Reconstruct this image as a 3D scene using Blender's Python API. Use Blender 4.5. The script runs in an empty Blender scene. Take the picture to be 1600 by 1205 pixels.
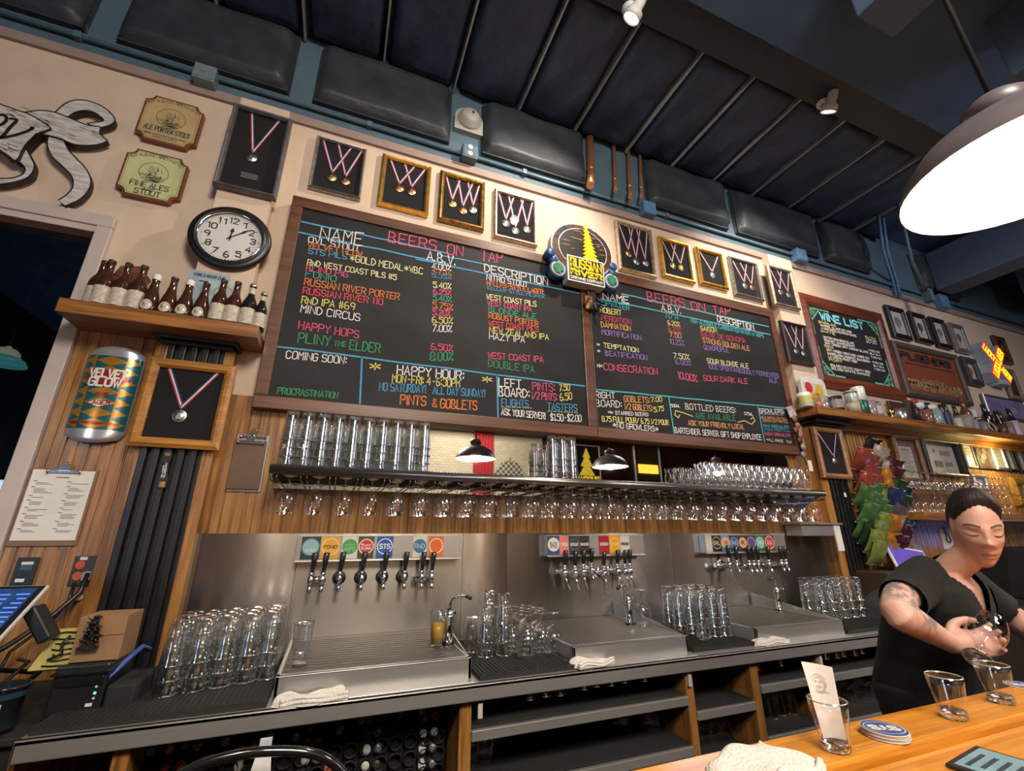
import bpy, bmesh, math, random
from mathutils import Vector, Matrix, Euler
SC = bpy.context.scene
C = SC.collection
R = math.radians
random.seed(7)

# ------------------------------------------------------------------ camera
EYE = 1.42
FPX = 684.0
YAW, PITCH = 21.2, 18.62
cd = bpy.data.cameras.new('camera')
cam = bpy.data.objects.new('camera', cd); C.objects.link(cam)
cd.sensor_fit = 'HORIZONTAL'; cd.sensor_width = 36.0; cd.lens = 36.0*FPX/1600.0
cd.clip_start = 0.02; cd.clip_end = 100
cam.location = (0, 0, EYE)
cam.rotation_euler = (R(90+PITCH), 0, R(-YAW))
SC.camera = cam

# ------------------------------------------------------------------ world, exposure, big lights
world = bpy.data.worlds.new('world'); SC.world = world
world.use_nodes = True
bg = world.node_tree.nodes['Background']
bg.inputs[0].default_value = (0.60, 0.74, 1.0, 1)
bg.inputs[1].default_value = 0.45
vs = SC.view_settings
vs.view_transform = 'Standard'; vs.look = 'None'; vs.gamma = 1.0; vs.use_curve_mapping = False
vs.exposure = 0.85
SC.cycles.max_bounces = 14; SC.cycles.transmission_bounces = 12; SC.cycles.transparent_max_bounces = 96
SC.cycles.glossy_bounces = 6; SC.cycles.diffuse_bounces = 4
SC.cycles.caustics_reflective = False; SC.cycles.caustics_refractive = False
SC.cycles.sample_clamp_indirect = 4.0; SC.cycles.use_denoising = True

def lamp(name, kind, loc, energy, col, size=0.1, target=None, spot=60, blend=0.5):
    d = bpy.data.lights.new(name, kind); o = bpy.data.objects.new(name, d); C.objects.link(o)
    o.location = loc; d.energy = energy; d.color = col
    if kind == 'AREA': d.size = size
    else: d.shadow_soft_size = size
    if kind == 'SPOT': d.spot_size = R(spot); d.spot_blend = blend
    if target is not None:
        o.rotation_euler = (Vector(target)-Vector(loc)).to_track_quat('-Z', 'Y').to_euler()
    return o
# added fill lamps that brighten the bar, the rear wall and the right side
lamp('room_fill_light', 'AREA', (0.6, -1.8, 3.95), 90, (1.0, 0.90, 0.78), 1.1, (0.9, 1.6, 0.8))
lamp('room_fill_light', 'AREA', (2.2, -2.6, 4.0), 70, (1.0, 0.88, 0.72), 1.0, (2.2, -4.5, 2.0))
lamp('room_fill_light', 'AREA', (5.2, -1.2, 3.95), 28, (0.88, 0.86, 1.0), 1.1, (4.8, 2.4, 1.4))

lamp('blue_ceiling_fill', 'AREA', (-4.0, -3.9, 1.6), 24, (0.50, 0.68, 1.0), 1.2, (1.0, -0.6, 4.6))  # added cool uplight turning the ceiling bluish; the room has no opening here

# ------------------------------------------------------------------ measuring helpers: a point of the view on a known plane
_th, _ph = R(YAW), R(PITCH)
_fh = Vector((math.sin(_th), math.cos(_th), 0))
_F = math.cos(_ph)*_fh + Vector((0, 0, math.sin(_ph)))
_U = -math.sin(_ph)*_fh + Vector((0, 0, math.cos(_ph)))
_R = Vector((math.cos(_th), -math.sin(_th), 0))
def _ray(x, y): return FPX*_F + (x-800)*_R + (602.5-y)*_U
def wp(x, y, Y=2.4):
    r = _ray(x, y); return r*(Y/r.y) + Vector((0, 0, EYE))
def zp(x, y, Z):
    r = _ray(x, y); return r*((Z-EYE)/r.z) + Vector((0, 0, EYE))
def xp(x, y, X):
    r = _ray(x, y); return r*(X/r.x) + Vector((0, 0, EYE))

# ------------------------------------------------------------------ materials
MATS = {}
def _new(name):
    m = bpy.data.materials.new(name); m.use_nodes = True
    nt = m.node_tree; return m, nt, nt.nodes['Principled BSDF']
def _coord(nt, scale=(1, 1, 1), kind='Object'):
    tc = nt.nodes.new('ShaderNodeTexCoord'); mp = nt.nodes.new('ShaderNodeMapping')
    nt.links.new(tc.outputs[kind], mp.inputs[0]); mp.inputs['Scale'].default_value = scale
    return mp.outputs[0]
def _noise(nt, co, s, detail=4, rough=.55):
    n = nt.nodes.new('ShaderNodeTexNoise'); nt.links.new(co, n.inputs['Vector'])
    n.inputs['Scale'].default_value = s; n.inputs['Detail'].default_value = detail; n.inputs['Roughness'].default_value = rough
    return n.outputs['Fac']
def _ramp(nt, fac, stops):
    r = nt.nodes.new('ShaderNodeValToRGB'); nt.links.new(fac, r.inputs[0])
    e = r.color_ramp.elements
    while len(e) < len(stops): e.new(0.5)
    for i, (p, c) in enumerate(stops): e[i].position = p; e[i].color = (*c, 1)
    return r.outputs[0]
def _bump(nt, b, h, strength, dist=0.01):
    n = nt.nodes.new('ShaderNodeBump'); nt.links.new(h, n.inputs['Height'])
    n.inputs['Strength'].default_value = strength; n.inputs['Distance'].default_value = dist
    nt.links.new(n.outputs[0], b.inputs['Normal'])
def srgb(h):
    h = h.lstrip('#'); v = [int(h[i:i+2], 16)/255 for i in (0, 2, 4)]
    return tuple(c/12.92 if c <= .04045 else ((c+.055)/1.055)**2.4 for c in v)
def pm(name, col, rough=.5, metal=0., var=.12, scale=20., bump=0., stretch=(1, 1, 1), emit=0., spec=.5, coat=0.):
    """plain surface with slight procedural mottling"""
    if name in MATS: return MATS[name]
    if isinstance(col, str): col = srgb(col)
    m, nt, b = _new(name)
    co = _coord(nt, stretch); f = _noise(nt, co, scale)
    lo = tuple(max(0, c*(1-var)) for c in col); hi = tuple(min(1, c*(1+var)) for c in col)
    o = _ramp(nt, f, [(.3, lo), (.7, hi)]); nt.links.new(o, b.inputs['Base Color'])
    b.inputs['Roughness'].default_value = rough; b.inputs['Metallic'].default_value = metal
    b.inputs['Specular IOR Level'].default_value = spec
    if coat: b.inputs['Coat Weight'].default_value = coat
    if bump: _bump(nt, b, f, bump)
    if emit:
        nt.links.new(o, b.inputs['Emission Color']); b.inputs['Emission Strength'].default_value = emit
    MATS[name] = m; return m
def oak(name, light, dark, axis=2, rough=.38, grain=1.0, coat=0.15, rings=(.35, .65)):
    """oiled oak: fine pores and slow figure stretched along one axis"""
    if name in MATS: return MATS[name]
    m, nt, b = _new(name)
    s = [26., 26., 26.]; s[axis] = 1.6
    f1 = _noise(nt, _coord(nt, tuple(s)), 1.0*grain, 6, .65)
    s2 = [160., 160., 160.]; s2[axis] = 5.
    f2 = _noise(nt, _coord(nt, tuple(s2)), 1.0, 2, .5)
    mx = nt.nodes.new('ShaderNodeMath'); mx.operation = 'MULTIPLY_ADD'
    nt.links.new(f2, mx.inputs[0]); mx.inputs[1].default_value = .45
    nt.links.new(f1, mx.inputs[2])
    sb = nt.nodes.new('ShaderNodeMath'); sb.operation = 'SUBTRACT'; nt.links.new(mx.outputs[0], sb.inputs[0]); sb.inputs[1].default_value = .22
    mid = tuple((a+c)/2 for a, c in zip(srgb(light), srgb(dark)))
    o = _ramp(nt, sb.outputs[0], [(rings[0], srgb(dark)), (.5, mid), (rings[1], srgb(light))])
    nt.links.new(o, b.inputs['Base Color']); b.inputs['Roughness'].default_value = rough
    b.inputs['Coat Weight'].default_value = coat; b.inputs['Coat Roughness'].default_value = .2
    _bump(nt, b, f2, .15, .002)
    MATS[name] = m; return m
def steel(name, col=(.56, .54, .52), rough=.3, aniso=.7, axis=2, var=.06, metal=.95):
    """brushed stainless steel, brushing lines along the axis"""
    if name in MATS: return MATS[name]
    m, nt, b = _new(name)
    s = [220., 220., 220.]; s[axis] = 2.
    f = _noise(nt, _coord(nt, tuple(s)), 1.0, 3, .6)
    o = _ramp(nt, f, [(.3, tuple(c*(1-var) for c in col)), (.7, tuple(c*(1+var) for c in col))])
    nt.links.new(o, b.inputs['Base Color']); b.inputs['Metallic'].default_value = 1
    b.inputs['Metallic'].default_value = metal; b.inputs['Roughness'].default_value = rough
    g = _noise(nt, _coord(nt, (2.2, 2.2, 2.2)), 1., 2, .5)
    mr = nt.nodes.new('ShaderNodeMapRange'); nt.links.new(g, mr.inputs[0]); mr.inputs[3].default_value = rough*.8; mr.inputs[4].default_value = rough*1.25
    nt.links.new(mr.outputs[0], b.inputs['Roughness'])
    if aniso:
        b.inputs['Anisotropic'].default_value = aniso; b.inputs['Anisotropic Rotation'].default_value = .25
        t = nt.nodes.new('ShaderNodeTangent'); t.direction_type = 'RADIAL'; t.axis = 'Z'
        nt.links.new(t.outputs[0], b.inputs['Tangent'])
    MATS[name] = m; return m
def thin_glass(name, tint=(.985, .99, .985), rough=.02, boost=1.0, wavy=0., base=.0):
    """one-sheet glass: clear with a bright Fresnel edge"""
    if name in MATS: return MATS[name]
    m, nt, b = _new(name)
    nt.nodes.remove(b)
    out = nt.nodes['Material Output']
    tr = nt.nodes.new('ShaderNodeBsdfTransparent'); tr.inputs[0].default_value = (*tint, 1)
    gl = nt.nodes.new('ShaderNodeBsdfGlossy'); gl.inputs['Roughness'].default_value = rough; gl.inputs[0].default_value = (1, 1, 1, 1)
    lw = nt.nodes.new('ShaderNodeLayerWeight'); lw.inputs[0].default_value = .5
    pw = nt.nodes.new('ShaderNodeMath'); pw.operation = 'POWER'; nt.links.new(lw.outputs['Facing'], pw.inputs[0]); pw.inputs[1].default_value = 3.0
    nz = _noise(nt, _coord(nt), 30., 2, .5)
    if wavy:
        bn = nt.nodes.new('ShaderNodeBump'); nt.links.new(_noise(nt, _coord(nt), 55., 2, .5), bn.inputs['Height']); bn.inputs['Strength'].default_value = wavy; bn.inputs['Distance'].default_value = .01; nt.links.new(bn.outputs[0], gl.inputs['Normal'])
    ad = nt.nodes.new('ShaderNodeMath'); ad.operation = 'MULTIPLY_ADD'; nt.links.new(pw.outputs[0], ad.inputs[0]); ad.inputs[1].default_value = .62*boost
    m2 = nt.nodes.new('ShaderNodeMath'); m2.operation = 'MULTIPLY'; nt.links.new(nz, m2.inputs[0]); m2.inputs[1].default_value = .14*boost
    nt.links.new(m2.outputs[0], ad.inputs[2])
    if base:
        mb_ = nt.nodes.new('ShaderNodeMath'); mb_.operation = 'ADD'; mb_.use_clamp = True; nt.links.new(ad.outputs[0], mb_.inputs[0]); mb_.inputs[1].default_value = base; ad = mb_
    ms = nt.nodes.new('ShaderNodeMixShader')
    nt.links.new(ad.outputs[0], ms.inputs[0]); nt.links.new(tr.outputs[0], ms.inputs[1]); nt.links.new(gl.outputs[0], ms.inputs[2])
    nt.links.new(ms.outputs[0], out.inputs[0])
    MATS[name] = m; return m
def real_glass(name, col=(1, 1, 1), rough=0.0, ior=1.46):
    if name in MATS: return MATS[name]
    m, nt, b = _new(name)
    f = _noise(nt, _coord(nt), 8., 2); o = _ramp(nt, f, [(.2, tuple(c*.98 for c in col)), (.8, col)])
    nt.links.new(o, b.inputs['Base Color'])
    b.inputs['Transmission Weight'].default_value = 1; b.inputs['Roughness'].default_value = rough; b.inputs['IOR'].default_value = ior
    MATS[name] = m; return m

# ------------------------------------------------------------------ mesh building
class MB:
    def __init__(s): s.v = []; s.f = []; s.m = []; s.s = []
    def add(s, vs, fs, mi=0, smooth=False):
        n = len(s.v); s.v += [tuple(p) for p in vs]
        for f in fs: s.f.append(tuple(i+n for i in f)); s.m.append(mi); s.s.append(smooth)
        return s
    def box(s, a, b, mi=0):
        (x0, y0, z0), (x1, y1, z1) = a, b
        x0, x1 = min(x0, x1), max(x0, x1); y0, y1 = min(y0, y1), max(y0, y1); z0, z1 = min(z0, z1), max(z0, z1)
        vs = [(x0, y0, z0), (x1, y0, z0), (x1, y1, z0), (x0, y1, z0), (x0, y0, z1), (x1, y0, z1), (x1, y1, z1), (x0, y1, z1)]
        return s.add(vs, [(0, 3, 2, 1), (4, 5, 6, 7), (0, 1, 5, 4), (1, 2, 6, 5), (2, 3, 7, 6), (3, 0, 4, 7)], mi)
    def obox(s, M, size, mi=0):
        hx, hy, hz = [k/2 for k in size]
        vs = [M @ Vector(p) for p in [(-hx, -hy, -hz), (hx, -hy, -hz), (hx, hy, -hz), (-hx, hy, -hz), (-hx, -hy, hz), (hx, -hy, hz), (hx, hy, hz), (-hx, hy, hz)]]
        return s.add(vs, [(0, 3, 2, 1), (4, 5, 6, 7), (0, 1, 5, 4), (1, 2, 6, 5), (2, 3, 7, 6), (3, 0, 4, 7)], mi)
    def tube(s, pts, r, n=8, mi=0, caps=True):
        pts = [Vector(p) for p in pts]; k = len(pts)
        rs = r if isinstance(r, (list, tuple)) else [r]*k
        base = len(s.v); ref = None
        for i, p in enumerate(pts):
            t = (pts[min(i+1, k-1)]-pts[max(i-1, 0)]).normalized()
            if ref is None:
                ref = Vector((0, 0, 1)) if abs(t.z) < .9 else Vector((1, 0, 0))
            u = (ref-t*ref.dot(t)).normalized(); w = t.cross(u); ref = u
            for j in range(n):
                a = 2*math.pi*j/n
                s.v.append(tuple(p+(u*math.cos(a)+w*math.sin(a))*rs[i]))
        for i in range(k-1):
            for j in range(n):
                s.f.append((base+i*n+j, base+i*n+(j+1) % n, base+(i+1)*n+(j+1) % n, base+(i+1)*n+j)); s.m.append(mi); s.s.append(True)
        if caps:
            s.f.append(tuple(base+j for j in range(n))[::-1]); s.m.append(mi); s.s.append(False)
            s.f.append(tuple(base+(k-1)*n+j for j in range(n))); s.m.append(mi); s.s.append(False)
        return s
    def lathe(s, prof, n=24, mi=0, M=None, smooth=True, sx=1., sy=1.):
        base = len(s.v); k = len(prof)
        for r, z in prof:
            for j in range(n):
                a = 2*math.pi*j/n; p = Vector((r*math.cos(a)*sx, r*math.sin(a)*sy, z))
                s.v.append(tuple(M @ p if M else p))
        for i in range(k-1):
            for j in range(n):
                a, b = base+i*n+j, base+i*n+(j+1) % n
                s.f.append((a, b, b+n, a+n)); s.m.append(mi); s.s.append(smooth)
        for i, rev in ((0, True), (k-1, False)):
            if prof[i][0] > 1e-5 and getattr(s, 'capends', False):
                f = tuple(base+i*n+j for j in range(n)); s.f.append(f[::-1] if rev else f); s.m.append(mi); s.s.append(False)
        return s
    def disc(s, c, r, n=20, axis='y', mi=0, sx=1.):
        c = Vector(c); vs = []
        for j in range(n):
            a = 2*math.pi*j/n; x, z = r*math.cos(a)*sx, r*math.sin(a)
            vs.append(c+(Vector((x, 0, z)) if axis == 'y' else Vector((x, z, 0)) if axis == 'z' else Vector((0, x, z))))
        f = tuple(range(n)) if axis != 'z' else tuple(range(n))
        return s.add(vs, [f], mi)
    def poly(s, pts, y0, y1, mi=0, mside=None):
        """outline in (x,z), extruded from y0 (front, towards the room) back to y1; ear-clipped by Blender's tessellator"""
        from mathutils.geometry import tessellate_polygon
        n = len(pts)
        tri = tessellate_polygon([[Vector((x, z, 0)) for x, z in pts]])
        fr = [(x, y0, z) for x, z in pts]; bk = [(x, y1, z) for x, z in pts]
        area = sum(pts[i][0]*pts[(i+1) % n][1]-pts[(i+1) % n][0]*pts[i][1] for i in range(n))
        def orient(t):
            a, b, c = [pts[i] for i in t]
            return t if (b[0]-a[0])*(c[1]-a[1])-(c[0]-a[0])*(b[1]-a[1]) > 0 else t[::-1]
        tri = [orient(tuple(t)) for t in tri]
        s.add(fr, tri, mi); s.add(bk, [t[::-1] for t in tri], mi)
        q = []
        for i in range(n):
            j = (i+1) % n
            q.append((i, i+n, j+n, j) if area > 0 else (i, j, j+n, i+n))
        s.add(fr+bk, q, mi if mside is None else mside)
        return s
    def grid(s, fn, nu, nv, mi=0, smooth=True):
        base = len(s.v)
        for j in range(nv+1):
            for i in range(nu+1): s.v.append(tuple(fn(i/nu, j/nv)))
        for j in range(nv):
            for i in range(nu):
                a = base+j*(nu+1)+i; s.f.append((a, a+1, a+nu+2, a+nu+1)); s.m.append(mi); s.s.append(smooth)
        return s
    def frame(s, x0, z0, x1, z1, w, y0, y1, mi=0, bev=.35):
        """mitred picture frame in the XZ plane, front y0 (room side), back y1"""
        def ring(i, y): return [(x0+i, y, z0+i), (x1-i, y, z0+i), (x1-i, y, z1-i), (x0+i, y, z1-i)]
        rings = [ring(0, y1), ring(0, y0+(y1-y0)*.3), ring(w*bev, y0), ring(w*.7, y0+(y1-y0)*.05), ring(w, y0+(y1-y0)*.4), ring(w, y1)]
        vs = [p for r_ in rings for p in r_]; fs = []
        for k in range(len(rings)-1):
            for i in range(4):
                j = (i+1) % 4; fs.append((k*4+i, k*4+j, k*4+4+j, k*4+4+i))
        return s.add(vs, fs, mi)
    def build(s, name, mats, parent=None, loc=None, rot=None, smooth=None, bevel=0., sub=0):
        me = bpy.data.meshes.new(name)
        me.from_pydata(s.v, [], s.f)
        if not isinstance(mats, (list, tuple)): mats = [mats]
        for m in mats: me.materials.append(m)
        me.polygons.foreach_set('material_index', s.m)
        me.polygons.foreach_set('use_smooth', s.s if smooth is None else [smooth]*len(s.f))
        me.update()
        o = bpy.data.objects.new(name, me); C.objects.link(o)
        if loc is not None: o.location = loc
        if rot is not None: o.rotation_euler = rot
        if parent is not None: o.parent = parent
        if bevel:
            b = o.modifiers.new('edge', 'BEVEL'); b.width = bevel; b.segments = 2; b.limit_method = 'ANGLE'
        if sub:
            b = o.modifiers.new('smooth', 'SUBSURF'); b.levels = sub; b.render_levels = sub
        return o
def tag(o, label, cat, group=None, kind=None):
    o['label'] = label; o['category'] = cat
    if group: o['group'] = group
    if kind: o['kind'] = kind
    return o
def thing(name, label, cat, loc=(0, 0, 0), group=None, rot=(0, 0, 0)):
    o = bpy.data.objects.new(name, None); C.objects.link(o); o.location = loc; o.rotation_euler = rot; o.empty_display_size = .05
    return tag(o, label, cat, group)
def struct(name, mb, m, bevel=0., **k):
    o = mb.build(name, m, bevel=bevel, **k); o['kind'] = 'structure'; return o
def dup(root, loc, label, group=None, rot=None):
    r = root.copy(); C.objects.link(r); r.location = loc; r['label'] = label
    if rot is not None: r.rotation_euler = rot
    if group: r['group'] = group
    for ch in list(root.children):
        c = ch.copy(); C.objects.link(c); c.parent = r
        for g in list(ch.children):
            d = g.copy(); C.objects.link(d); d.parent = c
    return r
_O = ('first second third fourth fifth sixth seventh eighth ninth tenth eleventh twelfth thirteenth fourteenth fifteenth sixteenth seventeenth eighteenth '
      'nineteenth twentieth').split()
def nth(i):
    if i < 20: return _O[i]
    t = {2: 'twenty', 3: 'thirty', 4: 'forty', 5: 'fifty'}[(i+1)//10]; u = (i+1) % 10
    return t+'-'+_O[u-1] if u else {2: 'twentieth', 3: 'thirtieth', 4: 'fortieth', 5: 'fiftieth'}[(i+1)//10]

# ------------------------------------------------------------------ lettering: a single-stroke alphabet on a 4 x 6 grid
GL = {'A': '002640;1232', 'B': '00062635342303;2332413000', 'C': '4536160501103041', 'D': '00062644422000', 'E': '46060040;0333', 'F': '460600;0333',
 'G': '453616050110304143 23'.replace(' ', ''), 'H': '0006;4046;0343', 'I': '2026', 'J': '3631201001', 'K': '0006;460340', 'L': '060040', 'M': '0006234640', 'N': '00064046',
 'O': '160501103041453616', 'P': '00063645443303', 'Q': '160501103041453616;2240', 'R': '00063645443303;2340', 'S': '453616050413334241301001', 'T': '0646;2620',
 'U': '060110304146', 'V': '062046', 'W': '0610243046', 'X': '0046;0640', 'Y': '062346;2320', 'Z': '06460040', '0': '160501103041453616', '1': '152620',
 '2': '05163645440040', '3': '0516364544331323334241301001', '4': '30360242', '5': '460604344341301001', '6': '361604011030414233130 2'.replace(' ', ''), '7': '064610',
 '8': '1304051636454433130201103041423 3'.replace(' ', ''), '9': '43331304051636454330', '.': '1011', ',': '2110', ':': '2122;2425', '!': '2622;2021', '-': '1333', '/': '0046',
 '%': '0046;0506161505;3031414030', '#': '1016;3036;0242;0444', '*': '2125;0442;4402', '&': '40051626350201102042', '$': '453616050413334241301001;2720', "'": '2625', '~': '0213243342', '_': '0040'}
WID = {'I': (1.2, 2.), '1': (2, 1), '.': (1, 1), ',': (1.4, 1), ':': (1, 2), '!': (1, 2), "'": (1, 2), ' ': (2, 0)}
def glyphs(text):
    """-> strokes [(x,z)...] in units of cap height, and the total width"""
    out = []; x = 0.
    for ch in text:
        lc = ch.islower(); k = .72 if lc else 1.0; ch = ch.upper()
        if ch == ' ': x += .42; continue
        g = GL.get(ch)
        if g is None: x += .3; continue
        w, off = 4, 0
        if ch == 'I': w, off = .6, 1.7
        elif ch == '1': w, off = 1.6, .7
        elif ch in '.!:,\'': w, off = .8, (1 if ch == '.' else 1.6)
        for st in g.split(';'):
            pl = [((int(st[i])-off)*k/6*.92+x, int(st[i+1])*k/6) for i in range(0, len(st), 2)]
            out.append(pl)
        x += (w*.92*k/6)+.2
    return out, max(.01, x-.2)
def write(mb, text, x0, z0, x1, z1, h, y, w, mi=0, jit=0.012, place=None):
    """strokes of a line of text from (x0,z0) to (x1,z1), cap height h, stroke width w, at depth y (or mapped by place)"""
    st, tw = glyphs(text)
    L = math.hypot(x1-x0, z1-z0); ux, uz = (x1-x0)/L, (z1-z0)/L; sx = L/tw
    place = place or (lambda a, b: (a, y, b))
    for pl in st:
        pts = []
        for a, b in pl:
            a2 = a*sx+random.uniform(-jit, jit)*h; b2 = (b+random.uniform(-jit, jit))*h
            pts.append(Vector((x0+ux*a2-uz*b2*0, z0+uz*a2+b2)))
        ribbon(mb, pts, w, place, mi)
def ribbon(mb, pts, w, place, mi=0, closed=False):
    n = len(pts); L = []; Rr = []
    for i, p in enumerate(pts):
        a = pts[i-1] if i > 0 else (pts[-2] if closed else None); b = pts[i+1] if i < n-1 else (pts[1] if closed else None)
        d1 = (p-a).normalized() if a is not None and (p-a).length > 1e-9 else None
        d2 = (b-p).normalized() if b is not None and (b-p).length > 1e-9 else None
        d1 = d1 or d2 or Vector((1, 0)); d2 = d2 or d1
        t = (d1+d2)
        if t.length < .3: t = d2
        t.normalize(); nn = Vector((-t.y, t.x)); k = 1/max(.5, abs(nn.dot(Vector((-d2.y, d2.x)))))
        ext = Vector((0, 0))
        if not closed and i == 0: ext = -d2*w*.3
        if not closed and i == n-1: ext = d1*w*.3
        L.append(p+ext+nn*w*.5*k); Rr.append(p+ext-nn*w*.5*k)
    vs = [place(*q) for q in L]+[place(*q) for q in Rr]
    mb.add(vs, [(n+i, n+i+1, i+1, i) for i in range(n-1)], mi)
# ------------------------------------------------------------------ shared materials
PLASTER = pm('cream_plaster', (.60, .47, .36), .75, var=.05, scale=9, bump=.12)
BLUEPAINT = pm('blue_paint', (.075, .13, .17), .6, var=.12, scale=6)
VINYLC = pm('blue_lit_black_vinyl', (.032, .054, .108), .50, var=.25, scale=7, bump=.8, stretch=(1.5, 1, 1), spec=.35)  # ceiling copy of the black vinyl, bluish light painted into its colour
VINYL = pm('black_vinyl', (.031, .036, .044), .50, var=.25, scale=7, bump=.8, stretch=(1, 2.5, 1), spec=.35)
BLUELIT = pm('blue_lit_ceiling', (.050, .105, .21), .7, var=.15, scale=4)  # blue ambient light on the ceiling is put into this base colour
SHADEDCREAM = pm('shaded_cream_trim', (.30, .22, .19), .7, var=.08)  # top of the cream wall above the spot beams, its shade painted in
OAK = oak('oak_upright', '#ad7a40', '#6a431d', 2)
OAKX = oak('oak_lengthwise', '#a06c36', '#633c1b', 0)
OAKY = oak('oak_crosswise', '#ad7438', '#73481f', 1)
OAKBAR = oak('oak_bar_top', '#d89232', '#ab6719', 0, rough=.3, coat=.25)
BROWNF = oak('brown_stained_wood', '#6b432a', '#4a2a18', 0, rough=.4)
STEEL = steel('brushed_steel', (.52, .475, .43), axis=2, rough=.23, aniso=.85, metal=.97)
STEELX = steel('brushed_steel_shelf', axis=0, rough=.30, aniso=.0, metal=.72)
CHROME = pm('polished_chrome', (.78, .78, .78), .08, 1., var=.03)
BLACK = pm('black_plastic', (.012, .012, .013), .35, var=.2)
BLACKM = pm('black_matt', (.010, .010, .010), .8, var=.3)
BLACKW = pm('black_painted_wood', (.010, .010, .011), .38, var=.3, scale=30)
RUBBER = pm('black_rubber', (.013, .013, .013), .75, var=.4, scale=200, bump=.5)
WHITEP = pm('white_paper', (.72, .70, .66), .8, var=.04)
CLOTH = pm('white_terry', (.70, .66, .60), .95, var=.1, scale=180, bump=.5)
GLASS = thin_glass('thin_bar_glass', boost=1.3, wavy=.03)
GLASSD = thin_glass('shelf_glass', (.975, .98, .98), .02, 1.6, .06)
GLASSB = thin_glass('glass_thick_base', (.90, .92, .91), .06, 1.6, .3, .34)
PANE = thin_glass('picture_glass', (.97, .97, .97), .01, .35)

WY = 2.40            # face of the back wall
PY = 2.33            # face of the two pilasters
# ------------------------------------------------------------------ room shell
m = MB(); m.box((-4.5, -4.8, -.1), (12, 3.6, 0)); struct('floor', m, pm('dark_floor', (.045, .035, .028), .5, scale=3))
m = MB(); m.box((-4.5, WY, 0), (-2.6, WY+.15, 4.62)); m.box((-2.6, WY, 2.84), (-1.24, WY+.15, 4.62)); m.box((-2.6, WY, 0), (-1.24, WY+.15, .35)); m.box((-1.24, WY, 0), (11.5, WY+.15, 4.62))
struct('wall_back', m, PLASTER)
m = MB(); m.box((-4.5, -4.7, 0), (12, -4.55, 4.62)); struct('wall_rear', m, pm('dark_red_wall', (.10, .030, .022), .8, var=.2))
m = MB(); m.box((11.5, -4.6, 0), (11.65, 2.55, 4.62)); struct('wall_right', m, pm('brown_wall', (.16, .10, .07), .8))
m = MB(); m.box((-4.65, -4.8, 0), (-4.5, 2.55, 4.62)); struct('wall_left', m, pm('dark_teal_wall', (.02, .03, .034), .8))
# blue upper wall band over the cream
m = MB(); m.box((-4.5, WY-.012, 3.885), (11.5, WY+.02, 4.62)); struct('wall_upper_band', m, BLUEPAINT)
m = MB(); m.box((-4.5, WY-.02, 3.825), (11.5, WY+.02, 3.885)); struct('trim_1', m, SHADEDCREAM)
# painted pilasters above the shelf level and their oak cheeks below
m = MB(); m.box((-.79, PY, 2.42), (-.535, WY+.01, 3.835)); m.box((3.405, PY, 2.30), (3.70, WY+.01, 3.835)); struct('wall_pilaster_upper', m, PLASTER)
# beadboard wainscot (left of the pilaster, the tap bay, and the right-hand wall)
def beadboard(name, x0, x1, z0, z1, pitch=.0415, y=WY-.012):
    m = MB(); prof = []; x = x0
    while x < x1-1e-4:
        xe = min(x+pitch, x1)
        prof += [(x, y+.004), (x+.003, y), (xe-.006, y), (xe-.0035, y+.004)]; x = xe
    prof.append((x1, y+.004)); n = len(prof)
    vs = [(a, b, z0) for a, b in prof]+[(a, b, z1) for a, b in prof]
    m.add(vs, [(i, i+1, n+i+1, n+i) for i in range(n-1)])
    return struct(name, m, OAK)
beadboard('wall_wainscot_left', -1.175, -.86, .9, 2.38)
beadboard('wall_wainscot_bay', -.56, 3.47, 1.40, 2.06)
beadboard('wall_wainscot_right', 3.86, 8.2, .9, 2.33)
# oak borders of the pilasters
def pilaster(xa, xb, fa, fb, ztop, zbot):
    m = MB()
    m.box((xa, PY, zbot), (fa, WY, ztop)); m.box((fb, PY, zbot), (xb, WY, ztop)); m.box((fa, PY+.028, zbot), (fb, WY, ztop))
    struct('wall_pilaster_cheeks', m, OAK, bevel=.004)
    m = MB(); n = 5; w = (fb-fa)/n
    for i in range(n):
        a = fa+i*w
        m.box((a+.004, PY-.016, zbot), (a+w*.62, PY+.03, ztop)); m.box((a+w*.62, PY+.004, zbot), (a+w+.004, PY+.03, ztop))
    struct('wall_pilaster_fluting', m, BLACKW, bevel=.003)
pilaster(-.862, -.545, -.815, -.588, 2.26, .9)
pilaster(3.455, 3.80, 3.535, 3.745, 2.23, .9)
def capital(x0, x1, zt, steps):
    m = MB()
    for d, dz in steps:
        m.box((x0-d, PY-d*1.2-.01, zt-dz), (x1+d, WY, zt)); zt -= dz
    struct('wall_pilaster_capital', m, BLACKW, bevel=.005)
capital(-.835, -.565, 2.372, [(.085, .04), (.06, .03), (.035, .03), (.015, .02)])
capital(3.50, 3.79, 2.318, [(.085, .035), (.06, .03), (.03, .02)])
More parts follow.
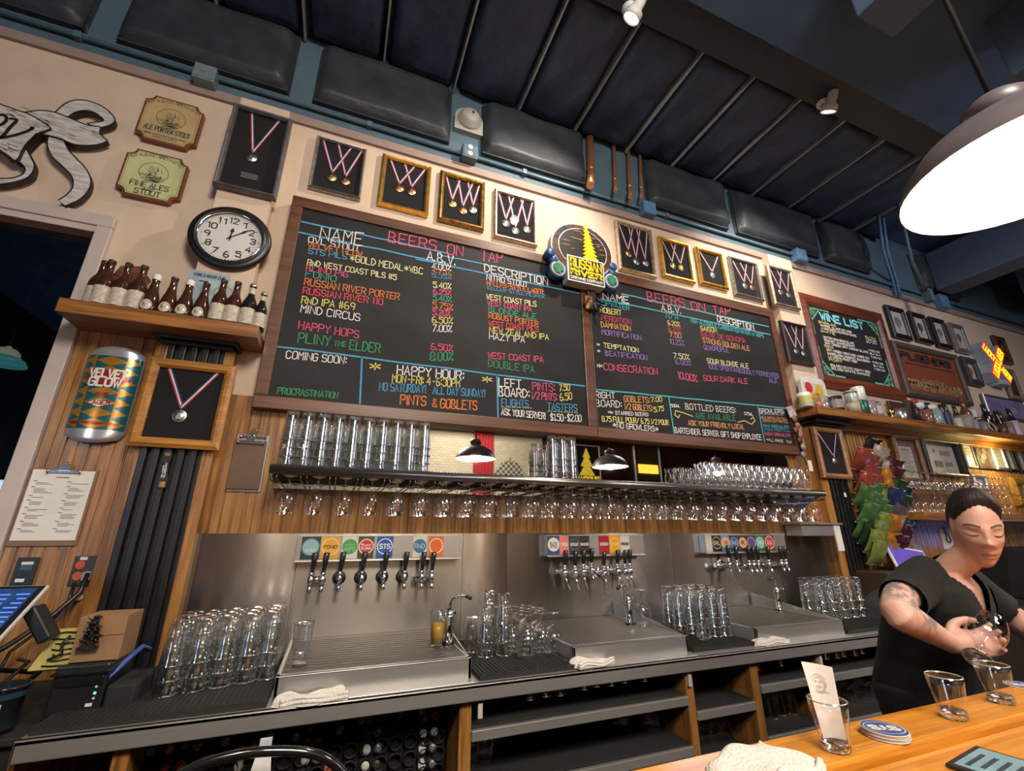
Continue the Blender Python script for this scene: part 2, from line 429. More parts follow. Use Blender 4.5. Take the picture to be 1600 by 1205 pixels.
# dark window on the left with painted casing
m = MB()
m.box((-1.24, WY-.03, .33), (-1.178, WY+.06, 2.835)); m.box((-2.7, WY-.03, 2.835), (-1.178, WY+.06, 2.90)); m.box((-2.7, WY-.022, 2.80), (-1.24, WY+.05, 2.835))
m.box((-2.7, WY-.03, .33), (-2.62, WY+.06, 2.80)); m.box((-2.7, WY-.05, .27), (-1.178, WY+.06, .33))
fr = m.build('window_1', pm('mauve_white_casing', (.50, .43, .40), .5, var=.05), bevel=.004); fr['kind'] = 'structure'
m = MB(); m.box((-2.62, WY+.045, .33), (-1.24, WY+.05, 2.80)); m.build('window_pane', thin_glass('window_glass', (.5, .55, .58), .02, .8, 0., .035), fr)
m = MB(); m.box((-3.6, WY+1.2, 0), (-.9, WY+1.3, 3.3)); m.box((-3.6, WY+.15, 0), (-3.5, WY+1.2, 3.3)); m.box((-1.0, WY+.15, 0), (-.9, WY+1.2, 3.3)); m.box((-3.6, WY+.15, 3.2), (-.9, WY+1.2, 3.3)); m.box((-3.6, WY+.15, 0), (-.9, WY+1.2, .3)); o = struct('wall_night_beyond_window', m, pm('night_dark', (.0015, .0022, .003), .9, var=.02))

t = thing('hanging_lamp', 'cream and teal hanging lamp seen through the dark window at left', 'lamp', wp(6, 563, 3.0))
t.scale = (.62, .62, .62)
m = MB(); m.lathe([(.09, .035), (.085, .07), (.06, .10), (.025, .115), (.012, .13)], 28); m.build('shade', pm('lit_cream_shade', (.70, .58, .38), .5, emit=.35), t)
m = MB(); m.lathe([(.135, -.01), (.13, .01), (.095, .034)], 28); m.lathe([(.150, -.035), (.148, -.02), (.12, -.008)], 28); m.build('teal_rim', pm('lit_teal_rim', (.10, .42, .42), .4, emit=.35), t)
m = MB(); m.tube([(0, 0, .12), (0, 0, 1.45)], .008, 8); m.build('stem', BLACK, t)
# ------------------------------------------------------------------ ceiling: joists with black vinyl insulation, steel beam, soffit tinted for blue light
m = MB(); m.box((-4.5, -4.8, 4.62), (12, 2.55, 4.75)); struct('ceiling', m, BLUELIT)
BX = [-2.54, -2.04, -1.54, -1.04, -.54, -.04, .46, .97, 1.46, 1.97, 2.44, 2.91, 3.40, 3.89, 4.38, 4.87, 5.36]
def pillow(x0, x1, fa, fb, fn, seed):
    rnd = random.Random(seed)
    ph = [rnd.uniform(0, 6) for _ in range(6)]
    def f(u, v):
        e = min(u, 1-u)*2; g = min(v, 1-v)*2
        d = (1-(1-min(1, e*5))**2)**.5*(1-(1-min(1, g*6))**2)**.5
        wr = .16*math.sin(9*v+ph[0]+3*u)*math.sin(5*u+ph[1])+.14*math.sin(13*u+4*v+ph[4])*max(0, .5-g)+.12*math.sin(31*v+ph[2])*max(0, .25-g)*4*math.sin(17*u+ph[3])+.10*math.sin(24*(u-v)+ph[5])*max(0, .4-e)
        return fn(u, v, d*(1+wr*.5)+wr*.12*d)
    return f
for i in range(len(BX)-1):
    a, b = BX[i]+.018, BX[i+1]-.022
    m = MB(); m.grid(pillow(a, b, 0, 0, lambda u, v, d: (a+(b-a)*u, 1.46+(2.37-1.46)*v, 4.60-.095*d), i), 14, 30)
    far = i >= 6
    o = m.build('insulation_batt', VINYLC)
    w = nth(i)
    tag(o, f'black vinyl ceiling insulation batt, {w} from the left between the metal strips', 'insulation', 'ceiling insulation batts')
m = MB()
for x in BX[1:-1]:
    pass
for k, x in enumerate(BX[1:-1]):
    m = MB(); m.box((x-.012, 1.46, 4.50), (x-.001, 2.37, 4.62))
    o = m.build('ceiling_strip', pm('grey_blue_metal', (.34, .40, .48), .5, .1)); tag(o, f'thin grey metal ceiling strip, {nth(k)} from the left between two batts', 'strip', 'ceiling strips'); o['kind'] = 'structure'
m = MB(); m.box((-4.5, 1.34, 4.50), (12, 1.45, 4.62)); m.box((-4.5, 1.26, 4.485), (12, 1.47, 4.50)); struct('ceiling_beam', m, pm('black_beam', (.014, .022, .036), .5))
m = MB(); m.box((-4.5, -4.5, 4.47), (12, 1.26, 4.62)); struct('ceiling_soffit', m, BLUELIT)
# wall-hung insulation along the blue band
WB = [(-4.3, -2.75), (-2.65, -1.57), (-1.44, -.57), (-.44, .45), (.68, 1.54), (2.13, 3.02), (3.11, 4.20), (4.30, 4.98), (5.85, 6.6)]
for i, (a, b) in enumerate(WB):
    m = MB(); zt, zb = 4.49, 4.01
    m.grid(pillow(a, b, 0, 0, lambda u, v, d: (a+(b-a)*u, WY-.016-.085*d, zb+(zt-zb)*v), 50+i), 26, 14)
    m.box((a+.01, WY-.045, zb-.0), (b-.01, WY-.014, zt))
    o = m.build('insulation_blanket', VINYL)
    tag(o, f'black vinyl insulation blanket on the blue wall band, {nth(i)} from the left', 'insulation', 'wall insulation blankets')
# transverse soffits hanging over the bar, bluish light put into their colour
SOFF = pm('blue_lit_soffit', (.085, .125, .20), .65, var=.1)
for i, (x, y1, z) in enumerate([(2.26, .806, 4.0), (3.456, .684, 4.0), (6.0, 2.3, 4.0)]):
    m = MB(); m.box((x, y1-1.9 if i < 2 else -3, z), (x+.30, y1, 4.47)); struct('ceiling_duct', m, SOFF, bevel=.01)
for i in range(4):
    m = MB(); m.box((7.4+i*.9, -2.5, 4.1), (7.8+i*.9, 2.1, 4.47)); struct('ceiling_duct', m, SOFF, bevel=.01)
# ------------------------------------------------------------------ counter, trays, mats, undercounter joinery
m = MB(); m.box((-.705, 1.735, .895), (3.62, WY-.02, .91)); m.box((-.705, 1.735, .858), (3.62, 1.752, .91)); m.box((-.705, 1.735, .858), (-.695, 2.3, .91))
tag(m.build('back_counter', STEELX, bevel=.004), 'long brushed steel back counter under the beer taps', 'counter')
m = MB(); m.box((-2.4, 1.78, .885), (-.71, WY-.02, .905)); m.box((-2.4, 1.80, .55), (-.72, WY-.02, .885))
tag(m.build('side_counter', BLACKM, bevel=.004), 'black side counter carrying printer and box at the left end', 'counter')
# steel splash panels: five folded sheets
SP = [(-.546, -.14), (-.14, .645), (.645, .89), (.89, 1.62), (1.62, 2.00), (2.00, 2.92), (2.92, 3.45)]
def splash(x0, x1, bow, k):
    m = MB()
    def f(u, v):
        return (x0+(x1-x0)*u, WY-.022+bow*math.sin(math.pi*u)*(.6+.4*v), .91+(1.418-.91)*v)
    m.grid(f, 16, 4)
    m.add([(x0, WY-.022, 1.418), (x1, WY-.022, 1.418), (x1, WY-.005, 1.418), (x0, WY-.005, 1.418)], [(0, 1, 2, 3)])
    return m.build('steel_splash_panel', STEEL)
_w = ['wrinkled at the far left behind the tall glass stack', 'behind the left tap row', 'between left and middle tap rows', 'behind the middle tap row',
      'between middle and right tap rows', 'behind the right tap row', 'at the right end beside the black pilaster']
for k, (a, b) in enumerate(SP): tag(splash(a+.001, b-.001, .004 if k % 2 else -.006, k), f'brushed steel splash panel {_w[k]}', 'wall panel', 'steel splash panels')
m = MB(); m.box((3.46, WY-.045, .93), (3.60, WY-.02, 1.415)); m.box((3.485, WY-.062, .93), (3.515, WY-.045, 1.40)); m.box((3.545, WY-.062, .93), (3.575, WY-.045, 1.40))
tag(m.build('steel_channel', steel('blue_steel', (.42, .50, .60), .22, 0, 2), bevel=.002), 'bright ribbed steel channel strip beside the right pilaster', 'channel')
# steel dispenser box on the wall with a paper slip
t = thing('towel_dispenser', 'small steel dispenser box with a paper slip beside right taps', 'dispenser', (0, 0, 0))
m = MB(); a = wp(1217, 822, 2.3); m.box((3.02, 2.24, 1.40), (3.40, 2.37, 1.475)); m.box((3.0, 2.22, 1.475), (3.42, 2.37, 1.487)); m.build('box', STEELX, t, bevel=.004)
m = MB(); m.box((3.335, 2.236, 1.30), (3.40, 2.239, 1.475), 0); m.build('paper_slip', WHITEP, t)

def tray(label, x0, x1, slot):
    t = thing('drip_tray', label, 'drip tray', (0, 0, 0), 'drip trays')
    z = .98; yf = 1.802; yb = WY-.03
    m = MB(); m.box((x0, yf, .91), (x1, yf+.012, z)); m.box((x0, yf, .91), (x0+.012, yb, z)); m.box((x1-.012, yf, .91), (x1, yb, z))
    m.box((x0, yf, z-.006), (x1, yf+.03, z)); m.box((x0, yf-.05, .91), (x1, yf, .914))
    m.add([(x1-.004, yf+.02, z), (x1-.004, yb, z), (x1-.004, yb, z+.07), (x1-.008, yf+.02, z), (x1-.008, yb, z), (x1-.008, yb, z+.07)], [(0, 1, 2), (5, 4, 3), (0, 2, 5, 3), (1, 4, 5, 2)])
    m.build('tray_rim', STEELX, t, bevel=.002)
    m = MB(); m.box((x0+.012, yf+.03, z-.03), (x1-.012, yb, z-.026)); m.build('drain_pan', pm('dark_pan', (.05, .045, .04), .4, .6), t)
    m = MB()
    if slot:
        n = int((x1-x0-.03)/.0165)
        for i in range(n):
            x = x0+.016+i*(x1-x0-.03)/n; m.box((x, yf+.03, z-.008), (x+.0055, yb, z-.001))
    else:
        n = int((x1-x0)/.011)
        m.box((x0+.012, yf+.03, z-.008), (x1-.012, yb, z-.004))
        for i in range(n):
            x = x0+.014+i*(x1-x0-.03)/n; m.box((x, yf+.026, z-.006), (x+.006, yf+.033, z+.001), 0)
        for j in range(14):
            yy = yf+.05+j*.036
            if yy < yb-.01: m.box((x0+.014, yy, z-.005), (x1-.014, yy+.02, z-.0025))
    m.build('grate', STEELX if slot else pm('grate_steel', (.17, .155, .14), .35, .85, scale=220, bump=.6, var=.35), t)
    return t
tray('brushed steel drip tray with the poured beer standing on it', -.118, .537, False)
tray('slotted steel drip tray below the middle tap row', .965, 1.55, True)
tray('steel drip tray below the right tap row', 1.965, 2.60, False)
def mat(label, pts, z=.915):
    m = MB(); n = len(pts)
    vs = [(x, y, z-.004) for x, y in pts]+[(x, y, z+.012) for x, y in pts]
    m.add(vs, [tuple(range(n, 2*n)), tuple(range(n))[::-1]]+[(i, (i+1) % n, n+(i+1) % n, n+i) for i in range(n)])
    x0, x1 = min(p[0] for p in pts), max(p[0] for p in pts); y0, y1 = min(p[1] for p in pts), max(p[1] for p in pts)
    k = int((x1-x0)/.016)
    for i in range(k):
        x = x0+.008+i*(x1-x0-.016)/k; m.box((x, y0+.004, z+.012), (x+.006, y1-.004, z+.0145))
    o = m.build('rubber_bar_mat', RUBBER); return tag(o, label, 'bar mat', 'black rubber bar mats')
MZ = .915+.0145
mat('black rubber bar mat under the tall pint stacks at left', [(-.69, 1.76), (-.13, 1.76), (-.13, 2.33), (-.69, 2.33)])
mat('black rubber bar mat under the glasses between left and middle trays', [(.56, 1.765), (.955, 1.765), (.955, 2.33), (.56, 2.33)])
mat('black rubber bar mat under the pint pyramid left of right tray', [(1.575, 1.80), (1.955, 1.80), (1.955, 2.33), (1.575, 2.33)])
mat('black rubber bar mat under the pints beside right pilaster', [(2.615, 1.80), (3.36, 1.80), (3.36, 2.33), (2.615, 2.33)])

# undercounter: one long cabinet carcass with dividers, steel-edged shelves
t = thing('undercounter_cabinet', 'oak undercounter cabinet with open shelves beneath the steel counter', 'cabinet')
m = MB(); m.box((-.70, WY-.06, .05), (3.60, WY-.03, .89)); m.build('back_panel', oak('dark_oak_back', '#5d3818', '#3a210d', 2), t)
for a, b in [(-.715, -.70), (-.495, -.455), (.487, .532), (1.482, 1.522), (1.855, 1.900), (2.29, 2.325), (2.98, 3.02), (3.58, 3.61)]:
    m = MB(); m.box((a, 1.765, .02), (b, WY-.06, .855)); m.build('divider', OAK, t, bevel=.003)
for x0, x1, zs in [(.532, 1.482, (.76, .585, .40)), (1.522, 1.855, (.70, .50)), (1.90, 2.29, (.757, .56)), (2.325, 2.98, (.757, .56)), (3.02, 3.58, (.757, .56))]:
    for z in zs:
        m = MB(); m.box((x0, 1.775, z-.022), (x1, WY-.07, z)); s = m.build('shelf', pm('black_shelf', (.02, .018, .016), .5), t)
        m = MB(); m.box((x0, 1.757, z-.028), (x1, 1.775, z+.004)); m.build('steel_edge', STEELX, s, bevel=.002)
        m = MB(); m.box((x0+.004, 1.78, z), (x1-.004, WY-.08, z+.012)); m.build('shelf_liner', RUBBER, s)
for x in (.552, 1.488, 2.30):
    m = MB(); m.box((x, 1.752, .80), (x+.016, 1.766, .845)); m.build('strike_plate', pm('ivory_plate', (.6, .58, .52), .4, .2), t)
# bottle rack
RX0, RX1 = -.45, .48
t = thing('bottle_rack', 'black honeycomb rack holding bottles neck-out below left taps', 'rack')
m = MB(); m.box((RX0, 1.93, .10), (RX1, 2.30, .855)); m.build('body', BLACKM, t)
m = MB()
nx = 18
for i in range(nx):
    for j in range(7):
        x = RX0+.03+i*(RX1-RX0-.06)/(nx-1); z = .815-j*.052
        M = Matrix.Translation((x, 1.93, z)) @ Matrix.Rotation(R(90), 4, 'X')
        m.lathe([(.0225, 0), (.0225, .03), (.0208, .03), (.0208, 0)], 12, M=M)
m.build('tube_face', pm('black_tube', (.003, .003, .003), .8), t)
TX_LEFT = [
    ('NAME', 'w', -0.2616, 2.9921, -0.0331, 3.0132, 0.086),
    ('BEERS', 'p', 0.1079, 3.0769, 0.3979, 3.0896, 0.0736),
    ('ON', 'p', 0.4686, 3.0841, 0.5691, 3.0918, 0.0742),
    ('TAP', 'p', 0.6902, 3.0889, 0.8387, 3.1056, 0.0841),
    ('OVL STOUT', 'w', -0.3161, 2.9616, -0.0474, 2.9677, 0.0373),
    ('VELVET GLOW', 'o', -0.3153, 2.9254, -0.0289, 2.9367, 0.0334),
    ('STS PILS', 'b', -0.3062, 2.8889, -0.1078, 2.901, 0.0331),
    ('*GOLD MEDAL*WBC', 'c', -0.0884, 2.8939, 0.3247, 2.902, 0.0433),
    ('RnD WEST COAST PILS #5', 'c', -0.3019, 2.8169, 0.1756, 2.8297, 0.0343),
    ('BLIND PIG', 'p', -0.3025, 2.7807, -0.0896, 2.7863, 0.034),
    ('FONIO', 'g', -0.3003, 2.7447, -0.1458, 2.7451, 0.0354),
    ('RUSSIAN RIVER PORTER', 'o', -0.2998, 2.6915, 0.2018, 2.7021, 0.0416),
    ('RUSSIAN RIVER 110', 'r', -0.2992, 2.6382, 0.1135, 2.6501, 0.0394),
    ('RnD IPA #69', 'y', -0.2978, 2.58, -0.0314, 2.5909, 0.0421),
    ('MIND CIRCUS', 'w', -0.2944, 2.5272, 0.0027, 2.5292, 0.044),
    ('HAPPY HOPS', 'p', -0.292, 2.4309, 0.0066, 2.4254, 0.0453),
    ('PLINY', 'G', -0.2843, 2.3534, -0.1288, 2.3588, 0.0552),
    ('the', 'G', -0.1089, 2.3635, -0.0506, 2.3672, 0.0378),
    ('ELDER', 'G', -0.0316, 2.3541, 0.1255, 2.358, 0.0541),
    ('A.B.V.', 'w', 0.3455, 3.0094, 0.5258, 3.0141, 0.0652),
    ('4.00%', 'w', 0.379, 2.9522, 0.4966, 2.9671, 0.0412),
    ('4.75%', 'o', 0.3804, 2.9292, 0.4979, 2.9394, 0.0299),
    ('5.35%', 'b', 0.3824, 2.8953, 0.5016, 2.9088, 0.0271),
    ('5.40%', 'c', 0.3938, 2.8274, 0.5024, 2.8401, 0.0376),
    ('6.25%', 'p', 0.3963, 2.7835, 0.5044, 2.7963, 0.0331),
    ('5.40%', 'g', 0.3974, 2.7389, 0.5087, 2.7509, 0.0369),
    ('5.75%', 'o', 0.3981, 2.6898, 0.5202, 2.6974, 0.0405),
    ('5.20%', 'p', 0.4008, 2.6433, 0.5071, 2.6554, 0.036),
    ('6.50%', 'y', 0.4017, 2.5914, 0.5227, 2.6078, 0.0396),
    ('7.00%', 'w', 0.407, 2.537, 0.5192, 2.5525, 0.043),
    ('6.50%', 'p', 0.4046, 2.4204, 0.5321, 2.4286, 0.0395),
    ('8.00%', 'G', 0.4038, 2.3522, 0.5346, 2.3712, 0.0524),
    ('DESCRIPTION', 'w', 0.7149, 3.0144, 1.1667, 3.0112, 0.0564),
    ('NITRO STOUT', 'w', 0.7308, 2.9594, 1.0175, 2.967, 0.0377),
    ('HELLES-STYLE LAGER', 'o', 0.7332, 2.9196, 1.1283, 2.9372, 0.0321),
    ('KELLER-STYLE PILSNER', 'b', 0.7379, 2.8896, 1.1365, 2.9065, 0.0301),
    ('WEST COAST PILS', 'c', 0.7336, 2.8184, 1.077, 2.8332, 0.0366),
    ('WEST COAST IPA', 'p', 0.74, 2.7764, 1.0413, 2.7903, 0.0328),
    ('BLONDE ALE', 'g', 0.7489, 2.731, 1.0752, 2.7408, 0.0376),
    ('ROBUST PORTER', 'o', 0.7497, 2.6886, 1.0873, 2.6901, 0.0373),
    ('WEST COAST PILS', 'r', 0.7522, 2.6344, 1.089, 2.6512, 0.0351),
    ('NEW ZEALAND IPA', 'y', 0.757, 2.5895, 1.1593, 2.6067, 0.0381),
    ('HAZY IPA', 'w', 0.7562, 2.5458, 0.9914, 2.5595, 0.041),
    ('WEST COAST IPA', 'p', 0.7506, 2.4184, 1.1161, 2.4448, 0.0382),
    ('DOUBLE IPA', 'G', 0.7532, 2.3636, 1.0538, 2.3648, 0.0456),
    ('COMING SOON:', 'w', -0.3253, 2.2605, -0.0379, 2.269, 0.041),
    ('PROCRASTINATION', 'G', -0.3346, 2.0701, -0.057, 2.0767, 0.0324),
    ('*', 'y', 0.083, 2.2446, 0.1377, 2.2483, 0.0605),
    ('*', 'y', 0.7188, 2.2533, 0.7766, 2.2565, 0.0556),
    ('HAPPY HOUR:', 'w', 0.2277, 2.248, 0.6054, 2.2614, 0.0518),
    ('MON-FRI: 4-6:30PM', 'y', 0.2057, 2.1996, 0.582, 2.2132, 0.0437),
    ('NO SATURDAY!', 'b', 0.1421, 2.1424, 0.3907, 2.1567, 0.0451),
    ('ALL DAY SUNDAY!', 'b', 0.4321, 2.1578, 0.7362, 2.1705, 0.0447),
    ('PINTS', 'o', 0.2584, 2.078, 0.3953, 2.0838, 0.0534),
    ('&', 'o', 0.4341, 2.0817, 0.4578, 2.0817, 0.0463),
    ('GOBLETS', 'o', 0.4781, 2.0801, 0.6894, 2.089, 0.0527),
    ('LEFT', 'w', 0.8207, 2.2499, 0.9641, 2.2537, 0.0509),
    ('BOARD:', 'w', 0.8213, 2.1891, 1.0194, 2.1979, 0.0528),
    ('PINTS:', 'p', 1.0413, 2.252, 1.1935, 2.2602, 0.0496),
    ('7.50', 'y', 1.2264, 2.2668, 1.2991, 2.2795, 0.0396),
    ('1/2 PINTS:', 'p', 1.0333, 2.1941, 1.2061, 2.1993, 0.0462),
    ('6.50', 'y', 1.2283, 2.2017, 1.3114, 2.2204, 0.046),
    ('FLIGHTS', 'b', 0.8391, 2.1297, 1.0116, 2.1383, 0.043),
    ('TASTERS', 'b', 1.1386, 2.1338, 1.3454, 2.1447, 0.0447),
    ('~~~~~~', 'y', 0.8352, 2.1177, 1.0323, 2.1298, 0.0103),
    ('~~~~~~', 'y', 1.1382, 2.1216, 1.3522, 2.1316, 0.0108),
    ('ASK YOUR SERVER!', 'w', 0.8395, 2.0757, 1.1227, 2.0749, 0.0385),
    ('$1.50-$2.00', 'w', 1.1581, 2.0688, 1.3721, 2.0814, 0.0428),
]
LN_LEFT = [
    ('b', [(-0.3672, 3.0855), (0.4731, 3.0893)]),
    ('b', [(0.426, 3.0651), (1.1731, 3.0746)]),
    ('b', [(-0.3708, 3.0109), (0.4767, 3.0142)]),
    ('b', [(0.2791, 3.0015), (1.4064, 3.004)]),
    ('b', [(-0.3678, 2.3181), (1.4094, 2.3213)]),
    ('b', [(0.0375, 2.3165), (0.0537, 2.06)]),
    ('b', [(0.8091, 2.321), (0.8187, 2.0546)]),
]
TX_RIGHT = [
    ('NAME', 'w', 1.6017, 3.0, 1.8209, 3.0064, 0.0531),
    ('BEERS', 'p', 1.9923, 3.0628, 2.3442, 3.0785, 0.0775),
    ('ON', 'p', 2.4092, 3.0725, 2.5483, 3.0807, 0.0719),
    ('TAP', 'p', 2.6308, 3.0749, 2.817, 3.1027, 0.0735),
    ('A.B.V.', 'w', 2.1133, 3.0048, 2.2991, 3.0115, 0.0524),
    ('DESCRIPTION', 'w', 2.6633, 3.0136, 3.0502, 3.0058, 0.0555),
    ('HOPWATER', 't', 1.5588, 2.9454, 1.8188, 2.9486, 0.0417),
    ('ROBERT', 'y', 1.5697, 2.8876, 1.7448, 2.894, 0.0413),
    ('PERDITION', 'd', 1.5731, 2.8246, 1.822, 2.8364, 0.0407),
    ('DAMNATION', 'O', 1.5691, 2.772, 1.8129, 2.7838, 0.0402),
    ('MORTIFICATION', 'v', 1.5719, 2.7179, 1.896, 2.7249, 0.0375),
    ('*', 'w', 1.5216, 2.6207, 1.5465, 2.6225, 0.0268),
    ('TEMPTATION', 'c', 1.578, 2.619, 1.8628, 2.6255, 0.0346),
    ('*', 'w', 1.5238, 2.5736, 1.5464, 2.575, 0.0266),
    ('BEATIFICATION', 'v', 1.5848, 2.5619, 1.9319, 2.579, 0.0363),
    ('*', 'c', 1.5122, 2.4582, 1.5546, 2.462, 0.0393),
    ('CONSECRATION', 'p', 1.5652, 2.4553, 2.0079, 2.4779, 0.0469),
    ('N/A', 't', 2.1481, 2.9489, 2.2608, 2.9579, 0.0445),
    ('6.20%', 'y', 2.1567, 2.8968, 2.2681, 2.8989, 0.0367),
    ('6.25%', 'd', 2.1531, 2.843, 2.2763, 2.8467, 0.0411),
    ('7.50', 'O', 2.1598, 2.7974, 2.267, 2.8037, 0.0383),
    ('10.25%', 'v', 2.1513, 2.7382, 2.2848, 2.7457, 0.0426),
    ('7.50%', 'c', 2.1704, 2.6273, 2.3171, 2.6374, 0.0417),
    ('6.00%', 'v', 2.1809, 2.5839, 2.3231, 2.5927, 0.0344),
    ('10.00%', 'p', 2.1877, 2.4742, 2.3624, 2.4687, 0.0505),
    ('NON-ALCOHOLIC CARBONATED WATER w/ HOPS', 't', 2.383, 2.956, 3.1449, 2.9529, 0.0329),
    ('SAISON', 'y', 2.4696, 2.9043, 2.6337, 2.9143, 0.038),
    ('BIERE DE SONOMA', 'd', 2.4698, 2.8496, 2.9253, 2.8731, 0.0426),
    ('STRONG GOLDEN ALE', 'O', 2.4755, 2.8024, 2.9566, 2.8078, 0.0397),
    ('QUADRUPLE', 'v', 2.4761, 2.7429, 2.7229, 2.7595, 0.0404),
    ('SOUR BLONDE ALE', 'c', 2.4875, 2.6367, 2.9079, 2.6507, 0.0384),
    ('100% SPONTANEOUSLY FERMENTED', 'v', 2.4906, 2.5931, 3.2285, 2.6103, 0.0356),
    ('ALE', 'v', 3.1086, 2.5585, 3.2011, 2.5676, 0.0351),
    ('SOUR DARK ALE', 'p', 2.4235, 2.4876, 2.8695, 2.5169, 0.0415),
    ('RIGHT', 'w', 1.4866, 2.251, 1.6359, 2.2606, 0.0423),
    ('BOARD:', 'w', 1.489, 2.1933, 1.6831, 2.2034, 0.0447),
    ('GOBLETS:', 'O', 1.7065, 2.2484, 1.9139, 2.2604, 0.0404),
    ('7.00', 'y', 1.9269, 2.2689, 2.0192, 2.284, 0.0333),
    ('1/2 GOBLETS:', 'O', 1.7048, 2.1958, 1.9306, 2.2033, 0.0399),
    ('5.75', 'y', 1.942, 2.1994, 2.026, 2.2179, 0.0328),
    ('*', 'w', 1.5737, 2.149, 1.6117, 2.1478, 0.031),
    ('STARRED BEERS:', 'w', 1.6286, 2.1523, 1.8929, 2.1646, 0.0234),
    ('8.75 FULL POUR/', 'y', 1.5245, 2.0969, 1.8092, 2.1107, 0.0343),
    ('6.75 1/2 POUR', 'y', 1.8262, 2.1093, 2.0511, 2.119, 0.0337),
    ('*NO GROWLERS*', 'w', 1.6045, 2.0642, 1.9602, 2.0648, 0.0344),
    ('BOTTLED BEERS:', 'w', 2.2216, 2.2477, 2.6932, 2.2653, 0.0428),
    ('ARE AVAILABLE', 'G', 2.2986, 2.1872, 2.6776, 2.2058, 0.0405),
    ('ASK YOUR FRIENDLY LOCAL', 'O', 2.2261, 2.1341, 2.7518, 2.1471, 0.0334),
    ('BARTENDER, SERVER, GIFT SHOP EMPLOYEE', 'w', 2.102, 2.0682, 2.9074, 2.078, 0.0385),
    ('500mL', 'w', 2.0917, 2.2502, 2.1698, 2.2561, 0.0211),
    ('375mL', 'w', 2.7741, 2.2587, 2.8615, 2.2614, 0.0227),
    ('GROWLERS:', 'w', 2.9394, 2.2914, 3.2074, 2.3116, 0.0326),
    ('~~~~~~', 'w', 2.939, 2.2778, 3.1864, 2.2922, 0.0093),
    ('NEW GROWLER FILL', 'O', 2.9387, 2.2462, 3.224, 2.2586, 0.0184),
    ('GROWLER REFILL', 'O', 2.9582, 2.2233, 3.2335, 2.2364, 0.0184),
    ('MINI GROWLER', 't', 2.9474, 2.1799, 3.2209, 2.1917, 0.0205),
    ('MINI REFILL', 't', 2.9599, 2.1533, 3.2296, 2.1673, 0.0181),
    ('SIGN GROWLER', 'p', 2.9514, 2.1195, 3.2178, 2.1256, 0.0202),
    ('*ALL PRICE + TAX', 'c', 2.9552, 2.0761, 3.2182, 2.0729, 0.02),
]
LN_RIGHT = [
    ('t', [(1.7656, 3.0754), (3.2321, 3.071)]),
    ('t', [(1.5837, 2.9962), (3.2297, 2.9974)]),
    ('t', [(1.4886, 2.3099), (3.2516, 2.3571)]),
    ('t', [(2.0827, 2.3169), (2.0914, 2.0624)]),
    ('t', [(2.9315, 2.3384), (2.9314, 2.0689)]),
    ('y', [(2.2752, 2.2006), (2.1895, 2.2205), (2.1281, 2.228), (2.1172, 2.196), (2.143, 2.1779), (2.1613, 2.2002)]),
    ('y', [(2.6966, 2.1966), (2.764, 2.2136), (2.8307, 2.192), (2.8744, 2.2236), (2.8588, 2.25), (2.8325, 2.2309)]),
]
# ------------------------------------------------------------------ chalkboards
CH = {'w': '#dcd8d6', 'p': '#d8557a', 'r': '#dc4a60', 'o': '#d9793c', 'b': '#4f96bd', 'c': '#dcd6a4', 'g': '#39a083', 'G': '#3f8a62', 'y': '#d6ce72', 't': '#4aa3b0', 'd': '#b5485c', 'O': '#d39d5e', 'v': '#8570b4'}
def chalk(k): return pm('chalk_'+{'w': 'white', 'p': 'pink', 'r': 'coral', 'o': 'orange', 'b': 'blue', 'c': 'cream', 'g': 'teal_green', 'G': 'green', 'y': 'yellow', 't': 'turquoise', 'd': 'rose', 'O': 'amber', 'v': 'violet'}[k], CH[k], .9, var=.22, scale=160)
def slate_mat():
    m, nt, b = _new('slate_board')
    f = _noise(nt, _coord(nt, (2.2, 2.2, 3.5)), 1., 5, .6)
    o = _ramp(nt, f, [(.38, (.008, .008, .009)), (.74, (.022, .022, .024))]); nt.links.new(o, b.inputs['Base Color'])
    b.inputs['Roughness'].default_value = .65; b.inputs['Specular IOR Level'].default_value = .3; MATS['slate'] = m; return m
SLATE = slate_mat()
SY = 2.3355
def chalkboard(label, x0, x1, z0, z1, inner, TX, LN):
    t = thing('chalkboard', label, 'chalkboard', (0, 0, 0))
    ix0, ix1, iz0, iz1 = inner
    m = MB(); m.box((x0, 2.325, z1), (x1, WY-.012, iz1)); m.box((x0, 2.325, z0), (x1, WY-.012, iz0)); m.box((x0, 2.325, iz0), (ix0, WY-.012, iz1)); m.box((ix1, 2.325, iz0), (x1, WY-.012, iz1))
    m.build('frame', BROWNF, t, bevel=.004)
    m = MB(); m.box((ix0-.005, SY+.001, iz0-.005), (ix1+.005, WY-.014, iz1+.005)); m.build('slate', SLATE, t)
    ks = sorted(set([a[1] for a in TX])); m = MB()
    for s, k, a, b, c, d, h in TX:
        big = h > .05
        write(m, s, a, b, c, d, h, SY-.0012, .0066 if big else .0050 if h > .032 else .0037 if h > .02 else .0026, ks.index(k), .018)
    m.build('chalk_lettering', [chalk(k) for k in ks], t)
    m = MB(); kl = sorted(set(k for k, _ in LN))
    for k, pts in LN:
        if len(pts) == 2: 
            (a, b), (c, d) = pts; pts = [(a+(c-a)*i/12, b+(d-b)*i/12+random.uniform(-.002, .002)) for i in range(13)]
        else:
            pts = [tuple(Vector(pts[i]).lerp(Vector(pts[i+1]), u)) for i in range(len(pts)-1) for u in (0, .5)]+[pts[-1]]
        ribbon(m, [Vector(p) for p in pts], .0095 if k != 'y' else .006, lambda a, b: (a, SY-.0008, b), kl.index(k))
    m.build('chalk_lines', [chalk(k) for k in kl], t)
    return t
chalkboard('left wide chalkboard in brown frame with pink BEERS ON TAP heading and blue ruled lines', -.432, 1.482, 1.990, 3.243, (-.372, 1.418, 2.055, 3.176), TX_LEFT, LN_LEFT)
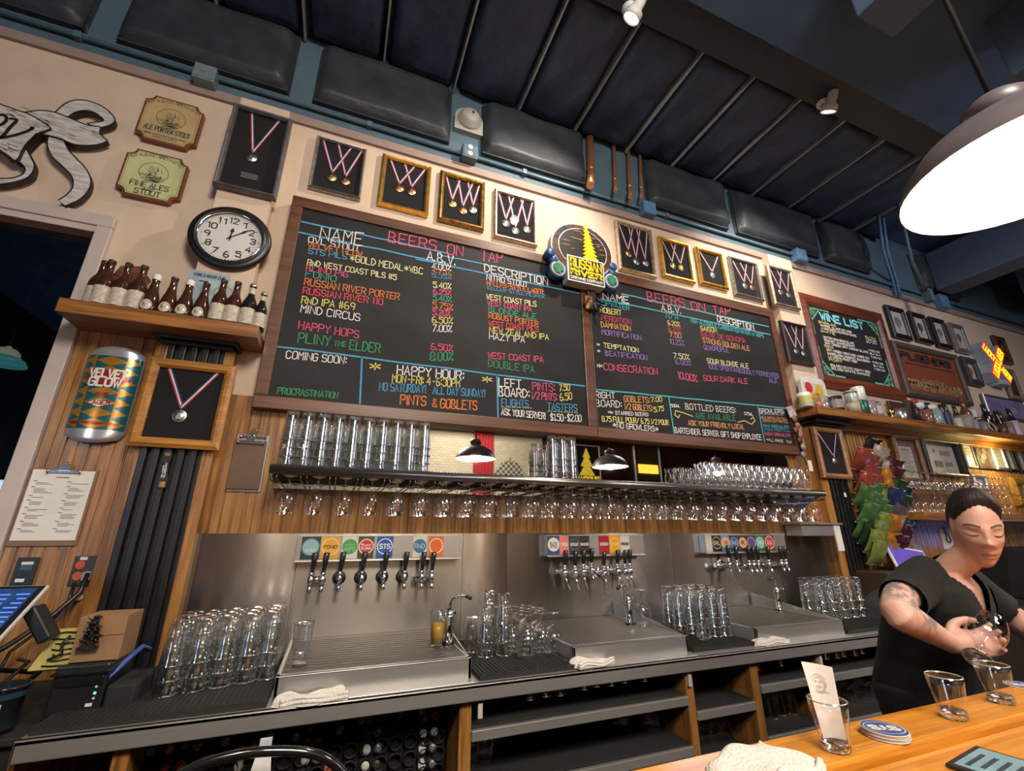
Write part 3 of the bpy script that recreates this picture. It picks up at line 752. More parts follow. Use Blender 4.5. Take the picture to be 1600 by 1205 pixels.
chalkboard('right chalkboard with turquoise ruled lines, growler prices and bottled beers notice', 1.484, 3.312, 1.990, 3.243, (1.488, 3.252, 2.055, 3.165), TX_RIGHT, LN_RIGHT)

# ------------------------------------------------------------------ framed medals
RB = pm('ribbon_blue', '#2b3575', .6); RW = pm('ribbon_white', '#dcd6d2', .6); RR = pm('ribbon_red', '#b02a38', .6)
FELT = pm('black_felt', (.007, .007, .008), .95, var=.3, scale=80)
MEDALS = {'gold': pm('gold_medal', (.55, .42, .16), .35, 1, var=.25, scale=120), 'bronze': pm('bronze_medal', (.55, .28, .16), .35, 1, var=.25, scale=120),
          'silver': pm('silver_medal', (.50, .50, .48), .35, 1, var=.25, scale=120)}
FRM = {'silver': pm('antique_silver', (.36, .34, .31), .35, .85, var=.3, scale=40), 'gold': pm('bright_gold_leaf', (.72, .43, .09), .3, .9, var=.25, scale=25), 'darkgold': pm('burnished_gold', (.30, .17, .045), .35, .85, var=.6, scale=45),
       'champagne': pm('champagne_leaf', (.58, .47, .32), .35, .8, var=.4, scale=35), 'pewter': pm('grey_pewter', (.14, .135, .14), .45, .5, var=.25), 'oak': oak('blonde_oak_frame', '#b98238', '#8a5a20', 0),
       'mahog': pm('dark_mahogany', (.045, .028, .028), .4, var=.3), 'tan': oak('tan_oak_frame', '#a97a52', '#7c5236', 0)}
def rect(TL, TR, BL, BR, Y):
    a, b, c, d = [wp(*p, Y) for p in (TL, TR, BL, BR)]
    return (a.x+c.x)/2, (b.x+d.x)/2, (c.z+d.z)/2, (a.z+b.z)/2
def medal_frame(label, quad, style, w, medals, back=WY, depth=.035, plate=False):
    """medals: (left strand top u, right strand top u, medal u, medal v, metal), in fractions of the opening"""
    Y = back-depth
    x0, x1, z0, z1 = rect(*quad, Y)
    t = thing('medal_frame', label, 'framed medal', ((x0+x1)/2, back, z0), 'framed beer medals')
    ox, oz = (x0+x1)/2, z0
    X0, X1, Z0, Z1 = x0-ox, x1-ox, 0, z1-z0
    m = MB(); m.frame(X0, Z0, X1, Z1, w, -depth, -.001); m.build('frame', FRM[style], t)
    m = MB(); m.box((X0+w-.003, -.012, Z0+w-.003), (X1-w+.003, -.002, Z1-w+.003)); m.build('backing', FELT, t)
    iw, ih = X1-X0-2*w, Z1-Z0-2*w
    P = lambda u, v: Vector((X0+w+iw*u, Z0+w+ih*v))
    for k, (ul, ur, um, vm, metal) in enumerate(medals):
        mr = .0295
        bt = P(um, vm)+Vector((0, mr+.012))
        m = MB()
        for j, (uu, cs) in enumerate(((ul, (2, 1, 0)), (ur, (0, 1, 2)))):
            tp = P(uu, 1.0); d = (bt-tp).normalized(); nn = Vector((-d.y, d.x)); rw = .017
            yy = -.0135-.0016*j-.0008*k
            for q in range(3):
                o = nn*((q-1)*rw/3*1.0)
                ribbon(m, [tp+o, bt+o], rw/3, lambda a, b, yy=yy: (a, yy, b), cs[q])
        m.build('ribbon', [RB, RW, RR], t)
        m = MB(); c = P(um, vm)
        Mx = Matrix.Translation((c.x, -.013, c.y)) @ Matrix.Rotation(R(90), 4, 'X')
        m.lathe([(0, .007), (mr*.7, .0065), (mr*.75, .0045), (mr*.92, .0055), (mr, .003), (mr*.98, 0), (0, 0)], 20, M=Mx)
        m.tube([(c.x, -.0165, c.y+mr), (c.x, -.0165, c.y+mr+.012)], .0035, 6)
        m.add([(c.x-mr*.4, -.0205, c.y-mr*.5), (c.x+mr*.3, -.0205, c.y-mr*.45), (c.x+mr*.15, -.0215, c.y+mr*.5), (c.x-mr*.2, -.0215, c.y+mr*.4)], [(0, 1, 2, 3)])
        m.build('medal', MEDALS[metal], t)
    if plate:
        m = MB(); c = P(.5, .18); m.box((c.x-.04, -.016, c.y-.02), (c.x+.04, -.012, c.y+.02)); m.build('name_plate', pm('grey_plate', (.10, .10, .11), .5, .3), t)
    m = MB(); m.add([(X0+w-.002, -depth*.62, Z0+w-.002), (X1-w+.002, -depth*.62, Z0+w-.002), (X1-w+.002, -depth*.62, Z1-w+.002), (X0+w-.002, -depth*.62, Z1-w+.002)], [(0, 1, 2, 3)])
    m.build('glass', PANE, t)
    return t
def cq(ox, oy, k, *pts): return tuple((ox+x/k, oy+y/k) for x, y in pts)
Q4 = lambda *p: cq(400, 180, 3.172, *p)
Q8 = lambda *p: cq(840, 190, 3.636, *p)
medal_frame('large pewter grey framed medal with a single long striped ribbon, hung above the wall clock', cq(0, 0, 3.329, (1220, 530), (1525, 610), (1095, 940), (1425, 1030)), 'pewter', .024, [(.27, .82, .46, .42, 'silver')], PY, .045, True)
medal_frame('silver framed pair of medals, first frame right of the left pilaster', Q4((303, 95), (548, 160), (258, 350), (520, 412)), 'silver', .018, [(.08, .70, .38, .28, 'gold'), (.42, .95, .68, .27, 'bronze')])
medal_frame('bright gold framed pair of bronze medals above the left chalkboard', Q4((630, 182), (870, 250), (600, 440), (857, 490)), 'gold', .030, [(.1, .68, .36, .40, 'bronze'), (.45, .95, .66, .40, 'bronze')])
medal_frame('dark burnished gold frame with gold, bronze and silver medals in a row', Q4((915, 268), (1137, 325), (902, 512), (1132, 570)), 'darkgold', .034, [(.05, .42, .24, .38, 'gold'), (.38, .78, .54, .28, 'bronze'), (.66, .98, .82, .36, 'silver')])
medal_frame('champagne framed trio of silver medals, nearest frame left of the tree sign', Q4((1187, 358), (1398, 418), (1180, 602), (1392, 640)), 'champagne', .024, [(.05, .45, .24, .32, 'silver'), (.32, .72, .50, .2, 'silver'), (.66, .98, .82, .30, 'silver')])
medal_frame('champagne framed trio of medals with a bright lamp glint, just right of the tree sign', Q8((445, 560), (655, 607), (470, 835), (678, 887)), 'champagne', .030, [(.05, .48, .27, .36, 'gold'), (.36, .72, .50, .22, 'silver'), (.62, .96, .8, .24, 'silver')])
medal_frame('bright gold framed pair of gold medals, second frame right of the tree sign', Q8((690, 645), (873, 693), (720, 878), (900, 915)), 'gold', .034, [(.05, .55, .33, .30, 'gold'), (.38, .92, .66, .30, 'gold')])
medal_frame('gold framed single silver medal, third frame right of the tree sign', Q8((905, 710), (1062, 745), (932, 915), (1088, 955)), 'gold', .034, [(.08, .92, .52, .28, 'silver')])
medal_frame('dark silver framed pair of medals, fourth frame right of the tree sign', Q8((1092, 762), (1257, 803), (1128, 975), (1290, 1022)), 'silver', .026, [(.1, .66, .42, .28, 'silver'), (.40, .95, .72, .28, 'bronze')])
medal_frame('champagne framed pair of silver medals high on the right pilaster', Q8((1310, 806), (1460, 850), (1350, 1030), (1492, 1070)), 'champagne', .026, [(.08, .60, .36, .34, 'silver'), (.42, .96, .72, .32, 'silver')], PY)
medal_frame('dark mahogany framed pair of medals hanging low on the right pilaster', cq(840, 320, 3.172, (1212, 565), (1340, 602), (1250, 778), (1378, 795)), 'mahog', .022, [(.1, .66, .40, .26, 'silver'), (.42, .95, .72, .24, 'silver')], PY)
medal_frame('blonde oak framed medal on the left black fluted pilaster', cq(0, 340, 3.348, (790, 718), (1240, 780), (645, 1190), (1135, 1215)), 'oak', .042, [(.14, .88, .46, .32, 'silver')], PY-.016)
medal_frame('tan oak framed medal on the right black fluted pilaster', cq(1220, 640, 4.016, (212, 97), (395, 130), (275, 425), (460, 440)), 'tan', .038, [(.06, .9, .56, .30, 'silver')], PY-.016)

# ------------------------------------------------------------------ carved tree sign over the post between the boards
YT = 2.255
t = thing('brewery_sign', 'carved blue and yellow tree sign reading RUSSIAN RIVER above the board post', 'sign', (0, 0, 0))
SB = pm('sign_blue', '#2c4f82', .4); SNAVY = pm('sign_navy', '#31405f', .45); SWH = pm('sign_white', '#d8d6cf', .45); SYE = pm('sign_yellow', '#e6c71c', .45); SBK = pm('sign_black', '#15130f', .5); SBR = oak('sign_cedar', '#6b4a34', '#3a261a', 0); SGR = pm('sign_hop_green', '#2f8f6b', .45)
def sg(x, y, Y=YT): p = wp(840+x/7.533, 340+y/7.533, Y); return (p.x, p.z)
# outer oval body
cx, cz = sg(545, 330)
def oval(rx, rz, a0=0, a1=360, n=40): return [(cx+rx*math.cos(R(a0+(a1-a0)*i/n)), cz+rz*math.sin(R(a0+(a1-a0)*i/n))) for i in range(n+1)]
RX_ = (sg(890, 480)[0]-sg(165, 320)[0])/2; cx = (sg(890, 480)[0]+sg(165, 320)[0])/2
ztop = sg(500, 70)[1]; zmid = sg(160, 330)[1]
RZ_ = (ztop-zmid)*.86; cz = ztop-RZ_
m = MB(); m.poly(oval(RX_, RZ_, -50, 230), YT+.012, 2.32); m.build('oval_body', SWH, t)
m = MB(); m.poly(oval(RX_*.955, RZ_*.955, -50, 230), YT+.006, YT+.02); m.build('oval_band', SBR, t)
m = MB(); m.poly(oval(RX_*.79, RZ_*.79, -60, 240), YT+.002, YT+.02); m.build('oval_inner_rim', SWH, t)
m = MB(); m.poly(oval(RX_*.76, RZ_*.76, -60, 240), YT-.001, YT+.02); m.build('picture_ground', SBK, t)
m = MB(); rnd = random.Random(3)
for i in range(26):
    a = rnd.uniform(0, 6.28); rr = rnd.uniform(.25, .68); x = cx+RX_*rr*math.cos(a); z = cz+RZ_*rr*math.sin(a)+.02; w = rnd.uniform(.02, .06)
    if z > cz-.03: m.poly([(x-w, z-.003), (x, z-.006), (x+w, z+.002), (x, z+.007)], YT-.003, YT)
m.build('carved_clouds', pm('carved_clouds', '#7a5640', .6), t)
m = MB()
for s, a0, a1 in (('AN AUTHENTIC', 165, 105), ('SONOMA COUNTY', 78, 8)):
    n = len(s)
    for i, chh in enumerate(s):
        a = R(a0+(a1-a0)*(i+.5)/n); px, pz = cx+RX_*.875*math.cos(a), cz+RZ_*.875*math.sin(a)
        tx, tz = math.sin(a), -math.cos(a); h = .030
        def plc(u, v, px=px, pz=pz, tx=tx, tz=tz): return (px+tx*u-tz*v, YT+.003, pz+tz*u+tx*v)
        if chh != ' ': write(m, chh, -.009, -h/2, .009, -h/2, h, 0, .0045, 0, .0, plc)
m.build('band_lettering', SNAVY, t)
# tree
cxT = sg(520, 90); bT = sg(600, 500)
m = MB(); pts = []
H = cxT[1]-bT[1]; xb = bT[0]+.012; xt = cxT[0]+.022; rnd = random.Random(5)
lv = 9; Lft = []; Rgt = []
for i in range(lv):
    f0 = i/lv; f1 = (i+.92)/lv; w1 = .010+.056*f1**.9; xc0 = xt+(xb-xt)*f0; xc1 = xt+(xb-xt)*f1
    Rgt += [(xc0+.35*(.012+.075*f0), cxT[1]-H*f0), (xc1+w1, cxT[1]-H*f1), (xc1+w1*.75, cxT[1]-H*(f1+.012))]
    Lft += [(xc0-.35*(.012+.075*f0), cxT[1]-H*f0), (xc1-w1, cxT[1]-H*f1), (xc1-w1*.75, cxT[1]-H*(f1+.012))]
pts = [(xt, cxT[1]+.01)]+Rgt+[(xb+.03, bT[1]), (xb-.03, bT[1])]+Lft[::-1]
m.poly(pts, YT-.012, YT); m.build('yellow_tree', SYE, t)
# name panel
p = [sg(340, 437), sg(765, 550), sg(780, 830), sg(340, 752)]
x0, x1, z0, z1 = (p[0][0]+p[3][0])/2, (p[1][0]+p[2][0])/2, (p[2][1]+p[3][1])/2, (p[0][1]+p[1][1])/2
m = MB(); m.box((x0, YT-.014, z0), (x1, 2.32, z1)); pn = m.build('name_panel', SWH, t, bevel=.003)
w_, h_ = x1-x0, z1-z0
m = MB(); m.box((x0+.012, YT-.0165, z0+.012), (x1-.012, YT-.013, z1-.012)); m.build('black_ground', SBK, pn)
m = MB()
write(m, 'RUSSIAN', x0+w_*.085, z0+h_*.545, x0+w_*.915, z0+h_*.545, h_*.34, YT-.0175, .0125, 0, .0)
write(m, 'RIVER', x0+w_*.085, z0+h_*.265, x0+w_*.915, z0+h_*.265, h_*.19, YT-.0175, .0135, 0, .0)
write(m, 'BREWING COMPANY', x0+w_*.075, z0+h_*.095, x0+w_*.925, z0+h_*.095, h_*.085, YT-.0175, .0050, 1, .0)
m.build('panel_lettering', [SYE, SWH], pn)
# hop scrolls
for nm, ccx, ccy, rr, sx, qx, qy in (('left', 245, 597, .046, 1, 165, 410), ('right', 872, 745, .046, -1, 885, 580)):
    c = sg(ccx, ccy); q = sg(qx, qy)
    m = MB()
    pl = [(c[0]+.062*math.cos(R(a)), c[1]+.064*math.sin(R(a))) for a in range(0, 360, 15)]
    m.poly(pl, YT+.004, 2.31)
    m.tube([(c[0]-.01*sx, YT+.03, c[1]+.05), (c[0]-.03*sx, YT+.03, c[1]+.085), (q[0]+.015*sx, YT+.03, q[1]-.02), (q[0], YT+.03, q[1])], [.035, .032, .028, .02], 12)
    Mx = Matrix.Translation((q[0]-.004*sx, YT+.05, q[1]+.004)) @ Matrix.Rotation(R(90), 4, 'X'); m.lathe([(0, .06), (.024, .058), (.033, .05), (.033, -.01)], 20, M=Mx)
    sc = m.build('hop_scroll', SB, t)
    m = MB(); m.poly([(c[0]+.052*math.cos(R(a)), c[1]+.054*math.sin(R(a))) for a in range(0, 360, 12)], YT-.002, YT+.006, 0)
    m.poly([(c[0]+.045*math.cos(R(a)), c[1]+.047*math.sin(R(a))) for a in range(0, 360, 12)], YT-.004, YT, 1)
    for a in range(0, 360, 14): ribbon(m, [Vector((c[0]+.034*math.cos(R(a)), c[1]+.035*math.sin(R(a)))), Vector((c[0]+.043*math.cos(R(a)), c[1]+.045*math.sin(R(a))))], .0028, lambda a_, b_: (a_, YT-.0048, b_), 0)
    m.build('hop_ring', [SWH, SBK], sc)
    m = MB()
    for i in range(5):
        for j in range(4):
            x = c[0]+(j-1.5)*.016+(.008 if i % 2 else 0)-.004; z = c[1]+(2-i)*.0155
            if math.hypot(x-c[0], z-c[1]) < .034: m.poly([(x-.010, z+.006), (x, z-.011), (x+.010, z+.006), (x, z+.009)], YT-.009-.001*i, YT-.003)
    m.build('hop_cone', SGR, sc)
# small things pinned on the post under the sign
t = thing('wooden_tag_block', 'small orange wooden block fixed to the board post', 'block', (0, 0, 0))
a = wp(914, 463, 2.31); m = MB(); m.box((a.x-.005, 2.295, a.z-.10), (a.x+.05, 2.325, a.z+.0)); m.build('block', oak('orange_block', '#b9813f', '#97612a', 2), t, bevel=.003)
t = thing('hanging_figurine', 'dark red and black hanging figurine below the tree sign', 'figurine', (0, 0, 0))
a = wp(926, 455, 2.29); m = MB()
DR = pm('dark_red_leather', '#3a1c1c', .6); DK = pm('dark_blue_cloth', '#23232e', .7)
m.box((a.x-.035, 2.30, a.z-.10), (a.x+.035, 2.323, a.z+.02)); m.build('body', DR, t, bevel=.008)
m = MB(); m.tube([(a.x-.03, 2.295, a.z-.06), (a.x-.06, 2.29, a.z-.10), (a.x-.075, 2.29, a.z-.13)], .011, 8); m.tube([(a.x+.03, 2.295, a.z-.05), (a.x+.065, 2.29, a.z-.075), (a.x+.09, 2.29, a.z-.075)], .011, 8)
m.tube([(a.x-.015, 2.3, a.z-.09), (a.x-.02, 2.297, a.z-.15)], .013, 8); m.tube([(a.x+.015, 2.3, a.z-.09), (a.x+.025, 2.297, a.z-.15)], .013, 8); m.build('limbs', DK, t)
# ------------------------------------------------------------------ left wall: ribbon sign, plaques, clock
CARVE = pm('whitewashed_carving', (.50, .48, .46), .6, var=.35, scale=14, stretch=(1, 1, 5)); CBLK = pm('carving_black_edge', (.012, .011, .011), .5)
t = thing('ribbon_sign', 'carved grey-white ribbon banner with black letters at the top left', 'sign', (0, 0, 0))
def rs(x, y, Y=2.345): p = wp(x/5.74, 130+y/5.74, Y); return (p.x, p.z)
def smooth(pts, n=6, closed=True):
    out = []; k = len(pts)
    for i in range(k if closed else k-1):
        p0, p1, p2, p3 = [Vector(pts[(i+d) % k if closed else max(0, min(k-1, i+d))]) for d in (-1, 0, 1, 2)]
        for j in range(n):
            u = j/n; out.append(tuple(.5*((2*p1)+(p2-p0)*u+(2*p0-5*p1+4*p2-p3)*u*u+(3*p1-p0-3*p2+p3)*u**3)))
    if not closed: out.append(tuple(pts[-1]))
    return out
def strip(name, centre, y0, y1):
    """carved band given by matching upper and lower edge pixel points"""
    up, lo = centre
    U_ = smooth([rs(*p, y0) for p in up], 5, False); L_ = smooth([rs(*p, y0) for p in lo], 5, False)
    n = len(U_); m = MB()
    vs = [(x, y0, z) for x, z in U_]+[(x, y0, z) for x, z in L_]+[(x, y1, z) for x, z in U_]+[(x, y1, z) for x, z in L_]
    m.add(vs, [(n+i, n+i+1, i+1, i) for i in range(n-1)], 0)
    m.add(vs, [(i, i+1, 2*n+i+1, 2*n+i) for i in range(n-1)]+[(3*n+i, 3*n+i+1, n+i+1, n+i) for i in range(n-1)]+[(0, 2*n, 3*n, n), (n-1, 2*n-1, 4*n-1, 3*n-1)], 1)
    for e in (U_, L_): ribbon(m, [Vector(p) for p in e], .006, lambda a, b: (a, y0-.001, b), 1)
    return m.build(name, [CARVE, CBLK], t)
strip('ribbon_fold', ([(215, 265), (350, 245), (480, 258), (620, 310), (780, 375), (900, 395), (895, 450), (965, 515)], [(330, 445), (400, 462), (480, 480), (560, 505), (650, 545), (760, 558), (880, 550), (965, 520)]), 2.350, 2.38)
strip('ribbon_tail', ([(435, 470), (425, 560), (470, 660), (560, 745), (640, 830), (655, 920), (610, 990), (525, 1050)], [(575, 510), (610, 590), (680, 670), (765, 760), (815, 860), (800, 950), (720, 1040), (590, 1100)]), 2.356, 2.385)
strip('ribbon_loop', ([(500, 258), (590, 180), (700, 150), (830, 170), (950, 230), (1030, 320), (1000, 370), (900, 400)], [(615, 300), (680, 260), (760, 245), (840, 260), (900, 300), (930, 330), (900, 345), (780, 360)]), 2.352, 2.382)
strip('banner', ([(-320, 60), (-140, 130), (0, 185), (120, 230), (250, 275), (350, 325), (455, 400)], [(-360, 360), (-200, 470), (-60, 560), (60, 640), (150, 690), (225, 560), (330, 450)]), 2.335, 2.38)
strip('lower_loop', ([(60, 640), (150, 560), (215, 560), (270, 650), (310, 740), (270, 830), (160, 880), (0, 905), (-120, 890)], [(70, 670), (130, 680), (190, 720), (222, 760), (222, 790), (190, 825), (110, 850), (0, 855), (-120, 840)]), 2.350, 2.383)
m = MB()
for pl in ([(-10, 290), (30, 285), (60, 310), (55, 340), (20, 370), (-20, 380)], [(95, 318), (150, 335), (90, 400), (20, 480), (-60, 500)], [(-60, 500), (60, 485), (180, 455), (250, 430), (295, 405), (280, 400)]):
    ribbon(m, [Vector(p) for p in smooth([rs(*q, 2.335) for q in pl], 6, False)], .014, lambda a, b: (a, 2.3335, b))
rnd = random.Random(8)
for i in range(46):
    a, b = rnd.choice([((60, 230), (300, 330)), ((230, 290), (760, 470)), ((-20, 560), (190, 620)), ((300, 320), (450, 400)), ((480, 380), (880, 500))])
    x, y = rnd.uniform(a[0], b[0]), rnd.uniform(a[1], b[1]); d = rnd.uniform(25, 90)
    ribbon(m, [Vector(rs(x, y, 2.349)), Vector(rs(x+d*.5, y+d*.16, 2.349)), Vector(rs(x+d, y+d*.36, 2.349))], .0022, lambda a, b: (a, 2.3335, b))
m.build('black_engraving', CBLK, t)

def plaque(label, quad, ground, lines):
    x0, x1, z0, z1 = rect(*quad, 2.365)
    t = thing('beer_plaque', label, 'plaque', ((x0+x1)/2, WY, z0), 'wooden brewery plaques')
    W_, H_ = x1-x0, z1-z0
    def shape(i, c=.036):
        a, b, e, d = -W_/2+i, W_/2-i, i, H_-i
        pts = []
        for (px, pz, s0) in ((b, e, 180), (b, d, 270), (a, d, 0), (a, e, 90)):
            pts += [(px+c*math.cos(R(s0-k*15)), pz+c*math.sin(R(s0-k*15))) for k in range(7)]
        return pts
    m = MB(); m.poly(shape(0)[::1], -.030, -.001); m.build('board', oak('cherry_plaque', '#8a4a2c', '#5b2a18', 0), t, bevel=.004)
    m = MB(); m.poly(shape(.010), -.0325, -.029); m.build('label_face', ground, t)
    ink = pm('faded_ink', (.10, .11, .08), .8); m = MB(); Y = -.0331
    pl = shape(.016); ribbon(m, [Vector(p) for p in pl+pl[:1]], .0016, lambda a, b: (a, Y, b))
    c = (0.0, H_*.56); rr = H_*.215
    cir = [Vector((c[0]+rr*math.cos(R(a)), c[1]+rr*math.sin(R(a)))) for a in range(0, 361, 12)]
    ribbon(m, cir, .003, lambda a, b: (a, Y, b))
    rnd = random.Random(2)
    for i in range(26):
        z = c[1]-rr*rnd.uniform(.25, .9); hw = (rr*rr-(z-c[1])**2)**.5; x = rnd.uniform(-hw, hw*.4)
        ribbon(m, [Vector((x, z)), Vector((min(hw, x+rnd.uniform(.02, .05)), z+rnd.uniform(-.004, .004)))], .0028, lambda a, b: (a, Y, b))
    for i in range(22):
        x = rnd.uniform(-.02, .035); z = c[1]+rnd.uniform(-.03, .04); ribbon(m, [Vector((x, z)), Vector((x+rnd.uniform(-.008, .008), z-rnd.uniform(.008, .025)))], .003, lambda a, b: (a, Y, b))
    s = 'NEW ALBION BREWING CO.'; n = len(s)
    for i, chh in enumerate(s):
        a = R(128-76*(i+.5)/n); R2 = H_*.62; px, pz = R2*1.05*math.cos(a), H_*.28+R2*math.sin(a); tx, tz = math.sin(a), -math.cos(a)
        if chh != ' ': write(m, chh, -.006, 0, .006, 0, .018, 0, .0026, 0, .02, lambda u, v: (px+tx*u-tz*v, Y, pz+tz*u+tx*v))
    for (txt, xa, xb, z, h, w) in lines: write(m, txt, W_*(xa-.5), H_*z, W_*(xb-.5), H_*z, h, Y, w, 0, .0)
    m.build('printing', ink, t)
plaque('tan wooden brewery plaque lettered ALE PORTER STOUT, upper of the two', cq(170, 130, 6.0235, (358, 85), (905, 235), (228, 480), (800, 640)), pm('tan_label', '#b29a6c', .6, var=.15, scale=8),
       [('ALE PORTER STOUT', .12, .88, .22, .032, .006), ('BREWED AND BOTTLED BY THE BREWING COMPANY', .16, .84, .13, .009, .002), ('SONOMA CALIFORNIA', .3, .7, .08, .009, .002)])
plaque('pale green wooden brewery plaque lettered FINE ALES and STOUT, lower of the two', cq(170, 130, 6.0235, (180, 585), (755, 730), (48, 1000), (645, 1155)), pm('pale_green_label', '#b9bb86', .6, var=.1, scale=8),
       [('FINE ALES', .2, .8, .22, .030, .006), ('and', .42, .58, .155, .022, .004), ('STOUT', .3, .7, .065, .030, .006)])

# clock
t = thing('wall_clock', 'round black wall clock with white dial showing eight past twelve', 'clock', (-.672, PY, 2.872), rot=(R(90), 0, 0))
m = MB(); m.lathe([(.0, 0), (.17, 0), (.182, .006), (.188, .016), (.185, .028), (.172, .036), (.165, .034), (.160, .044), (.150, .046), (.146, .038)], 48); m.build('case', BLACKW, t)
m = MB(); m.lathe([(.150, .038), (.146, .043), (.140, .03)], 48); m.build('bezel_ring', CHROME, t)
m = MB(); m.disc((0, 0, .024), .146, 48, 'z'); m.build('dial', pm('clock_dial', (.66, .66, .63), .6, var=.03), t)
m = MB()
for i in range(12):
    a = R(90-30*(i+1)); s = str(i+1); rx, rz = .103*math.cos(a), .103*math.sin(a); w = .011 if len(s) == 1 else .020
    write(m, s, rx-w, rz-.015, rx+w, rz-.015, .031, 0, .0055, 0, .0, lambda u, v: (u, v, .0252))
for i in range(60):
    a = R(6*i); r0 = .128 if i % 5 else .124
    ribbon(m, [Vector((r0*math.cos(a), r0*math.sin(a))), Vector((.133*math.cos(a), .133*math.sin(a)))], .0016 if i % 5 else .0035, lambda u, v: (u, v, .0252))
m.build('numerals', BLACKM, t)
m = MB()
for deg, L, w in ((90-4, .058, .010), (90-50, .105, .006)):
    a = R(deg); d = Vector((math.cos(a), math.sin(a))); nn = Vector((-d.y, d.x))
    pts = [-d*.02+nn*w*.3, d*L*.55+nn*w*.35, d*L*.68+nn*w, d*L, d*L*.68-nn*w, d*L*.55-nn*w*.35, -d*.02-nn*w*.3]
    m.add([(p.x, p.y, .029) for p in pts], [(0, 6, 5, 1), (1, 5, 4, 3, 2)])
m.disc((0, 0, .030), .007, 12, 'z'); m.build('hands', BLACKM, t)
m = MB(); m.disc((0, 0, .036), .146, 48, 'z'); m.build('glass', PANE, t)

# left bottle shelf
m = MB(); m.box((-1.178, 2.19, 2.29), (-.44, WY-.012, 2.352)); m.box((-1.178, 2.185, 2.288), (-.44, 2.2, 2.354))
tag(m.build('bottle_shelf', OAKX, bevel=.004), 'short oak shelf above the left pilaster carrying a row of beer bottles', 'shelf')
BRG = pm('brown_bottle_glass', (.050, .018, .008), .08, coat=.6, var=.3); DKG = pm('dark_bottle_glass', (.012, .014, .010), .08, coat=.6); PAPERL = pm('bottle_label_cream', (.50, .46, .38), .7, var=.3, scale=60)
CAPG = pm('gold_foil', (.45, .36, .2), .35, .7); WHC = pm('white_cap', (.7, .7, .68), .5)
BOT = {'long': [(0, 0), (.031, 0), (.034, .006), (.034, .125), (.031, .145), (.018, .175), (.0145, .195), (.0140, .235), (.0155, .237), (.0155, .247), (0, .248)],
       'round': [(0, 0), (.031, 0), (.036, .010), (.0365, .055), (.031, .095), (.021, .135), (.0155, .170), (.0145, .205), (.0165, .207), (.0165, .216), (0, .218)],
       'small': [(0, 0), (.027, 0), (.029, .005), (.029, .10), (.027, .118), (.016, .148), (.0128, .165), (.0125, .20), (.014, .202), (.014, .212), (0, .213)]}
def bottle(label, kind, loc, group, scale=1.0, cap=None, glass=None, lab='wrap', labm=None, neck=False):
    t = thing('beer_bottle', label, 'bottle', loc, group); t.scale = (scale,)*3
    m = MB(); m.lathe(BOT[kind], 20); m.build('glass_body', glass or BRG, t)
    r = {'long': .0346, 'round': .0372, 'small': .0296}[kind]
    labm = labm or PAPERL
    if lab == 'wrap':
        m = MB(); z0, z1 = {'long': (.02, .105), 'small': (.018, .09), 'round': (.02, .07)}[kind]; m.lathe([(r, z0), (r, z1)], 20); m.build('label', labm, t)
    elif lab == 'oval':
        m = MB(); vs = [(0, -r-.001, .045)]
        for k in range(20):
            a = 2*math.pi*k/20; u = .9*math.cos(a)*.7; z = .045+.026*math.sin(a); rr = .0375 if z < .058 else .0375-(z-.058)*.13
            vs.append((rr*math.sin(u), -rr*math.cos(u), z))
        m.add(vs, [(0, 1+k, 1+(k+1) % 20) for k in range(20)]); m.build('label', labm, t)
    if neck:
        m = MB(); m.lathe([(.0152, .19), (.0150, .225)] if kind == 'long' else [(.0134, .165), (.0134, .19)], 14); m.build('neck_label', labm, t)
    if cap:
        zt = BOT[kind][-1][1]; rr = BOT[kind][-2][0]
        m = MB(); m.lathe([(rr+.001, zt-.014 if cap is not WHC else zt-.03), (rr+.0015, zt-.004), (rr*.8, zt+.0015), (0, zt+.002)], 14); m.build('cap', cap, t)
    return t
SZ = 2.353
BL = [('long', (452, 430), None, 'wrap', 'slim brown bottle with cream label, half hidden at the left end of the oak shelf'), ('long', (500, 440), None, 'wrap', 'tallest brown bottle near the left end of the oak shelf, cream label'),
      ('long', (592, 455), None, 'wrap', 'brown bottle with tan label, third from the left on the oak shelf'), ('long', (677, 468), None, 'wrap', 'brown bottle in front of the wooden hexagon, pale label'),
      ('round', (757, 478), WHC, 'oval', 'bulbous brown bottle with white foil top and oval label, first of the bulbous ones'), ('round', (852, 492), None, 'oval', 'bulbous amber bottle without foil, second of the bulbous ones'),
      ('round', (938, 502), WHC, 'oval', 'bulbous brown bottle with white foil top before the blue card'), ('round', (1025, 515), None, 'oval', 'bulbous amber bottle with round label, last of the bulbous ones'),
      ('long', (1112, 530), None, 'wrap', 'long-necked brown bottle in front of the upright white card'), ('long', (1188, 541), None, 'wrap', 'dark-necked brown bottle with pale label, tenth along the oak shelf'),
      ('long', (1270, 553), CAPG, 'wrap', 'dark bottle with neck label, second from the right on the oak shelf'), ('small', (1335, 563), CAPG, 'wrap', 'smallest dark bottle at the right end of the oak shelf')]
for i, (k, (x, y), cap, lab, lb) in enumerate(BL):
    p = wp(x/3.348, 340+y/3.348, 2.262)
    bottle(lb, k, (p.x+.012, 2.262+(.02 if i == 0 else 0), SZ), 'bottles on the oak shelf', 1.0 if k != 'round' else .98, cap, BRG if i < 10 else DKG, lab, None, i >= 10)
m = MB(); a = wp(206, 430, 2.33); m.poly([(a.x+.075*math.cos(R(k*60+10)), a.z+.075*math.sin(R(k*60+10))-.02) for k in range(6)], 2.325, 2.345)
tag(m.build('wooden_hexagon', oak('hex_wood', '#7a4a30', '#552c1c', 0), bevel=.003), 'brown wooden hexagon block leaning behind the bottles', 'ornament')
t = thing('blue_card', 'pale blue printed card standing behind the bottles below the clock', 'card', (0, 0, 0))
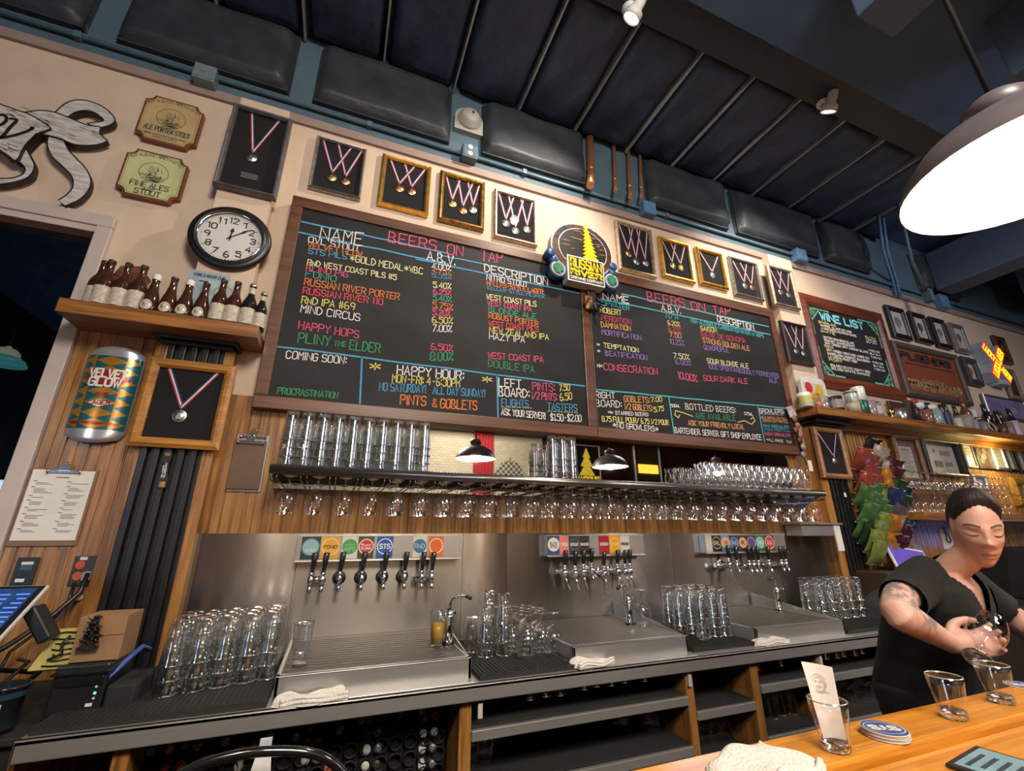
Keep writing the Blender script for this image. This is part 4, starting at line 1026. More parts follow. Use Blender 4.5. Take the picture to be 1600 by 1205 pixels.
q = [wp(297, 420, 2.31), wp(361, 427, 2.31), wp(355, 480, 2.31)]
m = MB(); m.box((q[0].x, 2.312, SZ), (q[1].x, 2.316, q[0].z)); m.build('card', pm('pale_blue_card', '#8fa3ad', .7), t)
m = MB(); write(m, 'WORLD BEER CUP', q[0].x+.02, q[0].z-.03, q[1].x-.02, q[0].z-.03, .014, 2.3115, .003, 0, 0); ribbon(m, [Vector((q[0].x+.05, q[0].z-.055)), Vector((q[1].x-.05, q[0].z-.055))], .006, lambda a, b: (a, 2.3115, b)); m.build('printing', BLACKM, t)
t = thing('white_card', 'white printed card with a round emblem at the right end of oak shelf', 'card', (0, 0, 0))
q = [wp(326, 438, 2.295), wp(379, 445, 2.295)]
m = MB(); m.box((q[0].x, 2.297, SZ), (q[1].x, 2.30, q[0].z)); m.build('card', pm('white_blue_card', '#a9b6ba', .7), t)
m = MB(); cxx = (q[0].x+q[1].x)/2; ribbon(m, [Vector((cxx+.04*math.cos(R(a)), q[0].z-.06+.04*math.sin(R(a)))) for a in range(0, 361, 15)], .007, lambda a, b: (a, 2.2965, b)); m.build('emblem', pm('card_grey', (.25, .3, .3), .7), t)

# tin can sign
TEAL = pm('can_teal', '#1f6470', .25, .3, coat=.5); AMB = pm('can_amber', '#b07f2c', .25, .4, coat=.5); CRED = pm('can_red', '#a3252c', .25, .3, coat=.5); CSIL = pm('can_silver', (.55, .56, .60), .22, .6, coat=.3); CWH = pm('can_white', (.75, .73, .68), .4)
x0, x1, z0, z1 = -1.108, -.902, 1.80, 2.205
t = thing('can_sign', 'embossed tin sign shaped like a teal and amber lager can', 'sign', ((x0+x1)/2, WY-.012, z0))
HW, HH = (x1-x0)/2, z1-z0
def bulge(u): return -.012-.040*max(0, 1-(u/HW)**2)**.6
m = MB()
def body(u, v):
    x = (u*2-1)*HW; z = HH*v; k = 1.0
    if v < .08: k = .80+.2*(v/.08)**.5
    if v > .93: k = .84+.16*((1-v)/.07)**.5
    return (x*k, bulge(x)*(.75 if v in (0, 1) else 1), z+(.018*(1-(u*2-1)**2)*(-1 if v < .5 else 1))*(1 if v < .2 or v > .85 else 0))
m.grid(body, 24, 40); m.build('can_body', CSIL, t)
PW = lambda a, b: (a, bulge(a)-.0015, b)
def onface(poly_, mi, mb, off=.0015):
    # subdivide a convex outline into a fan on the curved face
    c = (sum(p[0] for p in poly_)/len(poly_), sum(p[1] for p in poly_)/len(poly_)); n = len(poly_); K = 6
    for i in range(n):
        a, b = poly_[i], poly_[(i+1) % n]
        for s in range(K):
            for q in range(s+1):
                def pt(s_, q_):
                    f = s_/K; g = (q_/s_) if s_ else 0
                    x = c[0]+(a[0]-c[0])*f+(b[0]-a[0])*f*g; z = c[1]+(a[1]-c[1])*f+(b[1]-a[1])*f*g
                    return (x, bulge(x)-off, z)
                mb.add([pt(s, q), pt(s+1, q), pt(s+1, q+1)], [(0, 1, 2)], mi, True)
                if q < s: mb.add([pt(s, q), pt(s+1, q+1), pt(s, q+1)], [(0, 1, 2)], mi, True)
m = MB(); za, zb = HH*.095, HH*.915
def sl(u, v): x = (u*2-1)*HW*.985; return (x, bulge(x)-.0008, za+(zb-za)*v)
m.grid(sl, 24, 4, 0)
rows = 7; rh = (zb-za)/rows
for j in range(rows):
    zc = za+rh*(j+.5)
    for xc, hw in ((0, .058),):
        onface([(xc-hw, zc), (xc, zc-rh*.5), (xc+hw, zc), (xc, zc+rh*.5)], 1, m)
    onface([(HW*.50, zc-rh*.5), (HW*.97, zc), (HW*.50, zc+rh*.5)], 1, m); onface([(-HW*.55, zc-rh*.5), (-HW*.55, zc+rh*.5), (-HW*.97, zc)], 1, m)
onface([(-HW*.85, HH*.655), (0, HH*.545), (HW*.85, HH*.655), (0, HH*.765)], 2, m, .003)
onface([(-.045, HH*.375), (0, HH*.335), (.045, HH*.375), (0, HH*.415)], 3, m, .003)
m.build('can_pattern', [TEAL, AMB, CRED, CWH], t)
PF = lambda a, b: (a, bulge(a)-.0045, b)
m = MB(); write(m, 'VELVET', -.064, HH*.665, .064, HH*.665, .036, 0, .0085, 0, 0, PF); write(m, 'GLOW', -.058, HH*.565, .052, HH*.565, .036, 0, .0085, 0, 0, PF)
write(m, 'LAGER', -.038, HH*.360, .038, HH*.360, .017, 0, .0042, 1, 0, PF); write(m, 'RUSSIAN RIVER BREWING COMPANY', -.085, HH*.148, .085, HH*.148, .009, 0, .0026, 1, 0, PF)
write(m, 'HELLES', -.022, HH*.465, .022, HH*.465, .010, 0, .003, 1, 0, PF); m.build('can_lettering', [CWH, CRED], t)

# clipboards, opener, outlets
def clipboard(name, label, x0, x1, z0, z1, back, board, paper):
    t = thing(name, label, 'clipboard', ((x0+x1)/2, back, z0)); X0, X1, Z1 = x0-(x0+x1)/2, x1-(x0+x1)/2, z1-z0
    m = MB(); m.box((X0, -.008, 0), (X1, -.001, Z1)); m.build('board', board, t, bevel=.003)
    if paper:
        m = MB(); m.box((X0+.008, -.0095, .022), (X1-.008, -.008, Z1-.006)); p = m.build('paper', WHITEP, t)
        m = MB(); rnd = random.Random(4); Y = -.0100
        for col in (0, 1):
            z = Z1-.052
            while z > .05:
                xs = X0+.02+col*(X1-X0)*.5; ribbon(m, [Vector((xs, z)), Vector((xs+.012, z))], .0022, lambda a, b: (a, Y, b)); z -= .007
                for _ in range(rnd.randint(1, 4)):
                    ribbon(m, [Vector((xs+.010, z)), Vector((xs+.010+rnd.uniform(.03, .062), z))], .0016, lambda a, b: (a, Y, b)); z -= .0052
                z -= .006
        ribbon(m, [Vector((-.02, Z1-.035)), Vector((.02, Z1-.035))], .003, lambda a, b: (a, Y, b)); m.build('printed_lines', BLACKM, p)
    cxx = 0
    m = MB(); m.box((cxx-.055, -.016, Z1-.018), (cxx+.055, -.008, Z1-.006)); m.tube([(cxx-.052, -.014, Z1-.02), (cxx-.052, -.016, Z1-.004)], .005, 8); m.tube([(cxx+.052, -.014, Z1-.02), (cxx+.052, -.016, Z1-.004)], .005, 8)
    m.box((cxx-.018, -.022, Z1-.008), (cxx+.018, -.006, Z1+.014)); m.tube([(cxx+.012*math.cos(R(a)), -.014, Z1+.016+.010*math.sin(R(a))) for a in range(0, 361, 30)], .0022, 6); m.build('clip', CHROME, t)
    return t
MENUB = pm('hardboard_brown', '#7d5f48', .5, var=.1, scale=40)
clipboard('menu_clipboard', 'clipboard with a printed two-column menu on the left beadboard', -1.172, -.956, 1.370, 1.672, WY-.013, MENUB, True)
clipboard('steel_clipboard', 'larger pale clipboard behind the worn brown one, peeking out above it', -.478, -.338, 1.60, 1.868, WY-.013, pm('grey_board', (.30, .28, .26), .4, .4), False)
clipboard('brown_clipboard', 'worn brown clipboard hung over another beside the wine glass shelf', -.480, -.346, 1.61, 1.838, WY-.024, pm('worn_hardboard', '#5d412f', .5, var=.2, scale=14), False)
t = thing('bottle_opener', 'black flat bottle opener hanging on the left fluted pilaster', 'opener', (-.700, PY-.017, 1.60), rot=(0, R(-3), 0))
m = MB()
for a in range(0, 360, 20):
    pass
pts = [(-.013, 0), (.013, 0), (.017, .01), (.017, .045), (.011, .06), (.011, .11), (.016, .125), (.016, .150), (.010, .160), (-.010, .160), (-.016, .150), (-.016, .125), (-.011, .11), (-.011, .06), (-.017, .045), (-.017, .01)]
m.poly(pts, -.005, -.001); m.build('body', BLACK, t)
m = MB(); m.box((-.010, -.0058, .005), (.010, -.0045, .028)); m.box((-.009, -.0058, .137), (.009, -.0045, .15)); m.build('openings', OAK, t)
m = MB(); 
def rot(u, v): return (-v+.006, -.0056, u+.085-.02)
write(m, 'RUSSIAN', -.02, 0.001, .04, 0.001, .006, 0, .0016, 0, 0, rot); write(m, 'RIVER', -.02, 0.0095, .03, .0095, .005, 0, .0014, 0, 0, rot); m.build('lettering', WHC, t)
def outlet(label, x0, x1, z0, z1, col, kind):
    t = thing('outlet_plate', label, 'outlet', ((x0+x1)/2, WY-.013, z0)); W_ = (x1-x0)/2
    m = MB(); m.box((-W_, -.006, 0), (W_, -.0005, z1-z0)); m.build('cover_plate', col, t, bevel=.002); H_ = z1-z0
    OR = pm('orange_socket', '#c2502a', .5)
    if kind:
        m = MB()
        for zc in (.33, .70):
            m.poly([(-W_*.40+.015*math.cos(R(a)), H_*zc+.016*math.sin(R(a))) for a in range(0, 360, 20)], -.009, -.005)
        m.build('socket', OR, t)
        m = MB(); m.box((W_*.1, -.03, H_*.18), (W_*.75, -.006, H_*.48)); m.build('plug', pm('grey_plug', (.3, .29, .28), .5), t, bevel=.003)
        m = MB(); m.box((-W_*.55, -.0075, H_*.87), (0, -.006, H_*.97)); m.build('sticker', WHITEP, t)
    else:
        m = MB(); m.box((-W_*.5, -.008, H_*.55), (W_*.55, -.006, H_*.72)); m.build('blue_label', pm('outlet_blue', '#3c5868', .5), t)
        m = MB(); m.box((-W_*.6, -.008, H_*.12), (W_*.2, -.006, H_*.24)); m.box((-W_*.5, -.0082, H_*.74), (W_*.55, -.006, H_*.84)); m.build('white_label', WHITEP, t)
outlet('small black switch plate with pale labels on the far left oak', -1.122, -1.055, 1.230, 1.330, BLACKW, 0)
outlet('dark grey double outlet with orange sockets beside left pilaster', -.950, -.865, 1.222, 1.332, pm('dark_grey_plate', (.035, .035, .037), .5), 1)
m = MB(); m.tube([(-.925, 2.375, 1.235), (-.92, 2.36, 1.17), (-.95, 2.34, 1.10), (-1.02, 2.3, 1.02), (-1.0, 2.2, .93)], .006, 8)
tag(m.build('thin_cable', BLACK), 'thin black cable running down from the orange outlet', 'cable')
m = MB(); m.tube([(-.885, 2.36, 1.27), (-.89, 2.35, 1.20), (-.94, 2.30, 1.12), (-1.0, 2.22, 1.05), (-1.08, 2.1, .99), (-1.12, 2.0, .93)], .009, 8)
tag(m.build('plug_cable', BLACK), 'thick black cable hanging from the grey plug', 'cable')
t = thing('round_hook', 'small white round wall hook below the orange outlet', 'hook', (-.90, WY-.013, 1.18)); m = MB(); m.lathe([(0, .02), (.011, .017), (.011, 0)], 14, M=Matrix.Rotation(R(90), 4, 'X')); m.build('hook', WHC, t)

# POS tablet, printer, cardboard box, pad, tub
t = thing('order_tablet', 'tilted order tablet with white edge and blue lit screen at left', 'tablet', (0, 0, 0))
TR_, BR_ = Vector((-.800, 1.90, 1.268)), Vector((-.832, 1.80, 1.135)); ux = Vector((-1, .12, 0.0)).normalized(); Wd = .32
TL_, BLc = TR_+ux*Wd, BR_+ux*Wd
nrm = (TL_-TR_).cross(BR_-TR_).normalized(); nrm = nrm if nrm.y < 0 else -nrm
def quadbox(mb, a, b, c, d, n, th, mi=0): mb.add([a, b, c, d, a-n*th, b-n*th, c-n*th, d-n*th], [(0, 1, 2, 3), (7, 6, 5, 4), (0, 4, 5, 1), (1, 5, 6, 2), (2, 6, 7, 3), (3, 7, 4, 0)], mi)
m = MB(); quadbox(m, TR_, TL_, BLc, BR_, nrm, .012); m.build('white_shell', pm('white_shell', (.6, .6, .58), .4), t, bevel=.003)
def ins(a, b, c, d, k, off): ce = (a+b+c+d)/4; return [p+(ce-p).normalized()*k+nrm*off for p in (a, b, c, d)]
m = MB(); q = ins(TR_, TL_, BLc, BR_, .006, .0006); m.add(q, [(0, 1, 2, 3)]); m.build('black_bezel', BLACK, t)
m = MB(); q = ins(TR_, TL_, BLc, BR_, .024, .0012); m.add(q, [(0, 1, 2, 3)]); sc = m.build('screen', pm('blue_screen', (.010, .028, .085), .3, emit=1.1, var=.5, scale=6), t)
m = MB(); rnd = random.Random(6)
for i in range(9):
    v = .12+.095*i
    for j in range(3):
        u0 = .02+.17*j; a = q[0].lerp(q[1], u0); b = q[0].lerp(q[1], u0+rnd.uniform(.06, .14)); dn = (q[3]-q[0])
        m.add([a+dn*v+nrm*.0006, b+dn*v+nrm*.0006, b+dn*(v+.03)+nrm*.0006, a+dn*(v+.03)+nrm*.0006], [(0, 1, 2, 3)])
m.build('screen_rows', pm('screen_rows', (.05, .10, .35), .4, emit=1.3), sc)
m = MB(); M_ = Matrix.Translation((-.79, 1.90, 1.16)) @ Matrix.Rotation(R(-35), 4, 'Y'); m.obox(M_, (.035, .06, .11)); m.build('card_reader', BLACK, t, bevel=.006)
m = MB(); m.tube([(-.98, 1.93, .91), (-.96, 1.93, 1.15)], .03, 10); m.box((-1.1, 1.85, .905), (-.86, 2.05, .925)); m.build('stand', BLACK, t)
t = thing('receipt_printer', 'black receipt printer with a green power light on left counter', 'printer', (0, 0, 0))
m = MB(); m.box((-.715, 1.875, .918), (-.585, 2.06, 1.045)); m.build('body', BLACK, t, bevel=.006)
m = MB(); m.box((-.705, 1.870, .99), (-.592, 1.877, 1.012)); m.box((-.72, 1.865, 1.020), (-.58, 2.05, 1.028)); m.build('front_lip', pm('glossy_black', (.012, .012, .013), .15), t, bevel=.002)
for z, nm, mm in ((.985, 'button', WHC), (.968, 'power_light', pm('green_led', (.02, .9, .15), .3, emit=6)), (.955, 'button', WHC)):
    m = MB(); m.disc((-.606, 1.874, z), .0035, 12); m.build(nm, mm, t)
m = MB(); m.box((-.622, 1.873, .935), (-.606, 1.8755, .943)); m.build('sticker', WHITEP, t)
m = MB(); m.box((-.580, 1.87, .918), (-.505, 2.04, .985)); tag(m.build('cable_box', BLACKM, bevel=.008), 'low black box between the printer and the fluted pilaster', 'box')
m = MB(); m.tube([(-.60, 1.93, 1.035), (-.585, 1.90, 1.00), (-.57, 1.93, 1.03), (-.55, 2.0, 1.06), (-.54, 2.05, 1.04)], .008, 8); tag(m.build('blue_cable', pm('blue_cable', '#3f56a0', .5)), 'short blue cable beside the receipt printer', 'cable')
CARD = pm('corrugated_cardboard', '#94714f', .8, var=.08, scale=12)
t = thing('cardboard_box', 'brown cardboard box standing on top of the receipt printer', 'box', (0, 0, 0))
m = MB(); m.box((-.700, 1.90, 1.047), (-.578, 2.03, 1.172)); m.build('box', CARD, t, bevel=.002)
m = MB(); m.box((-.640, 1.897, 1.118), (-.577, 1.8995, 1.173)); m.build('flap', CARD, t)
t = thing('dark_ornament', 'small dark leafy metal ornament clipped to the cardboard box', 'ornament', (-.655, 1.885, 1.085))
m = MB(); rnd = random.Random(11); m.box((-.028, -.006, -.002), (.022, .012, .006)); m.box((-.018, -.006, .006), (.012, .008, .016)); m.build('base', BLACK, t)
m = MB()
for i in range(60):
    z = .016+.072*(i/60); rr = .03*(1-i/75); a = i*2.4; c = Vector((rr*math.cos(a)*.7, rr*math.sin(a)*.5, z)); d = Vector((rnd.uniform(-.012, .012), rnd.uniform(-.01, .01), rnd.uniform(-.004, .012)))
    m.tube([c*.3+Vector((0, 0, z*.7)), c, c+d], [.0015, .004, .001], 5)
m.build('leaves', pm('dark_bronze_leaf', (.03, .028, .022), .35, .5), t)
t = thing('order_pad', 'yellow lined pad with black squiggles beside the cardboard box', 'pad', (0, 0, 0))
m = MB(); quadbox(m, Vector((-.765, 1.95, 1.135)), Vector((-.695, 1.96, 1.135)), Vector((-.690, 1.90, 1.035)), Vector((-.79, 1.90, 1.035)), Vector((0, -1, .4)).normalized(), .02); m.build('pad', pm('pale_yellow_pad', '#b3a75e', .8), t)
m = MB(); rnd = random.Random(9)
for i in range(7):
    z = 1.045+.013*i; y = 1.90+(z-1.035)*.55-.004; m.tube([(-.775+rnd.uniform(0, .03), y, z), (-.74, y-.003, z+rnd.uniform(-.004, .004)), (-.70, y, z+rnd.uniform(-.003, .003))], .0022, 5)
m.tube([(-.75, 1.90, 1.06), (-.72, 1.90, 1.075), (-.73, 1.905, 1.10), (-.715, 1.91, 1.12)], .004, 6); m.build('squiggles', BLACK, t)
t = thing('straw_tub', 'dark plastic tub with a white label at the far left counter', 'tub', (-.800, 1.84, .906))
m = MB(); m.lathe([(0, 0), (.042, 0), (.047, .09), (.050, .105), (.053, .106), (.053, .112), (.048, .112), (.044, .01)], 20); m.build('tub', pm('smoked_plastic', (.012, .016, .020), .12, coat=.4), t)
m = MB(); m.lathe([(.0478, .083), (.0485, .098)], 20); m.build('band', pm('teal_band', '#1d3a48', .4), t)
m = MB(); m.box((.012, -.0485, .006), (.022, -.0455, .075)); m.build('label', WHITEP, t)
m = MB(); m.tube([(-.86, 1.95, .94), (-.80, 2.0, 1.01), (-.85, 2.1, .99), (-.95, 2.12, 1.0)], .007, 8); m.tube([(-.92, 1.98, .93), (-.86, 2.06, 1.03), (-.93, 2.16, 1.02)], .006, 8); tag(m.build('cable_tangle', BLACK), 'tangle of black cables between tablet and outlet', 'cable')
# ------------------------------------------------------------------ mirror, glass shelf with hanging rails
m = MB(); m.box((-.275, WY-.030, 1.62), (3.18, WY-.013, 2.02)); 
MIR, nt_, b_ = _new('silver_mirror'); f_ = _noise(nt_, _coord(nt_), 3., 2); o_ = _ramp(nt_, f_, [(.2, (.80, .79, .77)), (.8, (.84, .83, .81))]); nt_.links.new(o_, b_.inputs['Base Color']); b_.inputs['Metallic'].default_value = 1; b_.inputs['Roughness'].default_value = .015
tag(m.build('bar_mirror', MIR), 'long wall mirror behind the glass shelf, below the chalkboards', 'mirror')
YR = 2.15
t = thing('glass_shelf', 'dark shelf with a steel tube edge and hanging rails below the chalkboards', 'shelf')
m = MB(); m.box((-.272, YR+.015, 1.668), (3.165, WY-.03, 1.690)); m.build('shelf_board', BLACKM, t)
m = MB(); m.tube([(-.285, YR, 1.682), (3.18, YR, 1.682)], .021, 16); m.build('tube_edge', steel('dark_steel_tube', (.30, .285, .27), .28, 0, 0), t)
m = MB()
for i in range(210): m.box((-.268+i*.0163, YR+.005, 1.700), (-.262+i*.0163, YR+.03, 1.706))
m.box((-.272, YR+.008, 1.690), (3.165, WY-.035, 1.700)); m.build('bar_liner', RUBBER, t)
for x in (-.275, 3.165):
    m = MB(); m.add([(x, YR, 1.67), (x, WY-.03, 1.67), (x, WY-.03, 1.56), (x+.004, YR, 1.67), (x+.004, WY-.03, 1.67), (x+.004, WY-.03, 1.56)], [(0, 1, 2), (5, 4, 3), (0, 3, 4, 1), (0, 2, 5, 3), (1, 4, 5, 2)]); m.build('end_bracket', STEELX, t)
NG = 29; gx = [-.205+i*(3.08+.205)/(NG-1) for i in range(NG)]
for i in range(NG+1):
    x = gx[0]-.058+i*(gx[1]-gx[0])
    m = MB()
    for s in (-1, 1): m.tube([(x+s*.012+s*.0, YR-.022, 1.655), (x+s*.012, YR-.020, 1.642), (x+s*.012, YR+.0, 1.636), (x+s*.012, WY-.035, 1.636)], .003, 6)
    m.build('glass_rail', pm('dark_rail_wire', (.16, .15, .145), .3, .9), t)

GOBLET = [(.0, .0), (.029, .0005), (.031, .002), (.022, .005), (.006, .010), (.0042, .018), (.0042, .048), (.008, .056), (.026, .066), (.040, .083), (.0455, .106), (.0450, .128), (.0400, .153), (.0375, .164)]
def glass_obj(name, prof, mat_, label, loc, group, n=20, flip=False, scale=1.0):
    m = MB(); P_ = [(r, -z) for r, z in prof] if flip else prof
    m.lathe(P_, n)
    zs = [z for r, z in P_]; za, zb = min(zs), max(zs)
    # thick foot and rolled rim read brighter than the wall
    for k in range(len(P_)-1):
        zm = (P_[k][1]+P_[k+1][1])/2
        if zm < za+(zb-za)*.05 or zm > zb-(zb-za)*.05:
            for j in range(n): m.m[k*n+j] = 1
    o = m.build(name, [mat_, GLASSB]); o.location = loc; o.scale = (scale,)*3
    return tag(o, label, 'glass', group)
gob = None
def place(o0, name, prof, mat_, label, loc, group, **k):
    if o0 is None: return glass_obj(name, prof, mat_, label, loc, group, **k)
    c = o0.copy(); C.objects.link(c); c.location = loc; c['label'] = label; c['group'] = group; c.scale = (k.get('scale', 1.),)*3; return c
for i in range(NG):
    o = place(gob, 'hanging_goblet', GOBLET, GLASSD, f'stemmed goblet hanging in front from the shelf rails, {nth(i)} from the left', (gx[i], YR+.035, 1.662), 'hanging goblets', flip=True)
    gob = gob or o
for i in range(NG):
    if i < 4: continue
    place(gob, '', None, None, f'stemmed goblet hanging behind the front row, {nth(i-4)} from the left', (gx[i], YR+.125, 1.662), 'hanging goblets')

PINT = [(.0, .003), (.022, .003), (.025, .0), (.0265, .003), (.029, .05), (.0342, .127), (.036, .130), (.0362, .134), (.0350, .134), (.0335, .127), (.028, .05), (.0255, .012), (.0, .011)]
PINTI = [(r, .134-z) for r, z in PINT]   # standing upside down
pint = None
def pint_tower(xy, z, n, inc, desc, group, mat_=None):
    global pint
    lv = {1: ['single'], 2: ['lower', 'upper'], 3: ['bottom', 'middle', 'top'], 4: ['bottom', 'second', 'third', 'top']}[n]
    for k in range(n):
        o = place(pint, 'pint_glass', PINTI, GLASS, f'{lv[k]} upside-down pint glass of the {desc}', (xy[0], xy[1], z+inc*k), group)
        pint = pint or o
rw = ['front', 'second', 'back']
co = ['leftmost', 'second', 'third', 'fourth', 'fifth', 'sixth', 'seventh', 'eighth', 'ninth', 'rightmost']
for i, x in enumerate([-.440, -.368, -.297, -.228, -.163]):
    for j, y in enumerate([1.925+.02*i, 2.015+.015*i, 2.10+.012*i]):
        pint_tower((x, y), MZ, 3, .041, f'{["leftmost","second","middle","fourth","rightmost"][i]} tower, {rw[j]} row of left mat', 'pint towers on the left mat')
for i, (x, y, n) in enumerate([(.625, 2.10, 1), (.655, 2.0, 2), (.70, 2.10, 3), (.738, 1.995, 3)]):
    pint_tower((x, y), MZ, n, .052, f'{["leftmost","front left","back right","front right"][i]} tower on mat beside the beer faucet', 'pint towers beside the left tray')
for i, x in enumerate([1.70, 1.775, 1.85, 1.915]):
    for j, y in enumerate([1.945, 2.03, 2.12]):
        if i == 0 and j == 0: continue
        pint_tower((x+.01*j, y), MZ, 3, .042, f'{["leftmost","second","third","rightmost"][i]} tower, {rw[j]} row left of the right tray', 'pint towers left of the right tray')
for i, x in enumerate([2.80, 2.885, 2.97, 3.055, 3.14]):
    for j, y in enumerate([2.05, 2.14]):
        pint_tower((x, y), MZ, 3, .045, f'{["leftmost","second","middle","fourth","rightmost"][i]} tower, {rw[j]} row beside right pilaster', 'pint towers beside the right pilaster')
# inverted goblets on the mat beside the middle tray
GOBI = [(r, .164-z) for r, z in GOBLET]
g2 = None
for i, (x, y) in enumerate([(.808, 1.915), (.882, 1.93), (.955-.02, 1.925), (.772, 1.99), (.845, 2.0), (.918, 2.0), (.80, 2.07), (.875, 2.075), (.935, 2.075), (.77, 2.15), (.84, 2.15), (.91, 2.15)]):
    lb = f'upside-down stemmed goblet, {["left","centre","right"][i % 3]} one of the {["front","second","third","back"][i//3]} row on middle mat'
    o = place(g2, 'upturned_goblet', GOBI, GLASS, lb, (x, y, MZ), 'goblets drying on the middle mat'); g2 = g2 or o
place(g2, '', None, None, 'single upside-down goblet standing on the slotted tray by its faucet', (1.505, 2.06, .981), 'goblets drying on the middle mat')
TAST = [(.0, .003), (.016, .003), (.018, 0), (.021, .004), (.018, .03), (.017, .05), (.021, .075), (.0225, .085), (.0215, .085), (.016, .05), (.017, .012), (0, .010)]
tst = None
for i, (x, y) in enumerate([(1.725, 1.895), (1.765, 1.915)]):
    o = place(tst, 'taster_glass', TAST, GLASS, ['small curved taster glass in front of the pint pyramid, left of two', 'small curved taster glass in front of the pint pyramid, right of two'][i], (x, y, MZ), 'taster glasses'); tst = tst or o
# glasses standing on the shelf in front of the mirror
SZT = 1.7065
for i in range(10):
    for j, y in enumerate([2.205, 2.285]):
        pint_tower((-.235+i*.068+.01*j, y), SZT, 4 if j == 0 else 3, .038, f'{co[i]} tower, {rw[j]} row at left end of mirror shelf', 'pint towers on the mirror shelf')
for i in range(3): pint_tower((1.115+i*.062, 2.24), SZT, 4, .036, f'{["left","middle","right"][i]} tower before the middle of the mirror', 'pint towers at the mirror middle')
TULIP = [(.0, .0), (.028, .001), (.030, .003), (.010, .010), (.008, .018), (.022, .030), (.036, .055), (.036, .075), (.028, .105), (.027, .115), (.033, .140), (.0345, .148)]
tl = None
for i in range(14):
    for j, y in enumerate([2.20, 2.275]):
        o = place(tl, 'tulip_glass', TULIP, GLASSD, f'curvy tulip beer glass on right end of mirror shelf, {nth(i)} of {["front","back"][j]} row', (2.19+i*.069+.02*j, y, SZT), 'tulip glasses on the mirror shelf'); tl = tl or o
# glasses on the undercounter shelves
def under(label, xs, y, z, prof=None):
    global pint
    for i, x in enumerate(xs): place(pint, '', None, None, f'upside-down pint glass on {label}, {nth(i)} from the left', (x, y+.012*(i % 2), z+.0125), 'glasses on the undercounter shelves', scale=.86)
under('top shelf below the middle taps, left cluster', [.83, .905, .97], 1.95, .76)
under('top shelf below the middle taps, right cluster', [1.10, 1.17, 1.24, 1.32, 1.42], 1.98, .76)
for i, (x, y) in enumerate([(.575, 1.93), (.64, 1.95), (.72, 2.05), (1.15, 2.1), (1.30, 2.0), (1.42, 1.95)]):
    place(g2, '', None, None, f'upside-down goblet on the middle shelf below the slotted tray, {nth(i)} from the left', (x, y, .5975), 'goblets on the undercounter shelves')
under('narrow shelf below the right tray', [1.935, 2.0, 2.06, 2.24], 1.93, .757)
under('upper shelf left of the bartender', [2.37, 2.44, 2.51, 2.58, 2.65, 2.72, 2.80, 2.88], 1.93, .757)
under('lower narrow shelf below the right tray', [1.94, 2.01, 2.09, 2.16, 2.23], 1.90, .56)
for i in range(9):
    place(g2, '', None, None, f'upside-down goblet on the lower shelf left of the bartender, {nth(i)} from the left', (2.36+i*.07, 1.90+.03*(i % 2), .5725), 'goblets on the undercounter shelves')
for i in range(5): place(g2, '', None, None, f'upside-down goblet at the bottom of the narrow middle cubby, {nth(i)} from the left', (1.55+i*.065, 1.93, .5125), 'goblets on the undercounter shelves')

# ------------------------------------------------------------------ tap label strips and taps
def lab(col): return pm('tap_label_'+col.lstrip('#'), col, .45, var=.04)
def strip_plate(label, crop, plate, labels):
    ox, oy, k = crop; Y = 2.330
    P = lambda x, y: wp(ox+x/k, oy+y/k, Y)
    a, b = P(plate[0], plate[1]), P(plate[2], plate[3])
    z1, z0 = 1.410, 1.298
    t = thing('tap_label_strip', label, 'label strip', (0, 0, 0), 'tap label strips')
    m = MB(); m.box((a.x, Y, z0), (b.x, WY-.02, z1)); m.box((a.x, Y-.012, z0-.004), (b.x, Y+.002, z0+.002)); m.build('steel_plate', STEELX, t, bevel=.002)
    for x0, x1, ground, disc, txt, tcol in labels:
        u0, u1 = P(x0, 100).x, P(x1, 100).x; zb, zt = z0+.008, z1-.006
        m = MB(); m.box((u0, Y-.002, zb), (u1, Y-.0002, zt)); l = m.build('beer_label', lab(ground), t)
        c = ((u0+u1)/2, (zb+zt)/2+.004); r = min((u1-u0)*.45, .040)
        if disc:
            m = MB(); m.poly([(c[0]+r*math.cos(R(q)), c[1]+r*math.sin(R(q))) for q in range(0, 360, 15)], Y-.0030, Y-.002, 0)
            ribbon(m, [Vector((c[0]+r*math.cos(R(q)), c[1]+r*math.sin(R(q)))) for q in range(0, 361, 15)], .0045, lambda a_, b_: (a_, Y-.0034, b_), 1)
            m.build('roundel', [lab(disc[0]), lab(disc[1])], l)
        m = MB(); lines = txt if isinstance(txt, list) else [txt]; n = len(lines)
        for i, s in enumerate(lines):
            if not s: continue
            hh = (.020 if len(s) < 5 else .014)*(1 if n == 1 else .75); ww = min((u1-u0)*.78, hh*.8*len(s))/2
            zz = c[1]-hh/2+((n-1)/2-i)*hh*1.35
            write(m, s, c[0]-ww, zz, c[0]+ww, zz, hh, Y-.0040, hh*.2, 0, 0)
        if m.f: m.build('lettering', lab(tcol), l)
    return t
strip_plate('steel label strip with FONIO, Pliny and STS labels above the left taps', (460, 830, 5.926), (35, 25, 1540, 250),
    [(70, 245, '#20343c', ('#8fb2b8', '#5a8a62'), ['', '', 'WATER'], '#e0ded6'), (255, 425, '#e0a644', ('#e0a644', '#f0cf8c'), 'FONIO', '#3a2a18'), (445, 590, '#d8d6cd', ('#4f9a54', '#4f9a54'), ['HAPPY', 'HOPS'], '#8cc48a'),
     (595, 740, '#4b4a22', ('#c8322c', '#ece8e0'), ['Pliny', 'Elder'], '#f0ece4'), (765, 915, '#2a55a4', ('#2a55a4', '#e8e6e2'), 'STS', '#f0f0ee'), (1100, 1225, '#d4d0bb', ('#43698e', '#43698e'), 'RnD', '#9fc0cc'), (1245, 1380, '#d8702c', ('#d8642a', '#f0dfc8'), '', '#3a2a18')])
